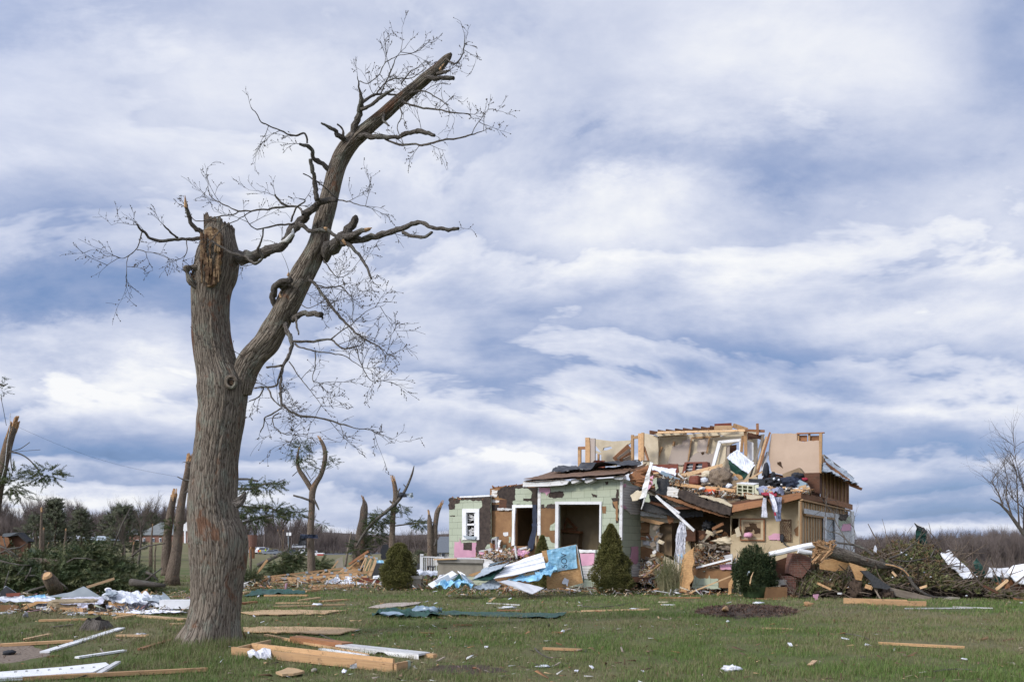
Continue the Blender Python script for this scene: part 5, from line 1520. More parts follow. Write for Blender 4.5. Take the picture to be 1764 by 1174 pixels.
 for i in range(30):
  x = rs.uniform(1110,1360); yy = rs.uniform(425,452)
  L_ = rs.uniform(16,60); a = rs.gauss(-.1,.25)
  plankW('loose_board', 'short splintered board lying loose on the upper floor edge', 'board', rs.choice(mats[1:5]),(x, yy),(x + L_ * math.cos(a), yy + L_ * math.sin(a)), rs.uniform(.1,.8), None, .03, rs.uniform(.04,.1),.1, rs.uniform(-.9,.9), group='loose boards on the upper floor edge')
 for i in range(16):
  x = rs.uniform(560,1100); yy = 390 + (x - 560) * .13 + rs.uniform(-20,40)
  lump('fabric_scrap', 'small scrap of cloth caught in the upstairs rubble', 'cloth', rs.choice(['black_cloth', 'white_film', 'blue_cloth', 'shag', 'tar_paper', 'white_cloth']), 'W', x, yy, x + rs.uniform(14,40), yy + rs.uniform(8,20), FR(rs.uniform(.4,1.4)),.3,.5, i, 18)['group'] = 'cloth scraps in the upstairs rubble'
 # pictures on the room wall
 pf = thing('wall_picture', 'large framed dark landscape picture still hanging on the tan room wall', 'picture', FR(.68)(*px('W', (1060,722))))
 def ring(n_, x0, y0, x1, y1, t, d, m, th):
  slab('W', [(x0, y0),(x1, y0 + 2),(x1, y1 + 2),(x0, y1)], FR(d), th, holes=[[(x0 + t, y0 + t),(x1 - t, y0 + t + 2),(x1 - t, y1 - t + 2),(x0 + t, y1 - t)]]).build(n_, m, pf)
 ring('frame', 992,594,1128,718,7,.66, 'old_timber', .06)
 ring('mat', 998,600,1122,712,14,.68, 'plaster', .03)
 slab('W', [(1010,612),(1110,614),(1110,702),(1010,700)], FR(.70),.02).build('print', 'dim_plaster', pf)
 for i, (x0, y0, x1, y1) in enumerate(((1020,640,1060,668),(1045,620,1085,655),(1070,645,1104,680),(1016,660,1050,690))):
  slab('W', jag([(x0, y0),(x1, y0 + 4),(x1, y1),(x0, y1 - 3)], 8,4, i), FR(.69),.008).build('painted_tree', 'hole_dark', pf)
 iron = thing('wall_ornament', 'scrolled dark iron panel fixed to the tan wall, right of the large picture', 'ornament', FR(.68)(*px('W', (1243,720))))
 mb = MB()
 for i in range(5):
  for j in range(8):
   cx_, cy_ = 1218 + i * 12.5,608 + j * 15
   pts = [FR(.66)(*px('W', (cx_ + 6 * math.cos(a * 1.1 + i + j), cy_ + 7 * math.sin(a * 1.1 + i)))) for a in range(6)]
   mb.tube(pts, [.012] * 6,4, cap=False)
 mb.build('scrollwork', 'dark_timber', iron)
 slab('W', [(1212,600),(1275,602),(1275,722),(1212,720)], FR(.66),.03, holes=[[(1215,604),(1272,606),(1272,718),(1215,716)]]).build('frame', 'dark_timber', iron)
 lump('black_cloth', 'black rag hanging left of the iron wall ornament', 'cloth', 'black_cloth', 'W', 1214,682,1236,728, FR(.6),.1,.4,3,18)
 tag(MB().tube([FR(.5)(*px('W', p)) for p in ((1225,715),(1245,745),(1265,752),(1270,770))], [.02,.02,.02,.02], 6).build('cable', 'black_cloth'), 'black cable drooping from the rag below the ornament', 'cable')
 lump('pink_cushion', 'pink foam wad on the lower edge of the framed picture', 'foam', 'pink_foam', 'W', 1015,672,1062,704, FR(.45),.3,.25,4,18)
 flat('leaning_board', 'pale cream board leaning by the dark gap left of the picture', 'board', 'cream_board', 'W', [(965,655),(985,640),(1000,690),(975,700)], .5,.04)
 # the open room
 for i in range(34):
  x = rs.uniform(745,990); yy = rs.uniform(655,810)
  L_ = rs.uniform(20,80); a = rs.gauss(0,.55)
  plankW('room_board', 'broken board lying in the open dark room', 'board', rs.choice(['grey_timber', 'old_timber', 'pale_timber', 'cream_board', 'brown_board']),(x, yy),(min(x + L_ * math.cos(a),1040), yy + L_ * math.sin(a)), rs.uniform(.6,2.4), None, .04, rs.uniform(.06,.16),.12, rs.uniform(-.8,.8), group='broken boards in the open dark room')
 for i, (x0, y0, x1, y1, m, lab) in enumerate(((860,700,1000,745, 'cream_board', 'sagging cream insulation sheet across the open room'),(880,730,1010,775, 'grey_timber', 'grey torn sheet under the cream insulation'),(790,610,850,660, 'dark_leaf', 'dark house plant hanging in the open room'),(735,760,800,850, 'dim_plaster', 'brown torn sheet left in the open room'))):
  lump('torn_sheet', lab, 'sheet' if i != 2 else 'plant', m if m != 'dark_leaf' else 'black_cloth', 'W', x0, y0, x1, y1, FR(1.0 + .2 * i),.6,.5,11 + i, 30)
 plankW('timber', 'long pale timber with a white edge leaning out of the open room', 'timber', 'white_timber', (750,868),(952,816),-.1,-.3,.09,.07)
 plankW('timber', 'tan timber right under the long white one', 'timber', 'old_timber', (752,874),(945,828),-.05,-.25,.06,.06)
 plankW('timber', 'thick orange timber leaning from the ground to the torn wall', 'timber', 'fresh_timber', (444,944),(572,838),.4,1.7,.09,.14)
 plankW('timber', 'thin stick slanting up to the dark round bush', 'timber', 'pale_timber', (688,1016),(970,902),-.9,-.4,.04,.05)
 flat('pink_board', 'pink foam strip standing in the rubble of the open room', 'foam', 'pink_foam', 'W', [(880,850),(955,846),(955,878),(885,876)], .0,.04,(14,3),3)
 flat('siding_board', 'white siding piece standing behind the pale timber', 'board', 'white_timber', 'W', [(905,800),(950,790),(955,845),(915,850)], .2,.04,(14,3),3)
 # standing OSB, shredded curtain
 flat('osb_board', 'tall torn orange board standing on end before the doorway', 'board', 'osb', 'W', [(742,750),(735,790),(742,830),(730,880),(738,920),(715,960),(718,990),(680,998),(648,992),(660,900),(680,800)], -.6,.03,(14,4),3)
 flat('osb_board', 'narrow orange board strip leaning at the left of the dark bush', 'board', 'osb', 'W', [(962,898),(972,905),(950,960),(945,1010),(925,1015),(930,950)], -.8,.03,(14,3),3)
 cu = thing('shredded_curtain', 'torn white curtain hanging in strings from the doorway trim', 'curtain', FR(.0)(*px('W', (675,760))))
 crumple('curtain_cloth', None, None, 'white_cloth', 'W', [(655,612),(692,625),(685,770),(640,745)], FR(-.1),.16,.02,5,12,20, parent=cu, fold=.3)
 mb = MB(); rs = random.Random(9)
 for i in range(60):
  x = rs.uniform(640,690); y0 = rs.uniform(660,760); pts = [(x, y0)]
  for k in range(4): pts.append((pts[-1][0] + rs.gauss(.5,2.5), pts[-1][1] + rs.uniform(10,42)))
  mb.tube([FR(-.15 + rs.uniform(-.08,.08))(*px('W', p)) for p in pts], [.008] * 5,4, cap=False)
 mb.build('strings', 'white_cloth', cu, fix=False)
 mb = MB()
 for i in range(9):
  x = rs.uniform(655,680); y = rs.uniform(795,850)
  mb.box(FR(-.2)(*px('W', (x, y))),(.03,.02,.06),0)
 mb.build('blue_beads', 'blue_tarp', cu)
 # torn scraps on the torn wall
 for i in range(26):
  x = rs.uniform(440,560); yy = rs.uniform(640,900); L_ = rs.uniform(14,50); a = rs.gauss(.2,.6)
  plankW('torn_board', 'torn piece of board hanging from the broken wall by the doorway', 'board', rs.choice(['brown_board', 'old_timber', 'white_timber', 'cream_board', 'grey_timber']),(x, yy),(x + L_ * math.cos(a), yy + L_ * math.sin(a)), rs.uniform(1.0,1.9), None, .03, rs.uniform(.07,.22),.12, rs.uniform(-.5,.5), group='torn boards hanging from the broken wall')
 # skirt of small debris along the foot of the house
 for i in range(110):
  x = rs.uniform(835,1330); y = rs.uniform(1003,1026) if x > 1030 else rs.uniform(1008,1022)
  a = rs.gauss(0,.25); L_ = rs.uniform(8,42)
  m = rs.choice(['old_timber', 'pale_timber', 'grey_timber', 'white_timber', 'fresh_timber', 'old_timber', 'dark_timber'])
  gboard('debris_board', 'broken piece of board on the ground along the front of the wrecked house', 'board', m, '0', (x, y),(x + L_ * math.cos(a), y + L_ * math.sin(a) * .25), rs.uniform(.04,.12), rs.uniform(.02,.05), 'broken boards along the house front', .1, rs.uniform(0,.12), za=rs.uniform(0,.15))
 # ------------------------------------------------ bay rubble left of the gable
 B = lambda name, lab, cat, m, pts, d, th=.05, jg=(26,6), sd=1: flat(name, lab, cat, m, 'Aa', pts, d, th, jg, sd)
 mbx = thing('meter_box', 'open grey electric box with dark wiring standing in the rubble by the bay wall', 'box', FR(-.3)(*px('Aa', (490,600))))
 slab('Aa', [(422,335),(540,280),(555,590),(425,600)], FR(-.3),.15, holes=[[(434,348),(502,346),(502,570),(434,570)]]).build('case', 'grey_wall', mbx)
 slab('Aa', [(434,348),(502,346),(502,570),(434,570)], FR(-.22),.03).build('wiring', 'hole_dark', mbx)
 slab('Aa', [(472,440),(500,430),(500,530),(476,540)], FR(-.26),.03).build('breaker', 'red_brown', mbx)
 B('green_scrap', 'green siding scrap leaning behind the grey electric box', 'siding', 'green_siding', [(300,520),(340,440),(420,420),(440,300),(520,275),(540,330),(520,520)], -.1)
 B('green_scrap', 'pointed green siding scrap at the foot of the door frame', 'siding', 'green_siding', [(690,590),(790,495),(815,560),(800,680),(740,690)], -.3, sd=4)
 B('white_trim', 'upright white board scrap right of the electric box', 'board', 'white_timber', [(565,340),(625,345),(600,400),(580,560),(555,600)], -.3, sd=5)
 B('white_trim', 'white board lying across a pink foam piece in the bay rubble', 'board', 'white_timber', [(160,565),(420,510),(430,560),(330,600),(200,580)], -.6,.12, sd=6)
 B('pink_scrap', 'small pink foam piece under the white board in the bay rubble', 'foam', 'pink_foam', [(175,580),(290,575),(300,640),(220,650),(180,620)], -.55, sd=7)
 B('cream_panel', 'cream panel standing under the pink foam piece', 'board', 'cream_board', [(225,640),(320,620),(330,760),(240,745)], -.5, sd=8)
 B('grey_box', 'dented pale blue grey metal box in the bay rubble', 'box', 'metal_sheet', [(380,640),(480,600),(500,660),(460,800),(410,800),(340,700)], -.8,.25, sd=9)
 crumple('pink_insulation', 'crumpled white and pink insulation heap left of the door frame', 'insulation', 'white_film', 'Aa', [(480,800),(790,720),(720,600),(540,575)], [FR(-1), FR(-1), FR(-.4), FR(-.4)], .25,.04,4)
 crumple('pink_insulation', 'pink insulation spilling from under the doorway beside the small cone shrub', 'insulation', 'pink_foam', 'Aa', [(820,760),(1120,680),(1215,600),(820,575)], [FR(-1), FR(-1), FR(-.3), FR(-.3)], .22,.04,7)
 B('white_trim', 'leaning white stick over the pink insulation by the doorway', 'board', 'white_timber', [(885,470),(915,460),(950,720),(915,730)], -1.2, sd=10)
 B('white_trim', 'white sill fragment under the empty doorway', 'board', 'white_timber', [(860,540),(1140,475),(1140,520),(900,580)], -.2,.15, sd=11)
 B('white_slab', 'white slab fragment resting on the end of the concrete porch wall', 'board', 'white_timber', [(200,720),(380,740),(540,830),(380,860),(260,830)], -1.5,.1, sd=12)
 B('white_slab', 'upright white board at the right end of the concrete porch wall', 'board', 'white_timber', [(260,830),(380,850),(350,950),(260,960)], -1.6,.1, sd=13)
 rs = random.Random(33)
 for i in range(34):
  x = rs.uniform(180,1150); y = rs.uniform(560,860); L_ = rs.uniform(40,190); a = rs.gauss(-.1,.6)
  plankW('bay_board', 'small broken board in the rubble before the bay wall', 'board', rs.choice(['white_timber', 'grey_timber', 'old_timber', 'white_timber', 'cream_board', 'pink_foam']),(x, y),(x + L_ * math.cos(a), y + L_ * math.sin(a)), rs.uniform(-1.2,-.3), None, .03, rs.uniform(.05,.14),.08, rs.uniform(-.6,.6), c='Aa', group='small boards in the bay rubble')
 # ------------------------------------------------ roofing and tarp in front of the gable
 Y0 = 29.6
 w = YY(Y0)
 rp = thing('roof_decking', 'orange roof panel with torn blue underlay and a green metal edge leaning at the house', 'roof panel', P(966,1014, Y0))
 slab('X', [(270,215),(395,195),(960,80),(985,90),(1118,860),(800,940),(375,990),(370,760),(310,480)], w, .025, None, (60,4),3).build('osb_deck', 'osb', rp)
 slab('X', [(955,80),(985,76),(1040,260),(1130,790),(1118,870),(1080,690),(1020,300),(990,130)], YY(Y0 - .06),.10).build('metal_edge', 'green_metal', rp)
 slab('X', [(968,90),(985,92),(1110,800),(1098,800)], YY(Y0 - .10),.03).build('white_edge', 'white_timber', rp)
 ul = MB().sheet([YY(Y0 - .06)(*px('X', p)) for p in ((375,200),(962,88),(985,560),(440,655))], 22,16,.05,3,3,.012,.1, fold=.2).build('blue_underlay', 'blue_tarp', rp)
 cur = bpy.data.curves.new('printed_letters', 'FONT'); cur.body = 'SOV'; cur.size = .30; cur.extrude = .004
 tc = bpy.data.objects.new('letters', cur); me = tc.to_mesh().copy(); tc.to_mesh_clear(); bpy.data.objects.remove(tc)
 tx = bpy.data.objects.new('printed_letters', me); COL.objects.link(tx); tx.parent = ul
 tp = YY(Y0 - .22)(*px('X', (790,560)))
 tx.location = tp - rp.location; tx.rotation_euler = (R(90), R(-93),0); me.materials.clear(); me.materials.append(MATS['navy_cloth'])
 mb = MB(); rs = random.Random(2)
 for i in range(8):
  x = 580 + i * 22; y = 615 - i * 2
  slab('X', jag([(x, y - rs.uniform(20,50)),(x + 12, y - rs.uniform(20,50)),(x + 12, y),(x, y)], 12,3, i), YY(Y0 - .2),.01, mb)
 mb.build('blue_print', 'blue_cloth', ul)
 crumple('blue_underlay', 'bunched bright blue underlay sheet spilling off the orange panel to the left', 'tarp', 'blue_tarp', 'X', [(110,850),(585,690),(560,560),(200,540)], [YY(Y0 - 1.2), YY(Y0 - .9), YY(Y0 - .3), YY(Y0 - .4)], .28,.012,6,22,14)
 crumple('blue_underlay', 'flat blue underlay tongue under the long white panel', 'tarp', 'blue_tarp', 'A', [(560,1000),(850,1000),(900,900),(620,985)], [YY(Y0 - 1.2)] * 2 + [YY(Y0 - .6)] * 2,.1,.012,5)
 flat_piece('tan_strip', 'long tan wood strip between white panel and blue underlay', 'board', 'pale_timber', 'A', [(590,985),(850,912),(870,925),(640,992)], YY(Y0 - .8),.05)
 flat_piece('white_rag', 'small white rag lying against the orange panel', 'cloth', 'white_cloth', 'X', [(690,830),(740,755),(820,800),(800,890),(790,940),(760,885),(680,870)], YY(Y0 - .12),.05,(40,10),3)
 # the long white curled metal panel
 wp = thing('roofing_sheet', 'long curled white metal roof panel lying before the bay, green on its back', 'roof panel', P(880,1010, Y0 - .6))
 a_, b_, c_, d_ = YY(Y0 - 1.5)(*px('A', (420,1000))), YY(Y0 - .8)(*px('A', (905,900))), YY(Y0 + .3)(*px('A', (880,778))), YY(Y0 - .2)(*px('A', (600,872)))
 MB().sheet([a_, b_, c_, d_], 18,8,.05,2,.8,.02,.1).build('white_face', 'white_paint', wp)
 crumple('green_rim', None, None, 'green_metal', 'A', [(600,872),(880,772),(884,786),(610,884)], [YY(Y0 - .1), YY(Y0 + .35), YY(Y0 + .33), YY(Y0 - .1)], .02,.04,2, parent=wp)
 for i in range(2):
  q = [a_.lerp(d_, .35 + .3 * i), b_.lerp(c_, .35 + .3 * i)]
  MB().beam(q[0] + Vector((0,-.03,.06)), q[1] + Vector((0,-.03,.06)),.02,.035).build('rib', 'white_film', wp)
 crumple('roofing_sheet', 'narrow dark backed grey metal panel, left of the long white one', 'roof panel', 'metal_sheet', 'A', [(335,985),(560,900),(620,850),(420,905)], [YY(Y0 - 1.6), YY(Y0 - 1.2), YY(Y0 - .4), YY(Y0 - .6)], .06,.02,3)
 crumple('roofing_sheet', 'dark green folded metal panel under the grey one', 'roof panel', 'green_metal', 'A', [(330,995),(480,985),(600,885),(430,930)], [YY(Y0 - 1.7), YY(Y0 - 1.5), YY(Y0 - .6), YY(Y0 - .8)], .06,.02,5)
 crumple('roofing_sheet', 'blue grey metal strip leaning on the bay rubble', 'roof panel', 'blue_metal', 'A', [(460,880),(600,835),(640,825),(470,858)], [YY(Y0)] * 4,.04,.02,5)
 crumple('roofing_sheet', 'smooth white metal panel with a curled end at the lawn edge', 'roof panel', 'white_paint', 'A', [(520,1000),(800,1098),(892,1050),(640,990)], [YY(27.6), YY(27.2), YY(28.0), YY(28.6)], .06,.02,6, freq=.8)
 crumple('roofing_sheet', 'olive grey buckled metal panel left of the smooth white one', 'roof panel', 'metal_sheet', 'A', [(330,1060),(520,1062),(570,1030),(490,980)], [YY(27.6), YY(27.8), YY(28.4), YY(28.6)], .12,.02,7)
 crumple('blue_heap', 'low heap of bright blue underlay at the left end of the roof wreckage', 'tarp', 'blue_tarp', 'A', [(40,1050),(320,1062),(330,1015),(110,1005)], [YY(27.3), YY(27.3), YY(28.3), YY(28.3)], .30,.012,8,26,12)
 flat_piece('roofing_sheet', 'pointed dark green metal flap standing in the blue heap', 'roof panel', 'green_metal', 'A', [(170,1015),(232,930),(260,1000),(240,1020)], YY(28.0),.03)
 for i, (a, b, lab) in enumerate((((5,1035),(195,930), 'long white metal strip rising from the left of the blue heap'),((232,930),(345,1012), 'white ribbed metal strip falling right from the green flap'),((255,935),(300,1015), 'steep white metal strip beside the green flap'),((60,1010),(210,940), 'grey metal strip behind the longest white one'))):
  tag(MB().beam(YY(27.7)(*px('A', a)), YY(28.2)(*px('A', b)),.28,.03, roll=.5).build('metal_strip', 'white_paint' if i < 3 else 'metal_sheet'), lab, 'metal strip')
 flat_piece('osb_scrap', 'orange board scrap in the blue heap', 'board', 'osb', 'A', [(300,945),(410,912),(412,925),(330,960)], YY(28.8),.05)
 plankG = gboard
 plankG('board', 'white board on the ground right of the orange panel', 'board', 'white_timber', 'A', (1145,1052),(1280,1020),.18,.04, None, .05,.02)
 # ------------------------------------------------ porch wall, pedestal, railing, grill
 pw = thing('porch_wall', 'low grey concrete porch wall with a flat cap left of the blue heap', 'wall', P(790,992,32.5))
 slab('A', [(65,850),(412,852),(415,962),(60,962)], YY(32.5),.8).build('concrete_block', 'rock_concrete', pw)
 slab('A', [(58,822),(418,828),(418,856),(58,850)], YY(32.4),1.0).build('cap', 'concrete_cap', pw)
 flat_piece('plank', 'tan plank lying on top of the concrete porch wall', 'plank', 'pale_timber', 'A', [(30,822),(210,816),(212,826),(30,832)], YY(32.3),.2)
 flat_piece('white_board', 'white board across the back of the concrete porch wall', 'board', 'white_timber', 'A', [(80,812),(385,812),(400,826),(80,820)], YY(33.2),.2)
 pd = thing('pedestal', 'short square concrete pedestal between the cone shrub and the roof wreckage', 'pedestal', P(708,1011,33.2))
 slab('M', [(652,1060),(808,1060),(808,1132),(652,1132)], YY(33.2),.85).build('block', 'rock_concrete', pd)
 slab('M', [(644,1032),(816,1034),(816,1060),(644,1060)], YY(33.15),.95).build('cap', 'concrete_cap', pd)
 rl = thing('porch_railing', 'white wooden railing with a square corner post left of the house', 'railing', P(740,985,36.5))
 for x in (812,985):
  slab('M', [(x - 13,862 if x < 900 else 880),(x + 13,862 if x < 900 else 880),(x + 13,1000),(x - 13,1000)], YY(36.5),.15).build('post', 'white_paint', rl)
 slab('M', [(800,848),(826,848),(826,864),(800,864)], YY(36.46),.2).build('post_cap', 'white_paint', rl)
 for y in (868,990): slab('M', [(825, y),(1000, y + 4),(1000, y + 14),(825, y + 10)], YY(36.5),.08).build('rail', 'white_paint', rl)
 for i in range(11): slab('M', [(838 + i * 14,876),(843 + i * 14,876),(843 + i * 14,992),(838 + i * 14,992)], YY(36.53),.04).build('baluster', 'white_paint', rl)
 gr = thing('patio_table', 'small black metal patio table behind the pedestal', 'table', P(738,988,35.5))
 slab('M', [(858,950),(922,952),(922,962),(858,960)], YY(35.5),.5).build('top', 'black_metal', gr)
 for x, dy in ((866,0),(912,0),(872,.45),(905,.45)): slab('M', [(x, 960),(x + 5,960),(x + 5,1022),(x, 1022)], YY(35.5 + dy),.04).build('leg', 'black_metal', gr)


build_wreck()


def rubble_fields():
 def band(c, pts, d0, d1):
  """points on a broken slope between two picture lines, d metres behind the front"""
  def f(rs):
   i = rs.randint(len(pts)); x0, x1, ya, yb = pts[i]
   x = x0 + (x1 - x0) * rs.rand(); t = rs.rand()
   p = FR(d0 + (d1 - d0) * (1 - t))(*px(c, (x, ya + (yb - ya) * t))); return (p.x, p.y, p.z)
  return f
 litter('roof_rubble', 'fine broken stuff spread over the collapsed upper floor', 'rubble', 'rubble_bits', 3000, band('W', [(480,700,350,410),(600,960,375,460),(900,1100,420,470),(1100,1380,425,455),(640,960,400,480)], .1,2.6),.12,11,.9)
 litter('bay_rubble', 'fine broken stuff heaped along the bay wall', 'rubble', 'rubble_bits', 1500, band('Aa', [(120,1150,620,820),(300,900,540,700)], -1.4,-.3),.10,12,.9)
 litter('room_rubble', 'fine broken stuff heaped in the open dark room', 'rubble', 'rubble_bits', 2200, band('W', [(740,980,690,860),(440,560,800,960),(730,930,780,880)], .2,2.2),.12,13,.9)
 def foot(rs):
  x = 770 + 620 * rs.rand(); y = 1003 + 24 * rs.rand(); p = G(x, y); return (p.x, p.y, p.z + .05 + .22 * rs.rand() ** 3)
 litter('foot_rubble', 'fine broken stuff along the foot of the wrecked house', 'rubble', 'rubble_bits', 3600, foot, .11,14,.6)
 def left(rs):
  x = -10 + 345 * rs.rand(); y = 1022 + 38 * rs.rand(); p = G(x, y); return (p.x, p.y, p.z + .04 + .15 * rs.rand() ** 2)
 litter('left_rubble', 'fine broken stuff among the insulation at the left', 'rubble', 'rubble_bits', 1500, left, .09,15,.6)
 def mid(rs):
  x = 415 + 340 * rs.rand(); y = 998 + 20 * rs.rand(); p = G(x, y); return (p.x, p.y, p.z + .04 + .3 * rs.rand() ** 3)
 litter('truss_rubble', 'fine broken stuff round the pile of trusses', 'rubble', 'rubble_bits', 1700, mid, .13,16,.6)


rubble_fields()

# ================================================================== THE LAWN'S LITTER
def build_yard():
 # foreground frame of two joists
 fr = thing('joist_frame', 'long frame of two parallel orange joists lying in the foreground grass', 'lumber', G(540,1140))
 A0, A1 = G(*px('H', (0,985))), G(*px('H', (1110,1108)))
 B0, B1 = G(*px('H', (140,958))), G(*px('H', (1112,1075)))
 hh = .125
 up = Vector((0,0, hh / 2))
 MB().beam(A0 + up, A1 + up, .04, hh).build('joist', 'fresh_timber', fr)
 MB().beam(B0 + up, B1 + up, .04, hh).build('joist', 'fresh_timber', fr)
 MB().beam(A1 + up * 1.02 + Vector((.025,-.02,0)), G(*px('H', (1200,1092))) + up * 1.02,.045, hh).build('end_block', 'fresh_timber', fr)
 e = G(*px('H', (1202,1092))) + up * 1.02
 MB().beam(e, e + (e - A1 - up).normalized() * .05,.047, hh * 1.02).build('green_end', 'green_paint', fr, label='green painted end of the block')
 MB().beam(A0 + up + Vector((.03,.03,0)), G(*px('H', (262,925))) + up, .04,.09).build('cross_piece', 'pale_timber', fr)
 fb = thing('fascia_beam', 'box beam with a brown end and a torn white clad end in the foreground', 'beam', G(590,1115))
 C0_, C1_ = G(*px('H', (425,905))), G(*px('H', (785,955)))
 D1_ = G(*px('H', (1340,1015)))
 MB().beam(C0_ + Vector((0,.08,.06)), C1_ + Vector((0,.08,.06)),.22,.11).build('brown_core', 'old_timber', fb)
 MB().beam(C1_ + Vector((-.1,.08,.075)), D1_ + Vector((-.05,.08,.065)),.26,.03).build('white_top', 'white_timber', fb)
 MB().beam(C1_ + Vector((0,.06,.035)), D1_ + Vector((.12,.06,.035)),.10,.06).build('inner_timber', 'fresh_timber', fb)
 top = [C1_ + Vector((-.08,-.06,.07)), D1_ + Vector((-.12,-.06,.06))]
 n = 14; p3 = [top[0].lerp(top[1], i / n) for i in range(n + 1)]; rs = random.Random(3)
 bot = [p3[i] + Vector((0,0,-.075 + (0.06 if 7 <= i <= 8 else rs.uniform(0,.02)))) for i in range(n + 1)][::-1]
 MB().prism(p3 + bot, Vector((0,.02,0))).build('white_side', 'white_timber', fb)
 gboard('lath', 'long thin tan lath behind the joist frame', 'lath', 'fresh_timber', 'H', (225,858),(940,1000),.07,.04, None, .1)
 gboard('white_batten', 'slim white batten between the joists and the box beam', 'batten', 'white_timber', 'H', (612,962),(925,1012),.10,.05)
 tag(MB().tube([G(*px('H', p), dz=z) for p, z in (((578,835),.03),((640,862),.05),((700,884),.04),((762,903),.02))], [.012,.014,.012,.006], 7).build('twig', 'branch_bark'), 'dark bare stick lying on the box beam end', 'stick')
 crumple('rag', 'dirty white crumpled rag against the near joist', 'rag', 'white_cloth', 'H', [(98,1010),(285,1015),(270,975),(110,965)], [gp(.02), gp(.02), gp(.10), gp(.10)], .10,.008,3,16,10,6)
 crumple('rag', 'little torn white tuft on the near joist', 'rag', 'white_cloth', 'H', [(805,1080),(860,1085),(850,1058),(812,1055)], [gp(.03)] * 2 + [gp(.09)] * 2,.04,.006,4,8,6,9)
 lying('board_scrap', 'tan triangular board scrap lying before the joist frame', 'board', 'osb_pale', 'H', [(300,1118),(380,1088),(420,1090),(498,1112),(420,1130),(345,1135)], .03,(30,3),2)
 lump('stone', 'small pale grey stone in the grass before the joist frame', 'stone', 'rock_concrete', 'H', 545,1078,585,1108, YY(10.9),.15,.2,3,16)
 # sheets on the grass
 lying('board_sheet', 'largest tan board sheet on the lawn, just right of the great trunk', 'board', 'osb_pale', 'H', [(75,802),(250,798),(600,800),(880,815),(790,832),(745,846),(600,846),(420,838),(200,835),(80,828)], .02,(50,3),2)
 lying('board_sheet', 'long tan board sheet behind the largest one', 'board', 'osb_pale', 'H', [(60,698),(200,684),(420,680),(600,686),(800,682),(690,696),(640,708),(440,712),(250,712),(120,712)], .02,(50,3),3)
 lying('pink_sheet', 'pale pinkish wallboard sheet lying on the lawn before the cone shrub', 'wallboard', 'panel_grey', 'H', [(938,665),(1040,640),(1140,632),(1300,628),(1280,640),(1180,655),(1020,668)], .02,(40,3),4)
 crumple('green_strip', 'crumpled dark green metal strip at the near end of the lawn litter', 'metal strip', 'green_metal', 'G', [(715,92),(1060,100),(1020,62),(740,66)], [gp(.02)] * 2 + [gp(.08)] * 2,.16,.012,3,26,6,3)
 crumple('green_strip', 'long thin green metal strip reaching right across the lawn', 'metal strip', 'green_metal', 'G', [(1040,86),(1640,101),(1695,78),(1060,66)], [gp(.02)] * 2 + [gp(.03)] * 2,.05,.012,5,30,4,2)
 crumple('blue_metal_scrap', 'blue grey metal fold on the crumpled green strip', 'metal strip', 'blue_metal', 'G', [(900,66),(1060,76),(1080,58),(960,40)], [gp(.08)] * 2 + [gp(.2)] * 2,.12,.012,6,12,6,3)
 crumple('blue_metal_scrap', 'blue grey metal fold at the left end of the green strip', 'metal strip', 'blue_metal', 'G', [(745,84),(880,90),(850,74),(760,70)], [gp(.09)] * 2 + [gp(.13)] * 2,.06,.012,7,12,5,3)
 crumple('green_net', 'dark green flattened metal sheet before the truss pile', 'metal strip', 'green_metal', 'N', [(90,622),(615,600),(610,574),(230,568)], [gp(.02)] * 2 + [gp(.1)] * 2,.12,.012,8,26,6,2)
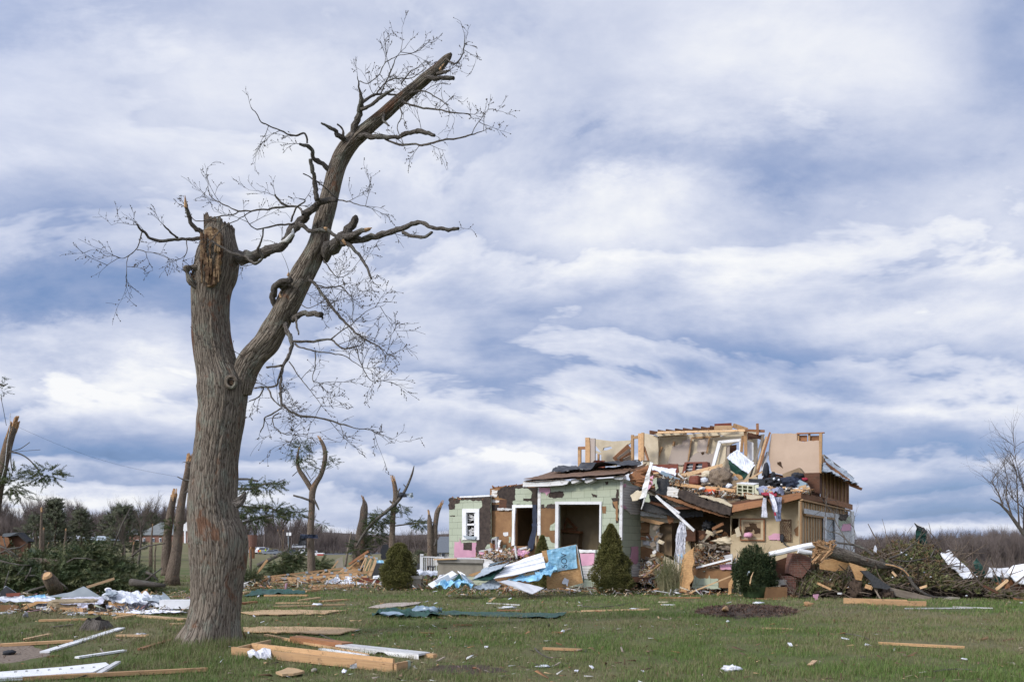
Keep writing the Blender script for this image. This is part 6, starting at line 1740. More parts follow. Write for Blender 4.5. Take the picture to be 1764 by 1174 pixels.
 # boards scattered, every one different in place
 B = [
  ('N', (70,692),(200,678),.14,.06, 'old_timber', 'short brown board beside the great trunk'),
  ('N', (270,622),(640,622),.10,.06, 'fresh_timber', 'tan board lying before the green flattened sheet'),
  ('N', (560,665),(740,640),.09,.05, 'pale_timber', 'thin tan board slanting behind the white scrap'),
  ('N', (360,682),(690,682),.06,.03, 'pale_timber', 'thin level lath left of the tan slab'),
  ('N', (345,716),(955,696),.09,.04, 'pale_timber', 'long straight tan lath across the middle lawn'),
  ('N', (750,672),(975,656),.20,.05, 'fresh_timber', 'broad tan board ending the middle lawn litter'),
  ('N', (620,588),(1000,552),.12,.08, 'fresh_timber', 'long tan timber lying along the front of the truss pile'),
  ('N', (640,552),(1030,545),.10,.14, 'fresh_timber', 'thick tan timber under the white plastic at the truss pile'),
  ('N', (1295,562),(1490,560),.10,.04, 'pale_timber', 'short tan board before the concrete pedestal'),
  ('N', (1335,530),(1432,530),.3,.14, 'fresh_timber', 'orange block against the left side of the pedestal'),
  ('N', (1130,516),(1270,512),.2,.05, 'fresh_timber', 'orange board reaching right from the truss pile'),
  ('N', (70,605),(150,598),.2,.08, 'pale_timber', 'pale board end sticking out from behind the great trunk'),
  ('G', (1118,140),(1218,140),.05,.03, 'old_timber', 'small brown stick alone in the middle of the lawn'),
  ('G', (1290,28),(1460,38),.07,.03, 'white_timber', 'thin pale board beside the crumpled white plastic'),
  ('G', (1340,64),(1470,66),.09,.03, 'old_timber', 'brown board just before the white plastic'),
  ('G', (1640,78),(1764,72),.05,.03, 'pale_timber', 'long pale lath end right of the green strip'),
  ('G', (1620,178),(1676,180),.08,.03, 'old_timber', 'tiny brown block beside a white scrap'),
  ('G', (1570,262),(1775,270),.05,.04, 'fresh_timber', 'thin orange stick in the near middle grass'),
  ('G', (1305,20),(1330,0),.09,.03, 'pale_timber', 'short tan board pointing to the orange panel'),
  ('G2', (0,124),(272,117),.05,.04, 'pale_timber', 'long pale lath before the big cone shrub'),
  ('G2', (305,88),(350,88),.12,.04, 'cream_board', 'small cream block left of the mulch bed'),
  ('G2', (320,98),(380,98),.16,.03, 'white_timber', 'small white board just below the cream block'),
  ('G2', (310,70),(480,70),.05,.04, 'old_timber', 'brown stick in the grass before the standing orange board'),
  ('G2', (720,192),(848,196),.04,.03, 'pale_timber', 'thin pale stick below the mulch bed'),
  ('G2', (1180,254),(1530,272),.06,.045, 'fresh_timber', 'long orange stick alone on the right lawn'),
  ('G2', (1046,90),(1300,98),.12,.16, 'fresh_timber', 'long tan timber before the brush pile, its left half'),
  ('G2', (700,74),(822,77),.06,.04, 'old_timber', 'brown stick just right of the mulch bed'),
  ('G2', (1290,113),(1560,111),.07,.03, 'white_timber', 'long thin white strip in the grass before the brush pile'),
  ('G2', (1480,106),(1640,112),.05,.03, 'white_timber', 'thin white strip beyond the end of the longer one'),
  ('G2', (1700,68),(1764,82),.10,.06, 'old_timber', 'brown board at the right edge of the lawn'),
  ('Fd', (0,962),(447,938),.12,.05, 'fresh_timber', 'orange board running in from the left edge of the picture'),
  ('Fd', (152,930),(308,897),.09,.05, 'pale_timber', 'short tan board behind the orange one at the left edge'),
  ('Fd', (232,812),(530,804),.12,.05, 'fresh_timber', 'orange board left of the tree stump'),
  ('Fd', (306,745),(520,752),.12,.10, 'fresh_timber', 'thick tan board under the foil wrapped insulation'),
  ('Fd', (540,762),(838,778),.12,.06, 'fresh_timber', 'tan board passing behind the tree stump'),
  ('Fd', (690,796),(838,775),.12,.05, 'pale_timber', 'pale board just right of the tree stump'),
  ('Fd', (840,782),(1130,806),.16,.05, 'pale_timber', 'long pale board running from the stump to the great trunk'),
  ('Fd', (704,902),(897,903),.10,.04, 'pale_timber', 'short level board between stump and great trunk'),
  ('Fd', (845,988),(1040,927),.09,.04, 'old_timber', 'brown board pointing at the foot of the great trunk'),
  ('Fd', (1022,832),(1122,829),.10,.04, 'pale_timber', 'small pale board close left of the great trunk'),
  ('Fd', (1030,664),(1160,660),.12,.05, 'fresh_timber', 'tan board sticking out behind the great trunk at its left'),
  ('Fd', (305,850),(450,832),.07,.03, 'grey_timber', 'thin grey stick half hidden in the grass by the stump'),
  ('Fd', (280,1032),(370,1026),.06,.03, 'old_timber', 'little brown stick below the large white board'),
  ('Fd', (270,1002),(735,855),.15,.03, 'white_paint', 'large white board slanting across the left lawn'),
  ('Fd', (465,1035),(755,992),.09,.03, 'white_paint', 'narrow white board below the large one on the left lawn'),
  ('Fd', (60,1172),(1260,1112),.09,.05, 'fresh_timber', 'long tan timber at the bottom left corner of the lawn'),
  ('Fd', (0,765),(90,755),.12,.04, 'white_timber', 'white strip at the left edge before the insulation'),
 ]
 for i, (c, a, b, w, h, m, lab) in enumerate(B):
  gboard('board', lab, 'board', m, c, a, b, w, h, None, .08 if m != 'white_paint' else 0,.01)
 # perforated white soffit panel bottom left
 sp = thing('soffit_panel', 'white perforated panel with a row of square holes, bottom left on the grass', 'panel', G(100,1160))
 pts = [(-60,1128),(0,1120),(400,1088),(640,1062),(660,1076),(560,1122),(100,1150),(-60,1158)]
 hol = []
 for i in range(8):
  x = 85 + i * 68; y = 1116 - i * 4.2
  hol.append([(x, y),(x + 17, y - 1),(x + 17, y + 8),(x, y + 9)])
 f = lambda L: [G(*px('Fd', p), dz=.05) for p in L]
 MB().prism(f(pts), Vector((0,0,.02)), [f(q) for q in hol]).build('sheet', 'white_paint', sp)
 MB().beam(G(*px('Fd', (600,1122)), dz=.06), G(*px('Fd', (716,1052)), dz=.10),.07,.03).build('bent_end', 'white_timber', sp)
 MB().beam(G(*px('Fd', (-60,1168)), dz=.03), G(*px('Fd', (560,1128)), dz=.03),.05,.02).build('lower_lip', 'white_paint', sp)
 lump('black_debris', 'black rubber piece on the gravel at the left edge', 'scrap', 'black_cloth', 'Fd', 25,980,90,1010, YY(12.8),.2,.4,3,16)
 # small scraps
 flat_piece('foam_scrap', 'pink foam scrap at the foot of the brush pile', 'foam', 'pink_foam', 'G2', [(926,54),(948,52),(944,74),(934,78)], YY(G(1405,1033).y),.03,(8,3),3)
 rs = random.Random(44)
 sc = [('G2', 600,348,36,11, 'white_cloth', 'crumpled striped white can in the near right grass', 'can', .14),('G', 428,33,26,7, 'white_film', 'white plastic scrap among the middle boards', 'plastic', .1),('G', 1395,46,42,7, 'white_film', 'crumpled white plastic in the middle of the lawn', 'plastic', .15),
   ('G', 1674,168,9,7, 'white_film', 'tiny white scrap standing by the brown block', 'plastic', .06),('G', 1575,342,34,6, 'white_film', 'flat white scrap in the near middle grass', 'plastic', .06),
   ('G2', 905,92,17,10, 'broken_wood', 'brown wood chunk on the lawn before the brush pile', 'wood chunk', .12),('G2', 708,88,20,5, 'white_film', 'white scrap just right of the mulch bed', 'plastic', .06),('G2', 1140,254,11,4, 'white_film', 'little white scrap left of the long orange stick', 'plastic', .05),
   ('G2', 586,160,4,4, 'white_film', 'white ball sized scrap below the mulch bed', 'plastic', .06),('G2', 1715,328,7,5, 'rock_concrete', 'grey stone in the near right corner', 'stone', .06),('G2', 248,358,6,4, 'white_film', 'tiny white scrap in the near grass left of the can', 'plastic', .04),
   ('Fd', 850,884,30,5, 'white_film', 'flat white scrap above the short level board', 'plastic', .03),('Fd', 155,770,9,16, 'grey_wall', 'grey upright scrap before the insulation heap', 'scrap', .1),('Fd', 640,830,12,14, 'rock_concrete', 'grey stone on the tree stump', 'stone', .2),('G2', 210,112,18,4, 'white_film', 'white scrap by the lath before the cone shrub', 'plastic', .05)]
 for c, x, y, rx, ry, m, lab, cat, h in sc:
  p = px(c, (x, y + ry)); Yg = G(*p).y
  lump('scrap', lab, cat, m, c, x - rx, y - ry, x + rx, y + ry, YY(Yg),.15,.9, x, 16)
 for i in range(70):
  y = 1016 + 150 * rs.random() ** 2.2; x = rs.uniform(415,1764) if rs.random() < .6 else rs.uniform(415,1000)
  p = G(x, y); m = rs.choice(['white_film', 'pale_timber', 'grey_timber', 'old_timber', 'white_cloth', 'pale_timber', 'old_timber'])
  a = rs.uniform(0,3.1); L_ = rs.uniform(.025,.10)
  tag(MB().beam(p + Vector((-math.cos(a) * L_, -math.sin(a) * L_, .03)), p + Vector((math.cos(a) * L_, math.sin(a) * L_, .03 + rs.uniform(0,.05))), rs.uniform(.02,.07),.015, tear=.04).build('chip', m), 'small chip of pale wood or plastic scattered over the lawn', 'chip', 'small chips scattered over the lawn')
 # thin fallen twigs on the lawn
 for i, (c, pts) in enumerate((('G', [(1532,250),(1550,272),(1580,290),(1615,303)]),('G2', [(1405,360),(1450,352),(1500,350),(1560,352)]),('G2', [(0,100),(80,104),(160,96),(210,80),(245,68)]),('G2', [(1035,208),(1090,214),(1130,222),(1148,232)]))):
  tag(MB().tube([G(*px(c, p), dz=.03 + .02 * (k % 2)) for k, p in enumerate(pts)], [.012,.012,.01,.006,.005][:len(pts)], 6).build('twig', 'branch_bark'),
   ['dark forked twig in the near middle grass', 'thin dry twig in the near right grass', 'long curved branch before the big cone shrub', 'thin curved stick left of the long orange one'][i], 'stick')
 # mulch chips as stuff
 rs2 = np.random.RandomState(4); N = 2600
 ang = rs2.rand(N) * 6.283; q = np.sqrt(rs2.rand(N)) * .98
 pos = []
 for a, r_ in zip(ang, q):
  p = G(1286 + 90 * r_ * math.cos(a),1054 + 10 * r_ * math.sin(a)); pos.append((p.x, p.y, p.z + .02 + .10 * (1 - r_ * r_)))
 tv = np.array([(-.5,-.12,0),(.5,-.08,0),(.5,.08,.05),(-.5,.12,.05)]); tf = np.array([[0,1,2,3]])
 tag(scatter('bark_mulch', tv, tf, np.array(pos), rots(rs2.randn(N, 3), rs2),.05 + .10 * rs2.rand(N), 'bark_bits', None, 4), 'loose dark bark chips over the mulch bed', 'mulch', kind='stuff')
 tag(MB().tube([G(1250,1049), G(1250,1049,.12), G(1247,1047,.30)], [.10,.08,.02], 9, lump=.5, jag=1).build('small_stump', 'broken_wood'), 'small splintered stump in the mulch bed', 'stump')
 sap = thing('young_plant', 'thin yellow green seedling beside the small stump in the mulch', 'plant', G(1270,1052))
 b0 = G(1268,1052); MB().tube([b0, b0 + Vector((.03,0,.35)), b0 + Vector((.10,0,.75))], [.012,.01,.006], 6).build('stem', 'straw_leaf', sap)
 mb = MB(); rs = random.Random(8)
 for i in range(26):
  p = b0 + Vector((.06 * rs.random(),0, rs.uniform(.35,.8)))
  d = Vector((rs.gauss(0,1), rs.gauss(0,1), rs.gauss(.3,.5))).normalized() * .13; s_ = d.cross(Vector((0,0,1))).normalized() * .025
  mb.quad(p, p + d * .5 + s_, p + d, p + d * .5 - s_)
 mb.build('leaves', 'straw_leaf', sap, fix=False)
 # low pine tuft lying left of the mulch bed
 # stump at left
 st = G(166,1083)
 tag(MB().tube([st + Vector((0,0,-.1)), st + Vector((0,0,.10)), st + Vector((.02,0,.19))], [.40,.28,.22], 40, lump=.8, seed=3, jag=.6, fine=.05).build('tree_stump', 'branch_bark', smooth=True), 'low wide grey tree stump in the grass at the left', 'stump')
 # ---------------- left insulation and plastic line
 g0, g1 = gp(.0), gp(.25)
 C = [
  ('S', [(0,300),(480,310),(480,262),(0,250)], 'white_film', 'long white plastic cover at the left edge of the lawn litter', .25,0,.35),
  ('S', [(320,360),(482,355),(480,292),(350,290)], 'white_film', 'square white sheet left of the foil wrapped insulation', .12,0,.35),
  ('S', [(900,290),(1340,330),(1340,235),(960,225)], 'white_film', 'wide creased white plastic right of the foil insulation', .4,0,.6),
  ('S', [(930,365),(1300,405),(1340,330),(960,320)], 'white_cloth', 'tangled white plastic wrap at the centre of the left litter', .4,0,.2),
  ('S', [(1290,285),(1510,300),(1470,240),(1300,240)], 'metal_sheet', 'pale grey ribbed plastic sheet behind the tangled wrap', .2,.1,.5),
  ('S', [(1340,350),(1530,355),(1480,290),(1370,285)], 'white_film', 'bright white plastic fold close to the grey upright sheet', .3,0,.3),
  ('S', [(1000,415),(1690,390),(1500,365),(960,380)], 'white_cloth', 'low white plastic trail reaching towards the great trunk', .16,0,.05),
  ('S', [(600,410),(930,420),(900,385),(640,380)], 'white_cloth', 'ragged white fibres in front of the foil insulation', .14,0,.05),
  ('S', [(0,400),(120,395),(110,380),(0,385)], 'white_film', 'thin white strip of plastic at the far left edge', .06,0,.02),
  ('S', [(930,245),(1060,240),(1040,208),(960,205)], 'metal_sheet', 'rounded grey plastic hood under the white disc lid', .2,.3,.6),
 ]
 for i, (c, q, m, lab, amp, z0, z1) in enumerate(C):
  Yb = G(*px(c, q[0])).y
  crumple('plastic_sheet', lab, 'plastic sheet', m, c, q, [YY(G(*px(c, (q[0][0], max(q[0][1], 380)))).y)] * 2 + [YY(G(*px(c, (q[0][0], max(q[0][1], 380)))).y + 1.2)] * 2, amp * .5,.012, i + 2,24,12,3.0, fold=.1)
 ir = thing('insulation_batt', 'foil wrapped brown insulation batt among the left lawn litter', 'insulation', G(*px('S', (720,375))))
 YI = G(*px('S', (720,376))).y
 lump('wool_core', None, None, 'wool', 'S', 485,262,960,372, YY(YI + .5),1.1,.12,5,46, parent=ir, freq=4, boxy=True)
 crumple('foil_face', None, None, 'foil', 'S', [(530,318),(925,312),(935,250),(550,256)], [YY(YI - .12)] * 2 + [YY(YI + .7)] * 2,.045,.012,6,30,12,5, parent=ir)
 crumple('torn_foil', None, None, 'foil', 'S', [(700,375),(790,372),(790,300),(690,300)], [YY(YI - .16)] * 4,.10,.012,7,12,12,6, parent=ir)
 for c, pts, m, lab, cat, Yo in (('S', [(0,318),(130,318),(160,330),(120,378),(0,378)], 'brown_board', 'brown cardboard piece at the left edge of the litter', 'cardboard', 0),('S', [(125,375),(320,285),(480,288),(480,300),(340,305),(190,375)], 'osb', 'orange wedge shaped board between cardboard and foil insulation', 'board', .1),
        ('S', [(425,242),(640,200),(745,152),(905,250),(700,252)], 'metal_sheet', 'pale translucent triangular sheet standing behind the foil insulation', 'sheet', 1.2),('S', [(1208,232),(1318,172),(1305,235)], 'osb', 'orange triangular board standing behind the white plastic', 'board', 1.4),
        ('S', [(1452,202),(1510,250),(1535,300),(1515,335),(1480,300),(1455,260)], 'metal_sheet', 'curved grey metal sheet standing left of the great trunk', 'sheet', .2),('S', [(968,290),(1080,292),(1120,310),(1100,325),(970,322)], 'osb', 'orange board patch between the white plastics', 'board', -.1),
        ('S', [(0,200),(52,152),(135,205),(110,245),(0,250)], 'black_cloth', 'dark plastic tub tipped over at the left edge', 'tub', 1.0),('S', [(50,215),(180,208),(170,240),(60,245)], 'red_brown', 'red brown piece before the tipped tub', 'scrap', .9)):
  tag(slab(c, jag(pts, 40,2,3), YY(G(*px(c, (600,378))).y + Yo),.03).build('panel_piece', m), lab, cat)
 YS = G(*px('S', (600,378))).y
 tag(MB().tube([YY(YS + 1.05)(*px('S', p)) for p in ((0,228),(52,155),(135,208),(110,250),(60,272),(0,276))], [.03] * 6,8).build('tub_rim', 'metal_sheet'), 'pale rim hoop around the tipped dark tub', 'hoop')
 tag(MB().box(P(300,1037, YS - .3) , (.95,.35,.22)).build('gutter_piece', 'white_paint'), 'smooth white gutter length just left of the great trunk', 'gutter').location = P(311,1047, YS - .3)
 lump('disc_lid', 'round white lid with a blue centre standing behind the plastic', 'lid', 'white_paint', 'S', 934,163,1000,200, YY(YS + 1),.06,.02,3,30)
 lump('lid_print', 'blue printed centre of the round white lid', 'print', 'blue_cloth', 'S', 948,170,986,192, YY(YS + .95),.05,.02,3,20)
 crumple('blue_sheet', 'bright blue plastic strip behind the left insulation litter', 'plastic sheet', 'blue_tarp', 'S', [(220,252),(415,252),(400,222),(340,228)], [YY(YS + 1)] * 4,.14,.012,5)
 tag(MB().beam(YY(YS + 1.6)(*px('S', (775,160))), YY(YS + 1.9)(*px('S', (1022,82))),.05,.07).build('pole', 'pale_timber'), 'pale pole leaning into the fallen pine boughs', 'pole')

 # ---------------- truss pile
 def truss(lab, Yl, Yr, top, bot, nweb, c='N'):
  W_ = lambda t, q: P(*px(c, (q[0][0] + (q[1][0] - q[0][0]) * t, q[0][1] + (q[1][1] - q[0][1]) * t)), Yl + (Yr - Yl) * t)
  base = W_(.5, bot)
  o = thing('roof_truss', lab, 'truss', (base.x, base.y, 0), None)
  MB().beam(W_(0, top), W_(1, top),.05,.085).build('top_chord', 'fresh_timber', o)
  MB().beam(W_(0, bot), W_(1, bot),.05,.085).build('bottom_chord', 'fresh_timber', o)
  for i in range(nweb):
   t0 = (i + .1) / nweb; t1 = (i + .9) / nweb
   a, b = (W_(t0, top), W_(t1, bot)) if i % 2 else (W_(t0, bot), W_(t1, top))
   MB().beam(a, b, .05,.055).build('web', 'pale_timber', o)
   e = W_(t1, bot if i % 2 else top) + Vector((0,-.05,0))
   MB().box(e, (.14,.012,.10)).build('metal_plate', 'metal_sheet', o)
 truss('roof truss lying lowest at the front of the pile', 39.5,39.0,((400,480),(1060,430)),((470,548),(1150,500)),12)
 truss('long roof truss forming the back of the pile', 42,41.5,((240,462),(1120,362)),((330,470),(1060,428)),11)
 truss('roof truss rising steeply at the right of the pile', 41.5,40.8,((930,430),(1118,278)),((1060,440),(1130,290)),4)
 truss('middle roof truss above the white plastic', 40.8,40.2,((560,458),(1080,392)),((620,505),(1140,452)),9)
 truss('flattened roof truss at the left end of the pile', 40.5,40.3,((110,505),(500,462)),((150,530),(620,478)),6)
 truss('upright triangular truss end at the right of the pile', 40.4,40.4,((1115,275),(1220,300)),((1060,430),(1160,460)),5)
 rs = random.Random(5)
 for i in range(16):
  x = rs.uniform(80,560); t = (x - 80) / 1040
  y = rs.uniform(492 - 40 * t, 545); L_ = rs.uniform(60,330); a = rs.gauss(-.08,.22) if rs.random() < .8 else rs.uniform(-1,1)
  L_ = min(L_, (1180 - x) / max(.3, math.cos(a)))
  plank = rboard('truss_member', 'loose tan truss timber in the pile of roof trusses', 'timber', rs.choice(['fresh_timber', 'pale_timber', 'fresh_timber', 'old_timber']), 'N', (x, y),(x + L_ * math.cos(a), y + L_ * math.sin(a)), YY(rs.uniform(39.2,42)), None, .05,.11, 'loose truss timbers in the pile', .1)
 for i in range(24):
  x = rs.uniform(430,1000); y = 492 - (x - 430) * .12 + rs.uniform(-22,40); L_ = rs.uniform(50,240); a = rs.gauss(-.12,.16) if rs.random() < .6 else rs.uniform(-1.1,1.1)
  rboard('truss_member', 'loose tan truss timber in the pile of roof trusses', 'timber', rs.choice(['fresh_timber', 'pale_timber', 'old_timber']), 'N', (x, y),(min(1200, x + L_ * math.cos(a)), y + L_ * math.sin(a) * .8), YY(rs.uniform(39.2,42)), None, .05,.07, 'loose truss timbers in the pile', .1)
 tag(MB().beam(YY(41)(*px('N', (985,350))), YY(40.4)(*px('N', (1152,238))),.06,.12).build('truss_member', 'old_timber'), 'brown board leaning highest on the truss pile', 'timber')
 flat_piece('deck_board', 'pale standing deck board closing the right end of the truss pile', 'board', 'pale_timber', 'N', [(1150,445),(1205,300),(1222,320),(1172,452)], YY(40.2),.1)
 flat_piece('deck_board', 'orange board triangle filling the steep truss', 'board', 'osb', 'N', [(1000,400),(1065,330),(1090,390),(1060,430)], YY(41.2),.05)
 flat_piece('brown_board', 'dark red brown panel lying before the truss pile end', 'board', 'red_brown', 'N', [(1060,500),(1085,458),(1235,475),(1250,505)], YY(39.0),.08)
 crumple('plastic_sheet', 'large white plastic wad in the truss pile', 'plastic sheet', 'white_film', 'N', [(780,540),(1045,548),(1000,488),(840,488)], [YY(38.3)] * 2 + [YY(39.2)] * 2,.3,.012,4)
 crumple('plastic_sheet', 'white plastic wad higher in the truss pile', 'plastic sheet', 'white_film', 'N', [(945,478),(1068,478),(1050,442),(955,448)], [YY(39.4)] * 2 + [YY(40)] * 2,.18,.012,5)
 crumple('plastic_sheet', 'torn white plastic at the right of the large wad', 'plastic sheet', 'white_cloth', 'N', [(1045,545),(1180,545),(1130,515),(1060,518)], [YY(38.3)] * 2 + [YY(39)] * 2,.15,.012,6)
 crumple('plastic_sheet', 'white plastic between the truss pile and the cone shrub', 'plastic sheet', 'white_film', 'N', [(1185,470),(1255,470),(1250,442),(1200,445)], [YY(39)] * 4,.15,.012,7)
 crumple('plastic_sheet', 'white plastic heap under the porch railing', 'plastic sheet', 'white_film', 'M', [(760,1030),(960,1040),(950,1005),(770,1005)], [YY(34.5)] * 2 + [YY(35.5)] * 2,.2,.012,8)
 crumple('plastic_sheet', 'white plastic standing between pedestal and concrete wall', 'plastic sheet', 'white_cloth', 'M', [(930,1075),(1010,1060),(980,1020),(950,1025)], [YY(31.5)] * 4,.2,.012,9)
 crumple('blue_sheet', 'blue plastic scrap at the top right of the truss pile', 'plastic sheet', 'blue_tarp', 'N', [(1225,338),(1280,338),(1275,315),(1225,315)], [YY(40)] * 4,.1,.012,5)
 flat_piece('grey_slab', 'pale grey wallboard slab standing behind the truss pile', 'wallboard', 'rock_concrete', 'N', [(868,312),(932,280),(938,385),(876,388)], YY(46),.06,(30,3),3)
 tag(MB().tube([YY(52)(*px('N', p)) for p in ((952,372),(978,230),(1006,75))], [.09,.07,.04], 8).build('leaning_pole', 'grey_timber'), 'thin leaning pole standing behind the grey wallboard slab', 'pole')
 flat_piece('dark_debris', 'dark crumpled metal wreck between pine trunk and cone shrub', 'wreck', 'black_cloth', 'N', [(1250,250),(1268,190),(1300,185),(1345,230),(1340,300),(1260,310)], YY(44),.6,(16,8),3)
 flat_piece('dark_debris', 'low dark wall piece behind the cone shrub', 'wreck', 'dark_shingle', 'N', [(1180,345),(1290,340),(1290,445),(1160,455)], YY(42.5),.4,(26,5),4)
 flat_piece('dark_debris', 'dark grey low wall right of the cone shrub', 'wreck', 'dark_shingle', 'N', [(1480,345),(1620,345),(1640,420),(1480,425)], YY(40.5),.4,(40,3),4)
 rs = random.Random(77)
 for i in range(24):
  x = rs.uniform(72,240); y = rs.uniform(500,600); L_ = rs.uniform(30,90); a = rs.gauss(.1,.4)
  rboard('splintered_board', 'splintered wood piece just right of the great trunk', 'board', rs.choice(['old_timber', 'pale_timber', 'grey_timber']), 'N', (x, y),(x + L_ * math.cos(a), y + L_ * math.sin(a)), YY(rs.uniform(36,39)), None, .08,.10, 'splintered pieces right of the great trunk', .15, rs.uniform(-.6,.6))


build_yard()

# ================================================================== SHRUBS AND FOLIAGE
def tuft(n=7, spread=.55, wid=.10, seed=1, bend=.2):
 """a small fan of leaf blades along +z, one unit long"""
 rs = np.random.RandomState(seed); V = []; F3 = []
 for i in range(n):
  a = rs.rand() * 6.283; s = spread * rs.rand()
  d = np.array([math.cos(a) * s, math.sin(a) * s, 1.0]); d /= np.linalg.norm(d)
  side = np.cross(d, [0,0,1.0] if abs(d[2]) < .95 else [1.0,0,0]); side /= np.linalg.norm(side)
  L = .6 + .4 * rs.rand(); o = np.array([0,0,.15 * rs.rand()])
  k = len(V)
  V += [o - side * wid * .25, o + d * L * .5 + side * wid * .5, o + d * L + np.array([0,0,-bend * .3]), o + d * L * .5 - side * wid * .5]
  F3.append([k, k + 1, k + 2, k + 3])
 return np.array(V), np.array(F3)


def bough(n=46, seed=1, wid=.02, L=.22):
 """a pine bough along +z: stem with needles pointing forward and outward"""
 rs = np.random.RandomState(seed); V = []; Q = []
 for i in range(n):
  t = .1 + .9 * i / n; a = rs.rand() * 6.283
  o = np.array([0,0, t])
  d = np.array([math.cos(a) * .75, math.sin(a) * .75,.75]); d /= np.linalg.norm(d)
  side = np.cross(d, [0,0,1.0]); side /= np.linalg.norm(side)
  l = L * (.7 + .5 * rs.rand()) * (1.1 - .4 * t)
  k = len(V); V += [o, o + d * l * .5 + side * wid, o + d * l, o + d * l * .5 - side * wid]; Q.append([k, k + 1, k + 2, k + 3])
 k = len(V); V += [np.array([-.008,0,0]), np.array([.008,0,0]), np.array([.003,0,1]), np.array([-.003,0,1])]; Q.append([k, k + 1, k + 2, k + 3])
 return np.array(V), np.array(Q)


TUFT, BOUGH = tuft(8,.7,.13), bough()


def cone_shrub(label, c, ax, ytop, ybase, hw, Y, n=5200, skew=0.0, mat_='spruce_leaf', lumpy=.16, p=1.0, size=.085, name='conical_shrub', cat='shrub', seed=2, full=.25):
 b = P(*px(c, (ax, ybase)), Y); t = P(*px(c, (ax + skew, ytop)), Y)
 b.z = gz(b.x, b.y); hgt = t.z - b.z; rad = hw * CROPS[c][2] / F * Y
 o = thing(name, label, cat, b)
 MB().tube([b, b.lerp(t, .5), b.lerp(t, .93)], [.07,.05,.01], 8).build('stem', 'pine_bark', o)
 rs = np.random.RandomState(seed)
 h = rs.rand(n) ** .85; a = rs.rand(n) * 2 * math.pi
 prof = np.where(h < full, .80 + .20 * np.sin(h / full * math.pi / 2),((1 - h) / (1 - full)) ** p)
 lump = np.array([noise.noise(Vector((math.cos(q) * 2.1 + seed, math.sin(q) * 2.1, z * 5.5))) + .7 * noise.noise(Vector((math.cos(q) * 5, math.sin(q) * 5, z * 13 + seed))) for q, z in zip(a, h)])
 depth = 1 - .32 * rs.rand(n) ** 2
 r = rad * (prof * (1 + lumpy * 1.6 * lump) + .02) * depth
 pos = np.stack([b.x + r * np.cos(a) + (t.x - b.x) * h, b.y + r * np.sin(a), b.z + .02 + hgt * h], 1)
 d = np.stack([np.cos(a), np.sin(a),.55 + .9 * h], 1)
 scatter('foliage', TUFT[0], TUFT[1], pos, rots(d, rs, .35), size * (.8 + .6 * rs.rand(n)) * 1.15, mat_, o, seed)
 # the solid heart of the shrub
 mb = MB(); pr = []
 for i in range(12):
  q = i / 11; w = .80 + .2 * math.sin(q / full * math.pi / 2) if q < full else ((1 - q) / (1 - full)) ** p
  pr.append((b.lerp(t, q * .96 + .01), max(.01, rad * w * .70)))
 mb.tube([x for x, _ in pr], [x for _, x in pr], 18, lump=.2).build('inner_foliage', mat_, o)
 return o


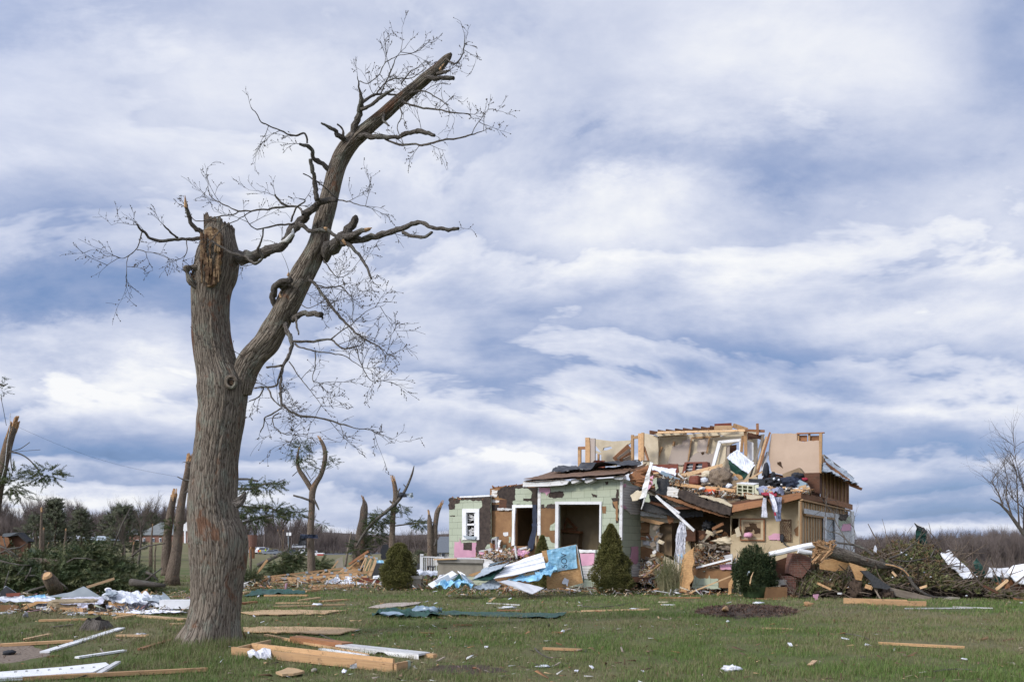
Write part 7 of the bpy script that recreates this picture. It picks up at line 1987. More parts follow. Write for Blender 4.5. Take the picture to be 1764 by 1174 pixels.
def build_shrubs():
 cone_shrub('big conical spruce shrub standing before the gable corner of the house', 'A', 1420,566,1075,142,31.4,9500,-10, seed=3, p=.74, full=.24, size=.10, lumpy=.26)
 cone_shrub('squat conical spruce shrub between truss pile and concrete pedestal', 'M', 612,772,1098,135,33.4,7600,15, seed=5, p=.52, full=.38, size=.10, lumpy=.26)
 cone_shrub('small conical spruce shrub half hidden behind the long white roof sheet', 'A', 868,652,860,82,32.6,3600,10, seed=7, p=.75, full=.3, size=.09)
 # dark round bush
 Y = 27.9; b = P(1300,1023, Y); b.z = gz(b.x, b.y)
 o = thing('round_bush', 'dark green round bush before the tan room wall of the wrecked house', 'bush', b)
 rs = np.random.RandomState(9); n = 8500
 v = rs.randn(n, 3); v /= np.linalg.norm(v, axis=1, keepdims=True)
 lump = np.array([noise.noise(Vector(q) * 1.8 + Vector((4,0,0))) + .6 * noise.noise(Vector(q) * 4.5) for q in v])
 r = (1 + .35 * lump) * (1 - .5 * rs.rand(n) ** 2)
 rx, rz = 33 / F * Y, 42 / F * Y
 pos = np.stack([b.x + v[:, 0] * r * rx, b.y + v[:, 1] * r * rx, b.z + rz * .98 + v[:, 2] * r * rz], 1); pos[:, 2] = np.maximum(pos[:, 2], b.z + .03)
 scatter('foliage', TUFT[0], TUFT[1], pos, rots(v + np.array([0,0,.8]), rs, .5),.11 * (.7 + .8 * rs.rand(n)), 'dark_leaf', o, 4)
 lump_ = MB(); mbp = []
 lump_.tube([b + Vector((0,0,.05)), b + Vector((0,0,.4)), b + Vector((0,0,1.0)), b + Vector((0,0,1.45))], [.42,.52,.46,.2], 16, lump=.3).build('inner_foliage', 'dark_leaf', o)
 mb = MB(); r2 = random.Random(3)
 for i in range(60):
  d = Vector((r2.gauss(0,.5), r2.gauss(0,.4),1)).normalized()
  mb.tube([b + Vector((0,0,.9)) + d * .4, b + Vector((0,0,.9)) + d * r2.uniform(.8,1.1)], [.008,.004], 4, cap=False)
 mb.build('shoots', 'straw_leaf', o, fix=False)
 # ornamental grass clump
 Y = 31.0; b = P(1153,1016, Y); b.z = gz(b.x, b.y)
 o = thing('reed_clump', 'tall clump of straw green stalks before the doorway, left of the standing orange board', 'plant', b)
 r2 = random.Random(5); mb = MB()
 for i in range(230):
  p = b + Vector((r2.gauss(0,.22), r2.gauss(0,.15),0)); d = Vector((r2.gauss(0,.16), r2.gauss(0,.12),1)).normalized(); L = r2.uniform(.7,1.55)
  s = Vector((1,0,0)) * .012; q = p + d * L + Vector((r2.gauss(0,.1),0,0))
  mb.quad(p - s, p + s, q + s * .4, q - s * .4, [(r2.random(), r2.random())] * 4)
  for k in range(3):
   t = r2.uniform(.35,1); z = p.lerp(q, t); e = Vector((r2.gauss(0,.7), r2.gauss(0,.5), r2.gauss(.5,.5))).normalized() * r2.uniform(.08,.2)
   mb.quad(z, z + e * .5 + s, z + e, z + e * .5 - s, [(r2.random(), r2.random())] * 4)
 mb.build('stalks', 'straw_leaf', o, fix=False)


build_shrubs()


# ================================================================== THE FALLEN TREE AND BRUSH AT THE RIGHT
def build_right():
 E = 'E'
 top = [(255,700),(300,620),(360,560),(430,520),(520,500),(620,480),(700,470),(780,455),(860,430),(950,395),(1050,380),(1150,400),(1230,440),(1300,500),(1400,560),(1500,600),(1600,640),(1700,670),(1790,700)]
 def ztop(x):
  for (a, b),(c, d) in zip(top, top[1:]):
   if a <= x <= c: return b + (d - b) * (x - a) / (c - a)
  return 720
 rs = np.random.RandomState(6); r2 = random.Random(6)
 n = 11500; pos = np.zeros((n, 3)); dr = np.zeros((n, 3)); k = 0
 while k < n:
  x = 255 + 1530 * rs.rand(); Y = 27.0 + 5.5 * rs.rand()
  zt = P(*px(E, (x, ztop(x))),28.5).z; q = (Y - 27) / 5.5
  zt *= (.35 + .65 * min(1, q * 2.6)) * (1 + .3 * noise.noise(Vector((x * .01, Y * .8,0))))
  if noise.noise(Vector((x * .014, Y * .9,4))) < -.22: continue
  z = zt * (1 - .45 * rs.rand() ** 1.6)
  pos[k] = ((px(E, (x, 0))[0] - CX) / F * Y, Y, max(.03, z)); dr[k] = (rs.randn() * .8,-.6 + rs.randn() * .5,.4 + .5 * rs.rand()); k += 1
 leafV, leafF = tuft(4,1.4,.26,4,.4)
 o = scatter('brush_pile', leafV, leafF, pos, rots(dr, rs, .6),.17 * (.6 + .8 * rs.rand(n)), 'magnolia_leaf', None, 7)
 tag(o, 'tangled green leafy brush heaped right of the wrecked house', 'brush', kind='stuff')
 mb = MB()
 for i in range(1500):
  x = r2.uniform(262,1760); Y = r2.uniform(26.9,31.5); q = (Y - 27) / 5.5
  zt = P(*px(E, (x, ztop(x))),28.5).z * (.4 + .65 * min(1, q * 2.6))
  p = Vector(((px(E, (x, 0))[0] - CX) / F * Y, Y, zt * r2.uniform(.2,1.0)))
  d = Vector((r2.gauss(.4,.9), r2.gauss(-.1,.5), r2.gauss(.1,.45))).normalized(); L = r2.uniform(.3,1.5)
  pts = [p];
  for j in range(3):
   d = (d + Vector((r2.gauss(0,.2), r2.gauss(0,.2), r2.gauss(0,.2)))).normalized(); pts.append(pts[-1] + d * L / 3)
  r_ = r2.choice([.01,.013,.018,.03])
  mb.tube(pts, [r_, r_ * .9, r_ * .7, r_ * .4], 5, cap=False)
 tag(mb.build('brush_twigs', 'pine_bark', fix=False, smooth=True), 'bare tangled sticks all through the leafy brush heap', 'brush', kind='stuff')
 mbi = MB()
 mbi.sheet([P(*px(E, (262,742)),28.4), P(*px(E, (1770,742)),28.4), P(*px(E, (1770,690)),31.5), P(*px(E, (262,560)),31.5)], 60,14,.55,3,.9,.05,.1)
 tag(mbi.build('brush_litter', 'soil'), 'dark brown litter and earth filling the brush heap', 'brush', kind='stuff')
 # the fallen trunk
 ft = thing('fallen_tree', 'thick fallen tree trunk with a shattered pale end, lying over the brush heap', 'fallen tree', P(*px(E, (600,540)),27.6))
 def W(pts, Y0, Y1):
  n = len(pts); q = smooth_path([tuple(map(float, p)) for p in pts], 5); m = len(q)
  return [P(*px(E, (p[0], p[1])), Y0 + (Y1 - Y0) * i / (m - 1)) for i, p in enumerate(q)], [p[2] * CROPS[E][2] / 2 / F * 27.6 for p in q]
 P3, Rd = W([(430,385,62),(500,415,82),(560,435,84),(640,458,74),(720,480,62),(800,500,52),(870,512,40),(960,520,26)], 26.4,27.6)
 MB().tube(P3, Rd, 36, lump=.12, seed=4, fine=.012).build('trunk', 'oak_bark', ft, smooth=True)
 P3, Rd = W([(860,500,22),(920,512,22),(980,545,20),(1012,590,20),(1050,645,20),(1110,690,18),(1180,715,16),(1290,716,10)], 26.8,26.6)
 MB().tube(P3, Rd, 12, lump=.2, seed=5).build('branch', 'branch_bark', ft, smooth=True)
 P3, Rd = W([(858,500,8),(920,512,9),(975,538,9),(1010,575,8)], 26.55,26.5)
 MB().tube(P3, Rd, 8, lump=.3).build('stripped_wood', 'broken_wood', ft)
 mb = MB()
 for i in range(120):
  a = r2.uniform(0,6.28); base = P(*px(E, (455,400)),26.45) + Vector((r2.uniform(-.05,.25), math.sin(a) * .12, math.cos(a) * .2))
  tip = P(*px(E, (r2.uniform(372,440), r2.uniform(345,500))),26.3 + r2.uniform(-.2,.2)) if i % 3 else P(*px(E, (r2.uniform(400,540), r2.uniform(335,380))),26.3)
  mb.beam(base, tip, r2.uniform(.02,.07), r2.uniform(.02,.05), tear=.12, roll=r2.uniform(0,3))
 mb.build('shattered_end', 'broken_wood', ft, fix=False)
 # dead branches rising behind it
 BR = [((640,370,10),(600,340,9),(560,270,7),(530,220,6),(520,150,4)),((620,360,9),(580,320,8),(540,295,7),(480,285,5)),((455,350,7),(458,260,6),(465,150,5),(470,85,3)),
   ((780,440,18),(720,400,18),(660,375,16),(600,365,14),(540,360,12)),((700,380,5),(670,330,4),(655,280,3),(640,235,2)),((880,460,12),(960,430,11),(1020,380,9),(1040,368,6)),((950,440,8),(962,400,8),(960,440,8)),
   ((1190,545,10),(1260,520,9),(1330,512,7),(1370,510,4)),((1150,455,7),(1180,400,6),(1165,440,4)),((1230,425,7),(1290,408,6),(1340,412,4)),((900,470,9),(1000,480,9),(1100,465,8),(1180,450,5)),
   ((600,600,16),(560,640,14),(520,690,10)),((520,610,12),(600,600,14),(660,595,12)),((900,640,10),(1000,660,9),(1100,650,7)),((300,640,8),(340,600,8),(420,590,6),(500,600,5)),((1400,680,8),(1480,660,7),(1560,690,6)),((830,470,24),(890,540,22),(960,600,18),(1060,620,14))]
 for i, q in enumerate(BR):
  P3, Rd = W(list(q),27.6 + .1 * (i % 5),28.3)
  b = MB().tube(P3, Rd, 8, lump=.2, seed=i).build('dead_branch', 'branch_bark', smooth=True)
  tag(b, 'bare grey brown branch sticking out of the brush heap', 'branch', 'bare branches in the brush heap')
  if i < 6:
   mbt = MB(); rr = random.Random(i)
   for k in range(5): twig_grow(mbt, P3[-1 - k], (P3[-1] - P3[-2] + Vector((rr.gauss(0,.05),0, rr.gauss(0,.05)))).normalized(),.7,.01,1, rr, 0, False)
   mbt.build('twigs', 'branch_bark', b, fix=False)
 # boards, shingles, bricks, gutter
 Z = lambda name, lab, cat, m, pts, Y, th=.06, jg=None, sd=1: flat_piece(name, lab, cat, m, E, pts, YY(Y), th, jg, sd)
 Z('osb_board', 'orange board lying under the shattered end of the fallen trunk', 'board', 'osb', [(425,470),(560,462),(622,485),(600,540),(520,545),(430,530)], 27.3,.05,(30,4),3)
 Z('osb_board', 'orange pointed board wedged below the fallen trunk beside the black shingles', 'board', 'osb', [(618,488),(738,528),(712,560),(700,606),(665,600)], 26.5,.05,(30,3),4)
 Z('shingle_slab', 'black shingled slab slanting down below the fallen trunk', 'roof piece', 'dark_shingle', [(694,540),(742,542),(895,650),(868,664),(780,652),(760,610)], 26.2,.10,(30,2),5)
 Z('black_block', 'black block on the ground at the end of the brush heap', 'block', 'dark_shingle', [(1140,728),(1235,730),(1232,758),(1142,756)], 26.3,.3,(30,3),6)
 Z('grey_block', 'grey concrete slab standing at the foot of the brush heap', 'block', 'rock_concrete', [(1232,728),(1300,712),(1345,716),(1342,762),(1236,760)], 26.5,.3,(30,3),7)
 gut = thing('white_downpipe', 'bent white gutter pipe reaching from the round bush to the shattered trunk end', 'gutter', P(*px(E, (240,420)),27.6))
 q = smooth_path([(95., 436.),(180., 418.),(250., 400.),(320., 384.),(390., 372.)], 4)
 MB().tube([P(*px(E, p),27.9) for p in q], [.10] * len(q),8).build('pipe', 'white_paint', gut)
 MB().tube([P(*px(E, p),27.8) for p in ((285,410),(330,420),(372,424))], [.09,.09,.07], 8).build('short_pipe', 'white_paint', gut)
 Z('brick_pier', 'tilted red brick pier between the round bush and the brush heap', 'brick pier', 'red_brick', [(248,425),(300,430),(372,460),(365,520),(310,590),(262,580),(228,560)], 28.2,.5,(40,3),8)
 Z('brick_pier', 'short upright red brick pier standing at the lawn edge', 'brick pier', 'red_brick', [(196,580),(240,576),(272,592),(268,702),(200,702)], 28.0,.45,(40,2),9)
 Z('void_shade_panel', 'dark lower wall panel behind the two brick piers', 'wall piece', 'dark_timber', [(140,480),(250,440),(250,620),(120,640)], 28.75,.1,(40,3),9)  # dark panel added where the void is only in shade
 tag(MB().beam(P(*px(E, (60,690)),27.5), P(*px(E, (200,690)),27.6),.3,.45).build('foundation_block', 'brown_board'), 'brown base board behind the round bush', 'board')
 tag(MB().beam(P(*px(E, (118,620)),27.9), P(*px(E, (198,616)),28.0),.2,.18).build('foundation_block', 'concrete_cap'), 'pale concrete strip left of the short brick pier', 'block')
 for a, b, w, m, lab in (((880,668),(1160,735),.26, 'grey_timber', 'wide grey weathered timber sloping out of the brush heap'),((890,690),(1120,742),.12, 'grey_timber', 'narrower grey timber under the wide weathered one'),((410,622),(500,664),.09, 'broken_wood', 'orange splintered stick in the front of the brush heap'),
       ((780,650),(830,735),.06, 'grey_timber', 'thin grey post below the black shingled slab'),((722,640),(772,655),.18, 'broken_wood', 'cut log end under the black shingled slab'),((540,690),(576,690),.07, 'white_timber', 'short white scrap in the front of the brush heap'),
       ((1080,655),(1130,640),.10, 'pale_timber', 'pale stick in the middle of the brush heap'),((900,545),(930,580),.07, 'pale_timber', 'pale stick right of the orange pointed board'),((1640,610),(1660,660),.16, 'old_timber', 'brown timber standing under the white curled sheet'),((1580,665),(1660,600),.10, 'pale_timber', 'pale timber leaning under the white curled sheet'),
       ((1690,720),(1764,745),.08, 'old_timber', 'brown stick at the far right edge of the heap'),((1500,640),(1600,690),.10, 'dark_timber', 'dark timber low in the right of the heap')):
  tag(MB().beam(P(*px(E, a),26.4), P(*px(E, b),26.3),.10, w * .75, tear=.12).build('timber', m), lab, 'timber')
 gboard('timber', 'long tan timber before the brush heap, its right half', 'timber', 'fresh_timber', E, (760,768),(1120,772),.12,.14)
 crumple('plastic_sheet', 'white and blue plastic strip on the long tan timber', 'plastic sheet', 'white_film', E, [(890,752),(1120,768),(1110,752),(890,740)], [YY(25.6)] * 4,.08,.012,5,20,5)
 lump('mud_lump', 'brown earthy root lump below the fallen trunk', 'root', 'soil', E, 620,600,700,740, YY(26.9),.7,.5,4,30)
 lump('mud_lump', 'small brown root lump at the start of the grey timber', 'root', 'soil', E, 835,660,905,740, YY(26.5),.5,.5,7,30)
 # standing green metal with white tip, curled white roofing
 gm = thing('green_sheet', 'torn dark green metal sheet standing upright behind the brush heap', 'metal sheet', P(1588,990,31))
 MB().sheet([P(*px('Y', p), Yq) for p, Yq in (((295,560),31),((400,530),31.1),((415,250),31),((300,210),30.8))], 10,18,.18,3,1.6,.03,.2).build('sheet', 'green_metal', gm)
 slab('Y', jag([(262,150),(310,170),(380,205),(425,262),(395,268),(340,245),(300,240),(290,200)], 30,5,2), YY(30.9),.05).build('curled_tip', 'dark_shingle', gm)
 slab('Y', [(262,148),(300,160),(375,198),(370,208),(300,178)], YY(30.85),.05).build('white_rim', 'white_timber', gm)
 slab('Y', jag([(292,330),(318,330),(318,540),(300,545)], 30,4,5), YY(30.95),.05).build('wood_backing', 'old_timber', gm)
 crumple('roofing_sheet', 'long white roof sheet sloping down right in the brush heap', 'roof panel', 'white_paint', 'Y', [(582,560),(860,880),(1060,840),(690,512)], [YY(29.5), YY(27.4), YY(28.0), YY(30.0)], .10,.03,3, freq=.7)
 crumple('roofing_sheet', 'narrow green metal flap standing right of the long white roof sheet', 'roof panel', 'green_metal', 'Y', [(1010,790),(1130,830),(1050,590),(1010,650)], [YY(29.0)] * 4,.15,.03,4)
 crumple('roofing_sheet', 'rounded white roof sheet, left of two at the right edge', 'roof panel', 'white_paint', 'Y', [(1145,850),(1420,850),(1450,730),(1190,730)], [YY(28.5), YY(28.3), YY(29.6), YY(29.8)], .22,.03,6, freq=.6)
 crumple('roofing_sheet', 'curved white roof sheet at the right edge over broken timbers', 'roof panel', 'white_paint', 'Y', [(1400,850),(1720,950),(1720,720),(1480,715)], [YY(28.1), YY(27.8), YY(29.2), YY(29.4)], .25,.03,7, freq=.6)
 crumple('roofing_sheet', 'small dark green metal piece under the white roof sheets', 'roof panel', 'green_metal', 'Y', [(1230,880),(1360,900),(1370,850),(1250,800)], [YY(28.0)] * 4,.12,.03,8)
 flat_piece('timber_wreck', 'brown broken timber block under the curved white roof sheet', 'timber', 'old_timber', 'Y', [(1270,990),(1420,850),(1560,870),(1640,930),(1600,1010),(1300,1010)], YY(28.2),.4,(50,8),3)
 flat_piece('timber_wreck', 'dark gap board beside the brown timber block', 'timber', 'dark_timber', 'Y', [(1540,880),(1650,920),(1650,1060),(1560,1000)], YY(28.0),.3,(50,8),4)  # dark slab put where the gap is only in shade
 flat_piece('white_scrap', 'white plastic scrap high in the brush beside the house wall', 'plastic', 'white_film', E, [(780,415),(790,374),(802,400),(800,428),(786,424)], YY(28.5),.03,(12,4),3)
 for i in range(12):
  x = r2.uniform(330,1600); y = ztop(x) + r2.uniform(20,180)
  lump('brush_scrap', 'tiny white scrap caught in the leafy brush heap', 'scrap', r2.choice(['white_film', 'metal_sheet', 'white_cloth']), E, x, y, x + r2.uniform(6,20), y + r2.uniform(4,12), YY(27.0),.1,.4, i, 10)['group'] = 'white scraps in the brush heap'
 # support pole before the round bush
 tag(MB().beam(G(1276,1022), P(*px('D', (1352,848)),26.8),.05,.05).build('metal_pole', 'metal_sheet'), 'thin grey metal pole leaning before the round bush', 'pole')
 tag(MB().tube([G(1296,1024), P(*px('D', (1362,960)),26.8), P(*px('D', (1375,900)),26.8), P(*px('D', (1395,850)),26.9)], [.03,.025,.02,.01], 7).build('stick', 'pale_timber'), 'bent pale stick beside the grey metal pole', 'stick')


build_right()


# ================================================================== BROKEN PINES, FALLEN PINE, WOODS
def pine_foliage(parent, c, blobs, Y, n, size=.55, seed=1, m='pine_needle', droop=-.2, name='needles'):
 """needle boughs around picture ellipses (x, y, rx, ry)"""
 rs = np.random.RandomState(seed); pos = []; dr = []
 tot = sum(b[2] * b[3] for b in blobs)
 for (x, y, rx, ry) in blobs:
  k = max(6, int(n * rx * ry / tot))
  for i in range(k):
   a = rs.rand() * 6.283; q = math.sqrt(rs.rand())
   p = P(*px(c, (x + rx * q * math.cos(a), y + ry * q * math.sin(a))), Y + rs.randn() * .4); pos.append(p)
   dr.append((math.cos(a) * .8 + rs.randn() * .4, rs.randn() * .5, droop - math.sin(a) * .3 + rs.randn() * .3))
 pos = np.array([tuple(p) for p in pos]); dr = np.array(dr)
 return scatter(name, BOUGH[0], BOUGH[1], pos, rots(dr, rs, .1), size * (.5 + .6 * rs.rand(len(pos))), m, parent, seed)


def broken_pine(label, c, Y, stems, branches, blobs, n, seed=1, size=.5, name='broken_pine'):
 """stems, branches: lists of (x, y, width); the first stem reaches the ground"""
 s0 = stems[0][0]; b = P(*px(c, (s0[0], s0[1])), Y)
 g = gz(b.x, b.y)
 o = thing(name, label, 'tree', (b.x, b.y, g))
 sc = CROPS[c][2]
 for i, st in enumerate(stems):
  q = smooth_path([tuple(map(float, p)) for p in st], 4)
  P3 = [P(*px(c, (p[0], p[1])), Y + .15 * i) for p in q]; Rd = [max(.01, p[2] * sc / 2 / F * Y) for p in q]
  if i == 0 and P3[0].z > g: P3.insert(0, Vector((P3[0].x, P3[0].y, g - .05))); Rd.insert(0, Rd[0] * 1.1)
  t = MB().tube(P3, Rd, 18, lump=.12, seed=seed + i, jag=.5, fine=.01).build('trunk', 'pine_bark', o, smooth=True)
  # splintered pale top
  mb = MB(); r2 = random.Random(seed * 7 + i); tp, rr = P3[-1], Rd[-1]; d = (P3[-1] - P3[-2]).normalized()
  rr = max(rr, Rd[-3] * .8)
  for k in range(20):
   a = r2.uniform(0,6.28); e = Vector((math.cos(a), math.sin(a),0)) * rr * r2.uniform(.3,.95)
   mb.beam(tp + e - d * rr * r2.uniform(1,4), tp + e * 1.1 + d * rr * r2.uniform(.3,3.4), rr * r2.uniform(.2,.55), rr * .25, tear=rr * .9)
  mb.build('torn_top', 'broken_wood', t, fix=False)
 for i, st in enumerate(branches):
  q = smooth_path([tuple(map(float, p)) for p in st], 4)
  MB().tube([P(*px(c, (p[0], p[1])), Y - .3 + .1 * (i % 4)) for p in q], [max(.008, p[2] * sc / 2 / F * Y) for p in q], 8, lump=.15, seed=i).build('branch', 'branch_bark', o, smooth=True)
 if blobs: pine_foliage(o, c, blobs, Y, n, size, seed)
 return o


def build_trees():
 broken_pine('broken pine at the left edge with a bough hanging out to the right', 'L', 30,
    [[(-45,1000,62),(-20,800,60),(15,620,56),(45,480,54),(85,350,46)]],
    [[(60,505,10),(130,520,9),(190,560,8),(240,620,7),(265,680,5)], [(75,500,6),(130,485,5),(188,445,4)], [(70,470,8),(68,560,7),(80,640,6)], [(20,775,8),(90,765,6),(130,770,4)], [(60,510,3),(150,500,2),(255,492,2)]],
    [(300,640,100,40),(230,670,40,30),(80,650,45,35),(90,720,60,45),(140,790,25,12),(40,700,30,60)], 210,3,.5)
 tag(MB().tube([P(*px('L', p),29.4) for p in ((5,690),(30,600),(45,450),(60,370),(65,262))], [.012] * 5,5).build('dangling_wire', 'white_timber'), 'thin pale wire hanging along the broken pine at the left edge', 'wire')
 tag(MB().tube([P(*px('L', p),29.4) for p in ((40,340),(20,230),(5,160))], [.010] * 3,5).build('dangling_wire', 'black_metal'), 'thin dark wire above the broken pine at the left edge', 'wire')
 pts = []
 for i in range(25):
  t = i / 24; pts.append(P(*px('L', (95 + 1040 * t, 340 + 325 * t + 46 * math.sin(math.pi * t))),42 + 4 * t))
 tag(MB().tube(pts, [.0045] * 25,4).build('power_line', 'black_metal'), 'thin sagging power line crossing the sky at the left', 'power line')
 br = thing('hanging_bough', 'small torn bough hanging in at the upper left edge of the view', 'branch', P(*px('L', (0,120)),24))
 MB().tube([P(*px('L', p),24) for p in ((-80,60),(-20,70),(20,90),(50,75))], [.05,.04,.03,.01], 7).build('branch', 'branch_bark', br)
 pine_foliage(br, 'L', [(20,95,34,26),(20,130,16,14),(8,38,14,6)], 24,26,.22,4, 'dark_leaf')
 broken_pine('twin stemmed broken pine close left of the great trunk', 'L', 38,
    [[(1090,1290,84),(1110,1170,70),(1125,1040,60),(1138,900,52),(1160,760,44),(1185,640,42),(1198,565,36)], [(1052,1285,66),(1050,1180,60),(1062,1000,50),(1082,870,42),(1096,792,38)]],
    [[(1190,600,10),(1215,615,8),(1228,605,5)], [(1120,662,5),(1160,680,8),(1215,690,10)], [(1160,770,12),(1200,745,14),(1225,730,12)], [(1130,860,8),(1100,850,6),(1085,840,4)], [(1185,575,8),(1165,570,4),(1150,575,2)]],
    [(1080,975,40,45)], 46,5,.5)
 broken_pine('forked broken pine with leafy twigs, standing alone above the truss pile', 'U', 48,
    [[(735,765,38),(733,680,36),(730,560,33),(736,450,30),(742,350,30),(785,270,22),(802,190,22),(795,140,20),(780,108,16)], [(735,350,26),(700,295,24),(672,250,20),(665,200,14),(672,150,8)]],
    [[(725,405,12),(690,392,10),(645,380,9)], [(745,395,10),(762,430,10),(772,452,5)], [(720,490,10),(690,482,8)], [(790,255,5),(750,240,4),(720,225,3)], [(730,300,4),(705,260,4)], [(720,320,4),(750,285,3)], [(640,285,4),(665,262,4)]],
    [(680,165,45,55),(700,215,30,30),(690,120,35,15),(810,190,14,40),(845,225,24,20),(760,245,18,18),(785,520,30,14)], 330,7,.42)
 crumple('black_tarp', 'black torn cloth caught on the forked pine trunk', 'tarp', 'navy_cloth', 'N', [(560,130),(740,130),(730,100),(580,95)], [YY(47.5)] * 4,.2,.02,5)
 crumple('black_tarp', 'pale and black cloth strip hanging left of the forked pine trunk', 'tarp', 'black_cloth', 'N', [(572,190),(625,190),(620,120),(570,120)], [YY(47.6)] * 4,.2,.02,6)
 broken_pine('thick tapering broken pine snag, left of the pine with the black sheet', 'M', 50,
    [[(275,900,100),(290,780,90),(305,660,78),(322,560,68),(330,480,62),(334,430,44),(322,390,18)]],
    [[(360,518,10),(410,516,8),(470,514,6)], [(300,820,16),(380,800,14),(460,770,12)]], [(420,690,70,50),(300,800,70,60),(440,590,60,40)], 300,9,.6)
 broken_pine('broken pine with a black sheet and a long splintered limb leaning across it', 'M', 49,
    [[(560,870,56),(565,740,52),(568,600,46),(578,460,44),(595,380,46),(590,300,40),(578,240,34)]],
    [[(262,790,16),(320,690,22),(400,590,26),(480,520,28),(560,455,30),(620,395,30),(665,330,24),(705,250,20),(735,170,16),(750,105,6)], [(590,612,12),(680,600,12),(760,590,10),(860,575,6)], [(600,395,18),(620,320,14),(634,295,10)], [(600,430,20),(560,415,18),(545,400,12)], [(680,285,10),(660,262,6)]],
    [(640,465,50,30),(480,540,80,34),(800,600,55,32),(400,600,40,30),(760,580,30,20)], 300,11,.55)
 crumple('black_sheet', 'black and pale metal sheet wrapped round the pine trunk', 'metal sheet', 'black_cloth', 'M', [(620,375),(700,370),(690,340),(622,328)], [YY(48.5)] * 4,.15,.02,5)
 crumple('black_sheet', 'pale ribbed metal scrap sticking out right of the black sheet', 'metal sheet', 'metal_sheet', 'M', [(675,345),(740,332),(740,382),(700,366)], [YY(48.4)] * 4,.10,.02,7)
 broken_pine('double broken pine snag just left of the house', 'M', 44,
    [[(885,870,50),(885,720,48),(884,620,44),(880,560,36),(874,505,14)], [(918,870,54),(922,740,50),(925,640,46),(935,560,42),(945,500,44),(970,445,34)]],
    [[(938,720,16),(930,760,20),(920,780,12)], [(900,580,10),(925,600,8),(945,620,4)]], [], 0,13)
 # thin broken poles between the great trunk and the forked pine
 for i, (st, lab) in enumerate((([(680,690,30),(672,600,28),(668,520,24),(680,400,18),(672,290,14),(665,250,8)], 'slim broken trunk between the great trunk and the forked pine'),
         ([(100,660,40),(104,520,36),(106,400,30),(104,300,18)], 'short reddish broken stump trunk just right of the great trunk'),
         ([(590,300,14),(575,180,16),(545,100,16),(520,30,12)], 'pale splintered fork, left prong'),([(600,300,14),(605,180,16),(600,90,18),(600,35,12)], 'pale splintered fork, right prong'))):
  broken_pine(lab, 'Z', 52, [st], [], [], 0,21 + i, name='tree_snag')
 tag(MB().tube([P(*px('Z', p),51) for p in ((210,560),(330,500),(430,450),(560,390),(650,330),(680,290))], [.14,.13,.12,.11,.09,.05], 8, lump=.2).build('fallen_branch', 'branch_bark'), 'long bare branch leaning on the slim broken trunk', 'branch')
 o = thing('pine_seedling', 'green pine boughs in the broken tangle left of the forked pine', 'shrub', P(*px('Z', (600,560)),50))
 MB().tube([P(*px('Z', (620,700)),50), P(*px('Z', (640,500)),50), P(*px('Z', (760,380)),50)], [.08,.06,.02], 7).build('branch', 'branch_bark', o)
 pine_foliage(o, 'Z', [(780,410,110,50),(600,620,60,90),(470,590,60,60),(740,520,90,60),(1150,560,80,60),(1200,620,40,40)], 50,420,.8,17)
 o = thing('dark_pine_bough', 'dark green pine bough on the lawn just right of the great trunk', 'branch', P(*px('Z', (80,760)),36))
 pine_foliage(o, 'Z', [(90,745,120,50)], 36,150,.5,18, droop=.2)
 # boughs reaching out from behind the great trunk
 o = thing('torn_pine', 'torn pine behind the great trunk with long boughs reaching out to the right', 'tree', P(400,1000,33))
 MB().tube([Vector((P(392,1000,33).x, 33,0)), P(392,900,33), P(396,840,33)], [.30,.25,.18], 14, lump=.1).build('trunk', 'pine_bark', o, smooth=True)
 for q in (((355,345),(430,350),(500,325),(560,320),(605,300)),((360,430),(450,440),(540,445),(600,470),(680,460)),((365,300),(420,300),(470,310)),((380,520),(450,500),(540,480))):
  MB().tube([P(*px('U', p),32.6) for p in q], [.05,.045,.04,.03,.015][:len(q)], 7).build('branch', 'branch_bark', o)
 pine_foliage(o, 'U', [(500,335,90,22),(570,315,35,14),(420,340,60,26),(500,465,130,30),(640,465,55,20),(440,500,70,24),(400,440,50,24),(560,440,60,14)], 32.6,620,.42,19)
 tag(MB().tube([P(*px('U', p),13.8) for p in ((360,425),(378,410),(398,390),(410,362))], [.10,.10,.06,.01], 12, lump=.6, seed=3, jag=1).build('split_stub', 'branch_bark'), 'split dark branch stub sticking out right of the great trunk', 'branch')

 # ------------------------------------------------ fallen pine at the left
 c = 'Fd'
 fp = thing('fallen_pine', 'large fallen pine with dense dark green boughs lying across the left', 'fallen tree', P(130,1010,32))
 top = [(-120,430),(0,430),(100,395),(200,385),(300,400),(380,352),(450,340),(530,345),(620,370),(700,420),(760,470),(830,500),(900,520)]
 def zt(x):
  for (a, b),(e, f) in zip(top, top[1:]):
   if a <= x <= e: return b + (f - b) * (x - a) / (e - a)
  return 560
 rs = np.random.RandomState(8); pos = []; dr = []
 while len(pos) < 4600:
  x = -110 + 1000 * rs.rand(); t = rs.rand(); Y = 29.5 + 6 * t
  y0 = zt(x) + 42; hgt = P(*px(c, (x, y0)),32).z; z = hgt * (1 - .55 * rs.rand() ** 1.4) * (.35 + .65 * min(1, t * 2.4)) * (1 + .35 * noise.noise(Vector((x * .012, t * 3,2))))
  if noise.noise(Vector((x * .016, t * 4, z * 1.3))) < -.24: continue
  X = (px(c, (x, 0))[0] - CX) / F * Y
  pos.append((X, Y, max(.05, z))); dr.append((.6 + rs.randn() * .6,-.5 + rs.randn() * .5,-.25 + rs.randn() * .4))
 scatter('needles', BOUGH[0], BOUGH[1], np.array(pos), rots(np.array(dr), rs, .2),.75 * (.6 + .7 * rs.rand(len(pos))), 'pine_needle', fp, 9)
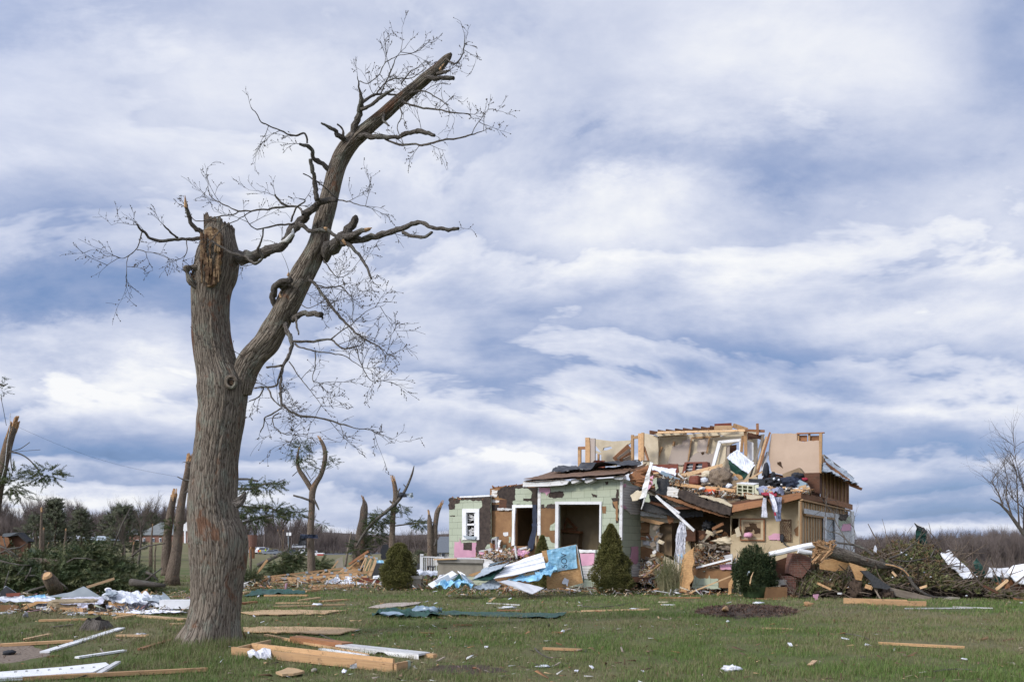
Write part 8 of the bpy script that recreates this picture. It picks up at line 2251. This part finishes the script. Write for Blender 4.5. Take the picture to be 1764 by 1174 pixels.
 MB().tube([P(*px(c, p),31.5) for p in ((900,590),(700,560),(500,500),(300,450),(100,430))], [.28,.26,.22,.16,.08], 14, lump=.1).build('trunk', 'pine_bark', fp, smooth=True)
 MB().sheet([P(*px(c, (-110,640)),31), P(*px(c, (860,625)),31), P(*px(c, (800,540)),35), P(*px(c, (-110,480)),35)], 34,14,.9,5,.7,.05,.1).build('bough_shade_sheet', 'dark_leaf', fp)  # dark sheet inside the heap, the boughs' shade put into its colour
 lg = thing('broken_log', 'snapped red brown log with a pale cut end poking out of the fallen pine', 'log', P(*px(c, (330,600)),27.5))
 MB().tube([P(*px(c, (340,620)),27.6), P(*px(c, (310,570)),27.3), P(*px(c, (285,530)),27.0)], [.24,.22,.19], 18, lump=.12, jag=.3).build('bark', 'pine_bark', lg, smooth=True)
 MB().tube([P(*px(c, (286,532)),27.0), P(*px(c, (280,522)),26.95)], [.17,.12], 14, lump=.3).build('cut_end', 'broken_wood', lg)
 dead = [[(0,440),(60,455),(120,465),(185,468)], [(20,620),(35,570),(55,500)], [(150,560),(180,510),(190,480)], [(120,550),(160,530),(240,528)], [(110,650),(200,615),(300,588)], [(270,500),(330,550),(390,590),(412,615)], [(405,450),(450,425),(520,425),(580,440)],
   [(60,560),(110,520),(145,475)], [(790,570),(850,575),(930,585),(1000,590)], [(880,560),(930,520),(980,485)], [(885,510),(930,530),(955,560)], [(800,410),(850,370),(900,350),(1000,335)], [(0,350),(60,380),(110,420)], [(20,300),(40,380),(100,430)], [(0,395),(50,370),(120,360),(170,330)], [(690,350),(740,220),(790,120)]]
 for i, q in enumerate(dead):
  w = .14 if i == 8 else r_(i)
  tag(MB().tube([P(*px(c, p),28.6 + .3 * (i % 4)) for p in q], [w, w * .9, w * .7, w * .4][:len(q)], 8, lump=.2, seed=i).build('dead_branch', 'branch_bark', smooth=True), 'bare grey branch crossing the fallen pine', 'branch', 'bare branches of the fallen pine')
 # standing splintered stubs beyond it
 for i, (x, yb, yt, w) in enumerate(((245,420,130,20),(258,380,250,16),(393,340,255,14),(803,410,338,16),(918,290,225,10),(938,392,340,8),(288,350,335,8),(910,400,300,18))):
  broken_pine('splintered pale snag standing beyond the fallen pine', c, 45 + i, [[(x, yb, w),(x + 4,(yb + yt) / 2, w * .9),(x + 6, yt, w * .4)]], [], [], 0,40 + i, name='splintered_snag')['group'] = 'splintered snags beyond the fallen pine'
 # collapsed shed at the left edge
 sh = thing('collapsed_shed', 'dark collapsed shed with a tilted roof at the left edge', 'shed', P(20,955,48))
 for nm, m, q, th in (('roof', 'grey_shingle', [(20,275),(110,268),(60,292),(10,300)], 1.5),('wall', 'dark_timber', [(0,300),(60,292),(110,268),(170,320),(165,420),(0,430)], .3),('siding', 'old_timber', [(0,290),(50,300),(60,330),(40,360),(0,340)], .3),('beam', 'black_cloth', [(60,292),(110,268),(175,322),(160,330),(108,285)], .6)):
  slab(c, jag(q, 30,4,3), YY(48 + (.0 if nm != 'wall' else .35)), th).build(nm, m, sh)


def r_(i): return [.03,.025,.04,.035,.05,.04][i % 6]


build_trees()


def bare_template(seed, depth=4, spread=.5, up=.35, n0=1, twig=3):
 """a leafless tree one unit high as arrays of three sided tubes"""
 rs = random.Random(seed); V = []; Q = []
 def seg(a, b, r0, r1):
  d = (b - a).normalized(); x = d.orthogonal().normalized(); y = d.cross(x); k = len(V)
  for p, r in ((a, r0),(b, r1)):
   for j in range(3):
    t = 2.094 * j; V.append(p + x * (r * math.cos(t)) + y * (r * math.sin(t)))
  for j in range(3): Q.append((k + j, k + (j + 1) % 3, k + 3 + (j + 1) % 3, k + 3 + j))
 def grow(p, d, L, r, dep):
  n = 3
  for i in range(n):
   d2 = (d + Vector((rs.gauss(0,.14), rs.gauss(0,.14), rs.gauss(up * .12,.08)))).normalized()
   q = p + d2 * (L / n); seg(p, q, r, r * .85); p, d, r = q, d2, r * .85
   if dep > 0 and (i > 0 or dep < depth):
    for k in range(twig if dep < depth else 2):
     s = (d + Vector((rs.gauss(0, spread), rs.gauss(0, spread), rs.gauss(up * .4,.25)))).normalized()
     grow(p, s, L * rs.uniform(.45,.72), r * .62, dep - 1)
 for k in range(n0): grow(Vector((0,0,0)), Vector((rs.gauss(0,.1 * n0), rs.gauss(0,.1 * n0),1)).normalized(),.42,.019 if n0 == 1 else .010, depth)
 V = np.array([tuple(v) for v in V]); V /= V[:, 2].max()
 return V, np.array(Q)


def multi_scatter(name, temps, items, m, label, seed=1):
 """items: (x, y, z, height, width factor); one object of stuff"""
 rs = np.random.RandomState(seed); AV = []; AF = []; AU = []; base = 0
 for i, (x, y, z, h, w) in enumerate(items):
  tv, tf = temps[rs.randint(len(temps))]
  a = rs.rand() * 6.283; ca, sa = math.cos(a), math.sin(a)
  v = tv.copy(); X = v[:, 0] * ca - v[:, 1] * sa; Yv = v[:, 0] * sa + v[:, 1] * ca
  AV.append(np.stack([x + X * h * w, y + Yv * h * w, z + v[:, 2] * h], 1)); AF.append(tf + base); base += len(tv)
  AU.append(np.tile(rs.rand(1,2),(len(tv),1)))
 o = npobj(name, np.concatenate(AV), np.concatenate(AF), m, None, np.concatenate(AU))
 return tag(o, label, 'woodland', kind='stuff')


def build_background():
 # distant ridge
 mb = MB(); pts = []
 xs = [i for i in range(-500,2300,40)]
 for x in xs:
  yt = 924 + 6 * math.sin(x * .006 + 1) + 3 * math.sin(x * .021) + (8 if x > 1450 else 0)
  a = P(x, 951,420); b = P(x, yt, 520); e = P(x, yt + 6,700)
  pts += [Vector((a.x, a.y, -4)), Vector((a.x, a.y + 10,(b.z) * .5)), b, e]
 fs = []
 for i in range(len(xs) - 1):
  for j in range(3): k = i * 4 + j; fs.append((k, k + 4, k + 5, k + 1))
 mb.add(pts, fs, [[(0,0)] * 4] * len(fs))
 tag(mb.build('hill_ridge', 'hill_brown', smooth=True), kind='structure')
 T = [bare_template(s, 3,.42,.6,1,3) for s in (1,2,3,4)]
 S = [bare_template(s + 20,2,.45,.8,5,2) for s in range(3)]
 rs = np.random.RandomState(3)
 items = []
 for i in range(1500):
  x = -450 + 2700 * rs.rand(); Y = 400 + 120 * rs.rand(); q = P(x, 950, Y)
  items.append((q.x, Y, 2 + 5 * (Y - 400) / 120,4.5 + 2.2 * rs.rand(),.9))
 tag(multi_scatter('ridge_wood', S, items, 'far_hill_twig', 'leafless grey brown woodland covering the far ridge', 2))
 # left wood, crowns rising over the houses
 items = []
 for i in range(330):
  x = -160 + 740 * rs.rand(); Y = 290 + 80 * rs.rand()
  ytop = 868 + 14 * noise.noise(Vector((x * .02,0,0))) * 2 + (0 if x < 330 else (x - 330) * .16)
  q = P(x, 950, Y); z = gz(q.x, Y); h = P(x, ytop + rs.randn() * 6, Y).z - z
  items.append((q.x, Y, z, max(3, h),.8))
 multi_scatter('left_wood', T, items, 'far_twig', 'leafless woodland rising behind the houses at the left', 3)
 items = []
 for i in range(650):
  x = -160 + 940 * rs.rand(); Y = 280 + 60 * rs.rand(); q = P(x, 950, Y); z = gz(q.x, Y)
  items.append((q.x, Y, z, 6 + 4.5 * rs.rand() + (2 if x < 330 else 0),.7))
 multi_scatter('left_undergrowth', S, items, 'far_twig', 'brown leafless undergrowth along the foot of the left woodland', 4)
 # right wood
 items = []
 for i in range(420):
  x = 1440 + 480 * rs.rand(); Y = 125 + 70 * rs.rand()
  ytop = 922 - (10 if x > 1590 else 0) + 34 * noise.noise(Vector((x * .03,0,5)))
  q = P(x, 950, Y); z = gz(q.x, Y); h = P(x, ytop + rs.randn() * 4, Y).z - z
  items.append((q.x, Y, z, max(3, h),.7))
 multi_scatter('right_wood', T, items, 'far_twig', 'leafless woodland beyond the brush heap at the right', 5)
 items = []
 for i in range(620):
  x = 1420 + 520 * rs.rand(); Y = 115 + 60 * rs.rand(); q = P(x, 950, Y); z = gz(q.x, Y)
  items.append((q.x, Y, z, 2.6 + 2.0 * rs.rand(),.8))
 multi_scatter('right_undergrowth', S, items, 'far_twig', 'brown leafless undergrowth at the foot of the right woodland', 6)
 # trees that stand out
 def bare(x, ybase, ytop, Y, t, label, m='far_twig', grp=None, wf=.9):
  q = P(x, 950, Y); z = gz(q.x, Y) if ybase is None else P(x, ybase, Y).z; h = P(x, ytop, Y).z - z
  o = thing('bare_tree', label, 'tree', (q.x, Y, z), grp)
  tv, tf = t; V = tv * np.array([h * wf, h * wf, h]) + np.array([q.x, Y, z])
  npobj('crown', V, tf, m, o, np.tile(rs.rand(1,2),(len(V),1)))
  return o
 g = 'bare trees along the edge of the left wood'
 for x, yt in ((70,866),(105,872),(150,876),(178,878),(205,872),(300,868),(18,858),(455,856),(480,870),(500,882),(540,896),(575,905)):
  bare(x, None, yt, 270, T[int(x) % 4], 'grey leafless tree at the edge of the left wood', grp=g, wf=.85)
 for i, (x, yt, w) in enumerate(((238,842,.9),(212,880,.8))):
  bare(x, None, yt, 95, T[i], ['wide spraying leafless shrub tree above the dark round pine', 'smaller leaning leafless tree beside the dark round pine'][i], 'twig_grey')
 gr = 'bare trees along the edge of the right wood'
 for x, yt in ((1500,920),(1525,915),(1560,917),(1645,906),(1662,903),(1690,904),(1708,908),(1742,914)):
  bare(x, None, yt, 110, T[int(x) % 4], 'grey leafless tree at the edge of the right wood', grp=gr, wf=.8)
 # bare tree leaning in at the right edge
 o = thing('bare_tree', 'leafless young tree leaning into view at the right edge', 'tree', P(1850,1010,34))
 q = [P(*px('Rr', p),34) for p in ((960,980),(800,760),(640,620),(540,480),(480,420),(415,385))]
 MB().tube(q, [.16,.12,.085,.06,.04,.012], 9, lump=.1).build('trunk', 'branch_bark', o, smooth=True)
 r2 = random.Random(31); mb = MB()
 for i, w in enumerate(([(560,500),(520,380),(530,250),(500,130)], [(610,580),(600,400),(590,200),(540,60)], [(700,660),(660,400),(620,260),(585,130),(575,10)], [(500,430),(470,350),(430,280),(415,260)], [(760,700),(700,420),(640,300),(600,170)], [(640,600),(640,450),(560,380),(490,260)])):
  b = [P(*px('Rr', p),34 + .4 * (i % 3)) for p in w]
  mb.tube(b, [.04,.03,.02,.008,.006][:len(b)], 6)
  for k in range(20):
   j = r2.randint(0, len(b) - 2); p = b[j].lerp(b[j + 1], r2.random())
   twig_grow(mb, p, (Vector((r2.gauss(-.1,.5), r2.gauss(0,.4), r2.uniform(.5,1.3)))).normalized(), r2.uniform(.5,1.5),.011,1, r2,.05, False)
 mb.build('crown', 'twig_grey', o, fix=False)
 # evergreens
 def evergreen(label, x, ytop, hw, Y, seed, kind=0, n=900, ybase=None):
  q = P(x, 950, Y); z = gz(q.x, Y); t = P(x, ytop, Y); h = t.z - z; r = hw / F * Y
  o = thing('evergreen_tree', label, 'tree', (q.x, Y, z))
  MB().tube([Vector((q.x, Y, z)), Vector((q.x, Y, z + h * .9))], [.22,.05], 8).build('trunk', 'pine_bark', o)
  s = np.random.RandomState(seed); hh = s.rand(n) ** .8; a = s.rand(n) * 6.283
  prof = np.sin(np.clip((hh * .9 + .1),0,1) * math.pi) ** .6 if kind == 0 else (1 - hh) ** .7 + .1
  lm = np.array([noise.noise(Vector((math.cos(w) * 1.7 + seed, math.sin(w) * 1.7, v * 4))) for w, v in zip(a, hh)])
  rr = r * prof * (1 + .8 * lm) * (1 - .6 * s.rand(n) ** 1.5)
  pos = np.stack([q.x + rr * np.cos(a), Y + rr * np.sin(a), z + h * (.12 + .86 * hh)], 1)
  d = np.stack([np.cos(a), np.sin(a),.1 + .8 * s.rand(n)], 1)
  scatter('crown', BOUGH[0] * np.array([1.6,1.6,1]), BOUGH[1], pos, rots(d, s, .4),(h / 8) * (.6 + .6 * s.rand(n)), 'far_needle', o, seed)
 evergreen('tall dark pine with a narrow top behind the fallen pine', 95,862,17,110,2,1,600)
 evergreen('dark round topped pine, middle one of the three left pines', 140,878,15,115,3,0,500)
 evergreen('broad dark pine nearest to the brick house', 212,872,30,105,4,0,650)
 evergreen('small dull evergreen above the brick house roof', 262,884,13,230,5,0,400)
 evergreen('low loose pine behind the left broken pine', 62,888,22,100,6,0,380)
 evergreen('low dark evergreen hedge behind the porch railing', 722,948,14,60,7,0,500)
 # houses
 def cottage(name, label, x0, x1, ye, yr, Y, wallm, roofm, ybase, hip=.2, depth=8, wins=(), gable=False):
  a, b = P(x0, ybase, Y), P(x1, ybase, Y); ze = P(x0, ye, Y).z; zr = P(x0, yr, Y).z
  o = thing(name, label, 'house', ((a.x + b.x) / 2, Y, a.z))
  z0 = min(a.z, gz(a.x, Y)) - .5
  MB()._hex([Vector((x, y, z)) for z in (z0, ze) for x, y in ((a.x, Y),(b.x, Y),(b.x, Y + depth),(a.x, Y + depth))]).build('wall', wallm, o)
  L = b.x - a.x; e = .4; mb = MB()
  if gable:
   v = [Vector((a.x - e, Y - e, ze)), Vector((b.x + e, Y - e, ze)), Vector(((a.x + b.x) / 2, Y - e, zr)), Vector((a.x - e, Y + depth, ze)), Vector((b.x + e, Y + depth, ze)), Vector(((a.x + b.x) / 2, Y + depth, zr))]
   mb.add(v, [(0,1,2),(3,5,4),(0,2,5,3),(1,4,5,2),(0,3,4,1)], [[(0,0),(1,0),(1,1)]] * 2 + [[(0,0),(1,0),(1,1),(0,1)]] * 3)
  else:
   v = [Vector((a.x - e, Y - e, ze)), Vector((b.x + e, Y - e, ze)), Vector((b.x + e, Y + depth, ze)), Vector((a.x - e, Y + depth, ze)), Vector((a.x + L * hip, Y + depth / 2, zr)), Vector((b.x - L * hip, Y + depth / 2, zr))]
   mb.add(v, [(0,1,5,4),(2,3,4,5),(0,4,3),(1,2,5),(0,3,2,1)], [[(0,0),(1,0),(1,1),(0,1)]] * 2 + [[(0,0),(1,0),(1,1)]] * 2 + [[(0,0),(1,0),(1,1),(0,1)]])
  mb.build('roof', roofm, o)
  for (wx0, wy0, wx1, wy1) in wins:
   w = slab('0', [(wx0, wy0),(wx1, wy0),(wx1, wy1),(wx0, wy1)], YY(Y - .12),.10).build('window', 'white_paint', o)
   slab('0', [(wx0 + .8, wy0 + .8),(wx1 - .8, wy0 + .8),(wx1 - .8, wy1 - .8),(wx0 + .8, wy1 - .8)], YY(Y - .2),.05).build('pane', 'glass', w)
  return o
 cottage('brick_house', 'red brick house with a grey hipped roof behind the twin stemmed pine', 240,300,921,898,180, 'brick', 'grey_roof', 937,.35,9,((246,926,250,933),(262,926,266,933),(274,926,278,933)))
 cottage('brick_garage', 'little brick house with a white gable end left of the brick house', 223,241,920,911,185, 'brick', 'grey_roof', 938,.1,7,((233,929,239,935),), True)
 po = cottage('portico_house', 'brick house with a white gabled porch just left of the great trunk', 307,345,914,896,176, 'brick', 'white_paint', 941,.1,9,((323,921,327,934),), True)
 for x in (309,317): slab('0', [(x, 914),(x + 2.5,914),(x + 2.5,941),(x, 941)], YY(174.5),.3).build('column', 'white_paint', po)
 cottage('green_cottage', 'small pale green cottage with a light roof beyond the fallen pine', 147,176,930,922,175, 'green_wall', 'metal_sheet', 940,.1,8,((150,932,153,937),(166,932,174,938)))
 cottage('grey_cottage', 'faint grey cottage behind the splintered snags at the left', 76,96,926,917,190, 'grey_wall', 'grey_shingle', 938,.1,8,((81,930,85,934),))
 cottage('white_cottage', 'tiny white gabled cottage between the grey and the green ones', 112,124,927,921,185, 'white_siding', 'white_paint', 936,.1,8,((116,929,119,933),), True)
 cottage('neighbour_house', 'white house with a dark grey roof seen past the left end of the wreck', 748,800,951,922,88, 'white_siding', 'grey_shingle', 962,.05,10,((752,951.5,757,958),(760,951.5,767,958)))
 ch = thing('brick_tank', 'rusty red drum shaped tower top just right of the great trunk', 'tank', P(434,950,150))
 MB().tube([P(434,942,150), P(434,921,150)], [.85,1.0], 20).build('drum', 'red_brick', ch)
 MB().tube([P(434,962,150), P(434,942,150)], [.5,.6], 12).build('base', 'old_timber', ch)
 sg = thing('white_sign', 'small white twin sign on a thin pole above the parked cars', 'sign', P(496,950,150))
 for x in (493,497.8): slab('0', [(x, 916.5),(x + 3.6,916.5),(x + 3.6,922),(x, 922)], YY(150),.15).build('board', 'white_paint', sg)
 MB().tube([Vector((P(496.5,950,150.2).x, 150.2,.3)), P(496.5,918,150.2)], [.08,.06], 6).build('pole', 'metal_sheet', sg)

 # parked cars
 def car(label, x, ybot, Ln, Hh, Y, m, kind, ang=0.0):
  q = P(x, ybot, Y); z = q.z; o = thing('parked_car', label, 'car', (q.x, Y, z), 'vehicles parked beyond the field')
  Rz = Matrix.Rotation(ang, 3, 'Z')
  pr = {'sedan': [(-.5,.18),(-.5,.55),(-.46,.62),(-.25,.66),(-.12,1.0),(.2,1.0),(.36,.68),(.5,.6),(.5,.18)], 'van': [(-.5,.15),(-.5,.6),(-.42,.66),(-.34,1.0),(.5,1.0),(.5,.15)], 'pickup': [(-.5,.2),(-.5,.58),(-.25,.62),(-.16,1.0),(.08,1.0),(.12,.62),(.5,.62),(.5,.2)]}[kind]
  f = lambda u, v, w: q + Rz @ Vector((u * Ln, v, w * Hh))
  MB().prism([f(u, -.9, w) for u, w in pr], Rz @ Vector((0,1.8,0))).build('body', m, o)
  wn_ = {'sedan': [(-.22,.68),(-.11,.94),(.18,.94),(.3,.7)], 'van': [(-.38,.68),(-.32,.92),(.4,.92),(.4,.68)], 'pickup': [(-.22,.66),(-.14,.94),(.06,.94),(.09,.66)]}[kind]
  MB().prism([f(u, -.915, w) for u, w in wn_], Rz @ Vector((0,1.83,0))).build('side_windows', 'glass', o)
  for u in (-.31,.31):
   for v in (-.86,.74):
    c0 = f(u, v, 0) + Vector((0,0,.30)); ax = Rz @ Vector((0,.14,0))
    MB().tube([c0, c0 + ax], [.32,.32], 12).build('wheel', 'tyre', o)
  for v in (-.7,.55): MB().box(f(-.503, v, .48),(.04,.22,.12), ang).build('headlight', 'white_film', o)
  return o
 cars = [('white van at the left end of the distant vehicle row', 432,953.5,5.0,2.0,172, 'car_white', 'van', .5),('second white van of the distant row, left of the yellow box', 441,953,5.0,2.1,174, 'car_white', 'van', .7),('white van with a yellow box beside it', 450,953,4.8,1.9,173, 'car_white', 'van', 1.1),
   ('silver car just right of the person in the yellow vest', 465,955,4.4,1.5,168, 'car_silver', 'sedan', .4),('silver pickup in the middle of the distant row', 476,954.5,5.0,1.6,169, 'car_silver', 'pickup', .3),('dark car under the bare branches', 502,954,4.6,1.5,170, 'car_dark', 'sedan', .2),
   ('white truck left of the forked pine trunk', 522,956.5,5.2,2.1,160, 'car_white', 'pickup', .2),('white van further back behind the dark car', 514,944.5,5.0,1.6,200, 'car_white', 'van', .1),('white pickup right of the forked pine trunk', 543,957.5,5.0,1.8,158, 'car_white', 'pickup', .1)]
 for cc in cars: car(cc[0], cc[1], cc[2] + 1.0 * (cc[5] < 165) - .6, cc[3], cc[4] - .15, cc[5] * 1.42, *cc[6:])
 tr = thing('red_trailer', 'low red trailer at the right end of the distant vehicle row', 'trailer', P(551.5,959,222.9))
 slab('0', [(546.5,953.5),(556.5,953.5),(556.5,958.6),(546.5,958.6)], YY(222.9),1.6).build('box', 'red_paint', tr)
 slab('0', [(546.5,952.3),(556.8,952.3),(556.8,953.5),(546.5,953.5)], YY(222.8),1.8).build('lid', 'white_paint', tr)
 for x in (549,554): MB().tube([P(x, 959,222.7), P(x, 959,222.9)], [.4,.4], 10).build('wheel', 'tyre', tr)
 yb = thing('yellow_box', 'yellow and red box on the back of the third white van', 'box', P(447.3,950,242.1))
 slab('0', [(446,946.5),(449.2,946.5),(449.2,950),(446,950)], YY(242.1),.4).build('box', 'yellow_paint', yb)
 slab('0', [(444,946.3),(446,946.3),(446,950.2),(444,950.2)], YY(242.0),.4).build('side', 'red_paint', yb)
 # person in a yellow vest
 pz = P(457.5,954,238); pe = thing('person', 'distant standing person in a bright yellow vest and dark trousers', 'person', pz)
 bm = bmesh.new()
 pts = [(0,0,.95,.15),(0,0,1.2,.15),(0,0,1.42,.17),(0,0,1.55,.06),(0,0,1.68,.10),(0,0,1.77,.06),(-.1,0,.9,.11),(-.12,0,.5,.075),(-.12,0,.08,.05),(-.12,-.12,.04,.04),(.1,0,.9,.11),(.12,0,.5,.075),(.12,0,.08,.05),(.12,-.12,.04,.04),(-.2,0,1.42,.07),(-.27,0,1.14,.05),(-.26,-.08,.9,.04),(.2,0,1.42,.07),(.27,0,1.14,.05),(.26,-.08,.9,.04)]
 vs = [bm.verts.new(p[:3]) for p in pts]
 for a, b in ((0,1),(1,2),(2,3),(3,4),(4,5),(0,6),(6,7),(7,8),(8,9),(0,10),(10,11),(11,12),(12,13),(2,14),(14,15),(15,16),(2,17),(17,18),(18,19)): bm.edges.new((vs[a], vs[b]))
 me = bpy.data.meshes.new('body'); bm.to_mesh(me); bm.free()
 bo = bpy.data.objects.new('body', me); COL.objects.link(bo); bo.parent = pe; me.materials.append(MATS['navy_cloth'])
 sk = bo.modifiers.new('skin', 'SKIN')
 for i, p in enumerate(pts): me.skin_vertices[0].data[i].radius = (p[3], p[3] * .75)
 me.skin_vertices[0].data[0].use_root = True
 sb = bo.modifiers.new('sub', 'SUBSURF'); sb.levels = sb.render_levels = 1
 MB().tube([pz + Vector((0,0,.95)), pz + Vector((0,0,1.2)), pz + Vector((0,0,1.48))], [.20,.20,.22], 12).build('vest', 'vest_yellow', pe, smooth=True)
 MB().tube([pz + Vector((0,0,1.56)), pz + Vector((0,0,1.68)), pz + Vector((0,0,1.80))], [.09,.115,.07], 12).build('head', 'skin', pe, smooth=True)


build_background()
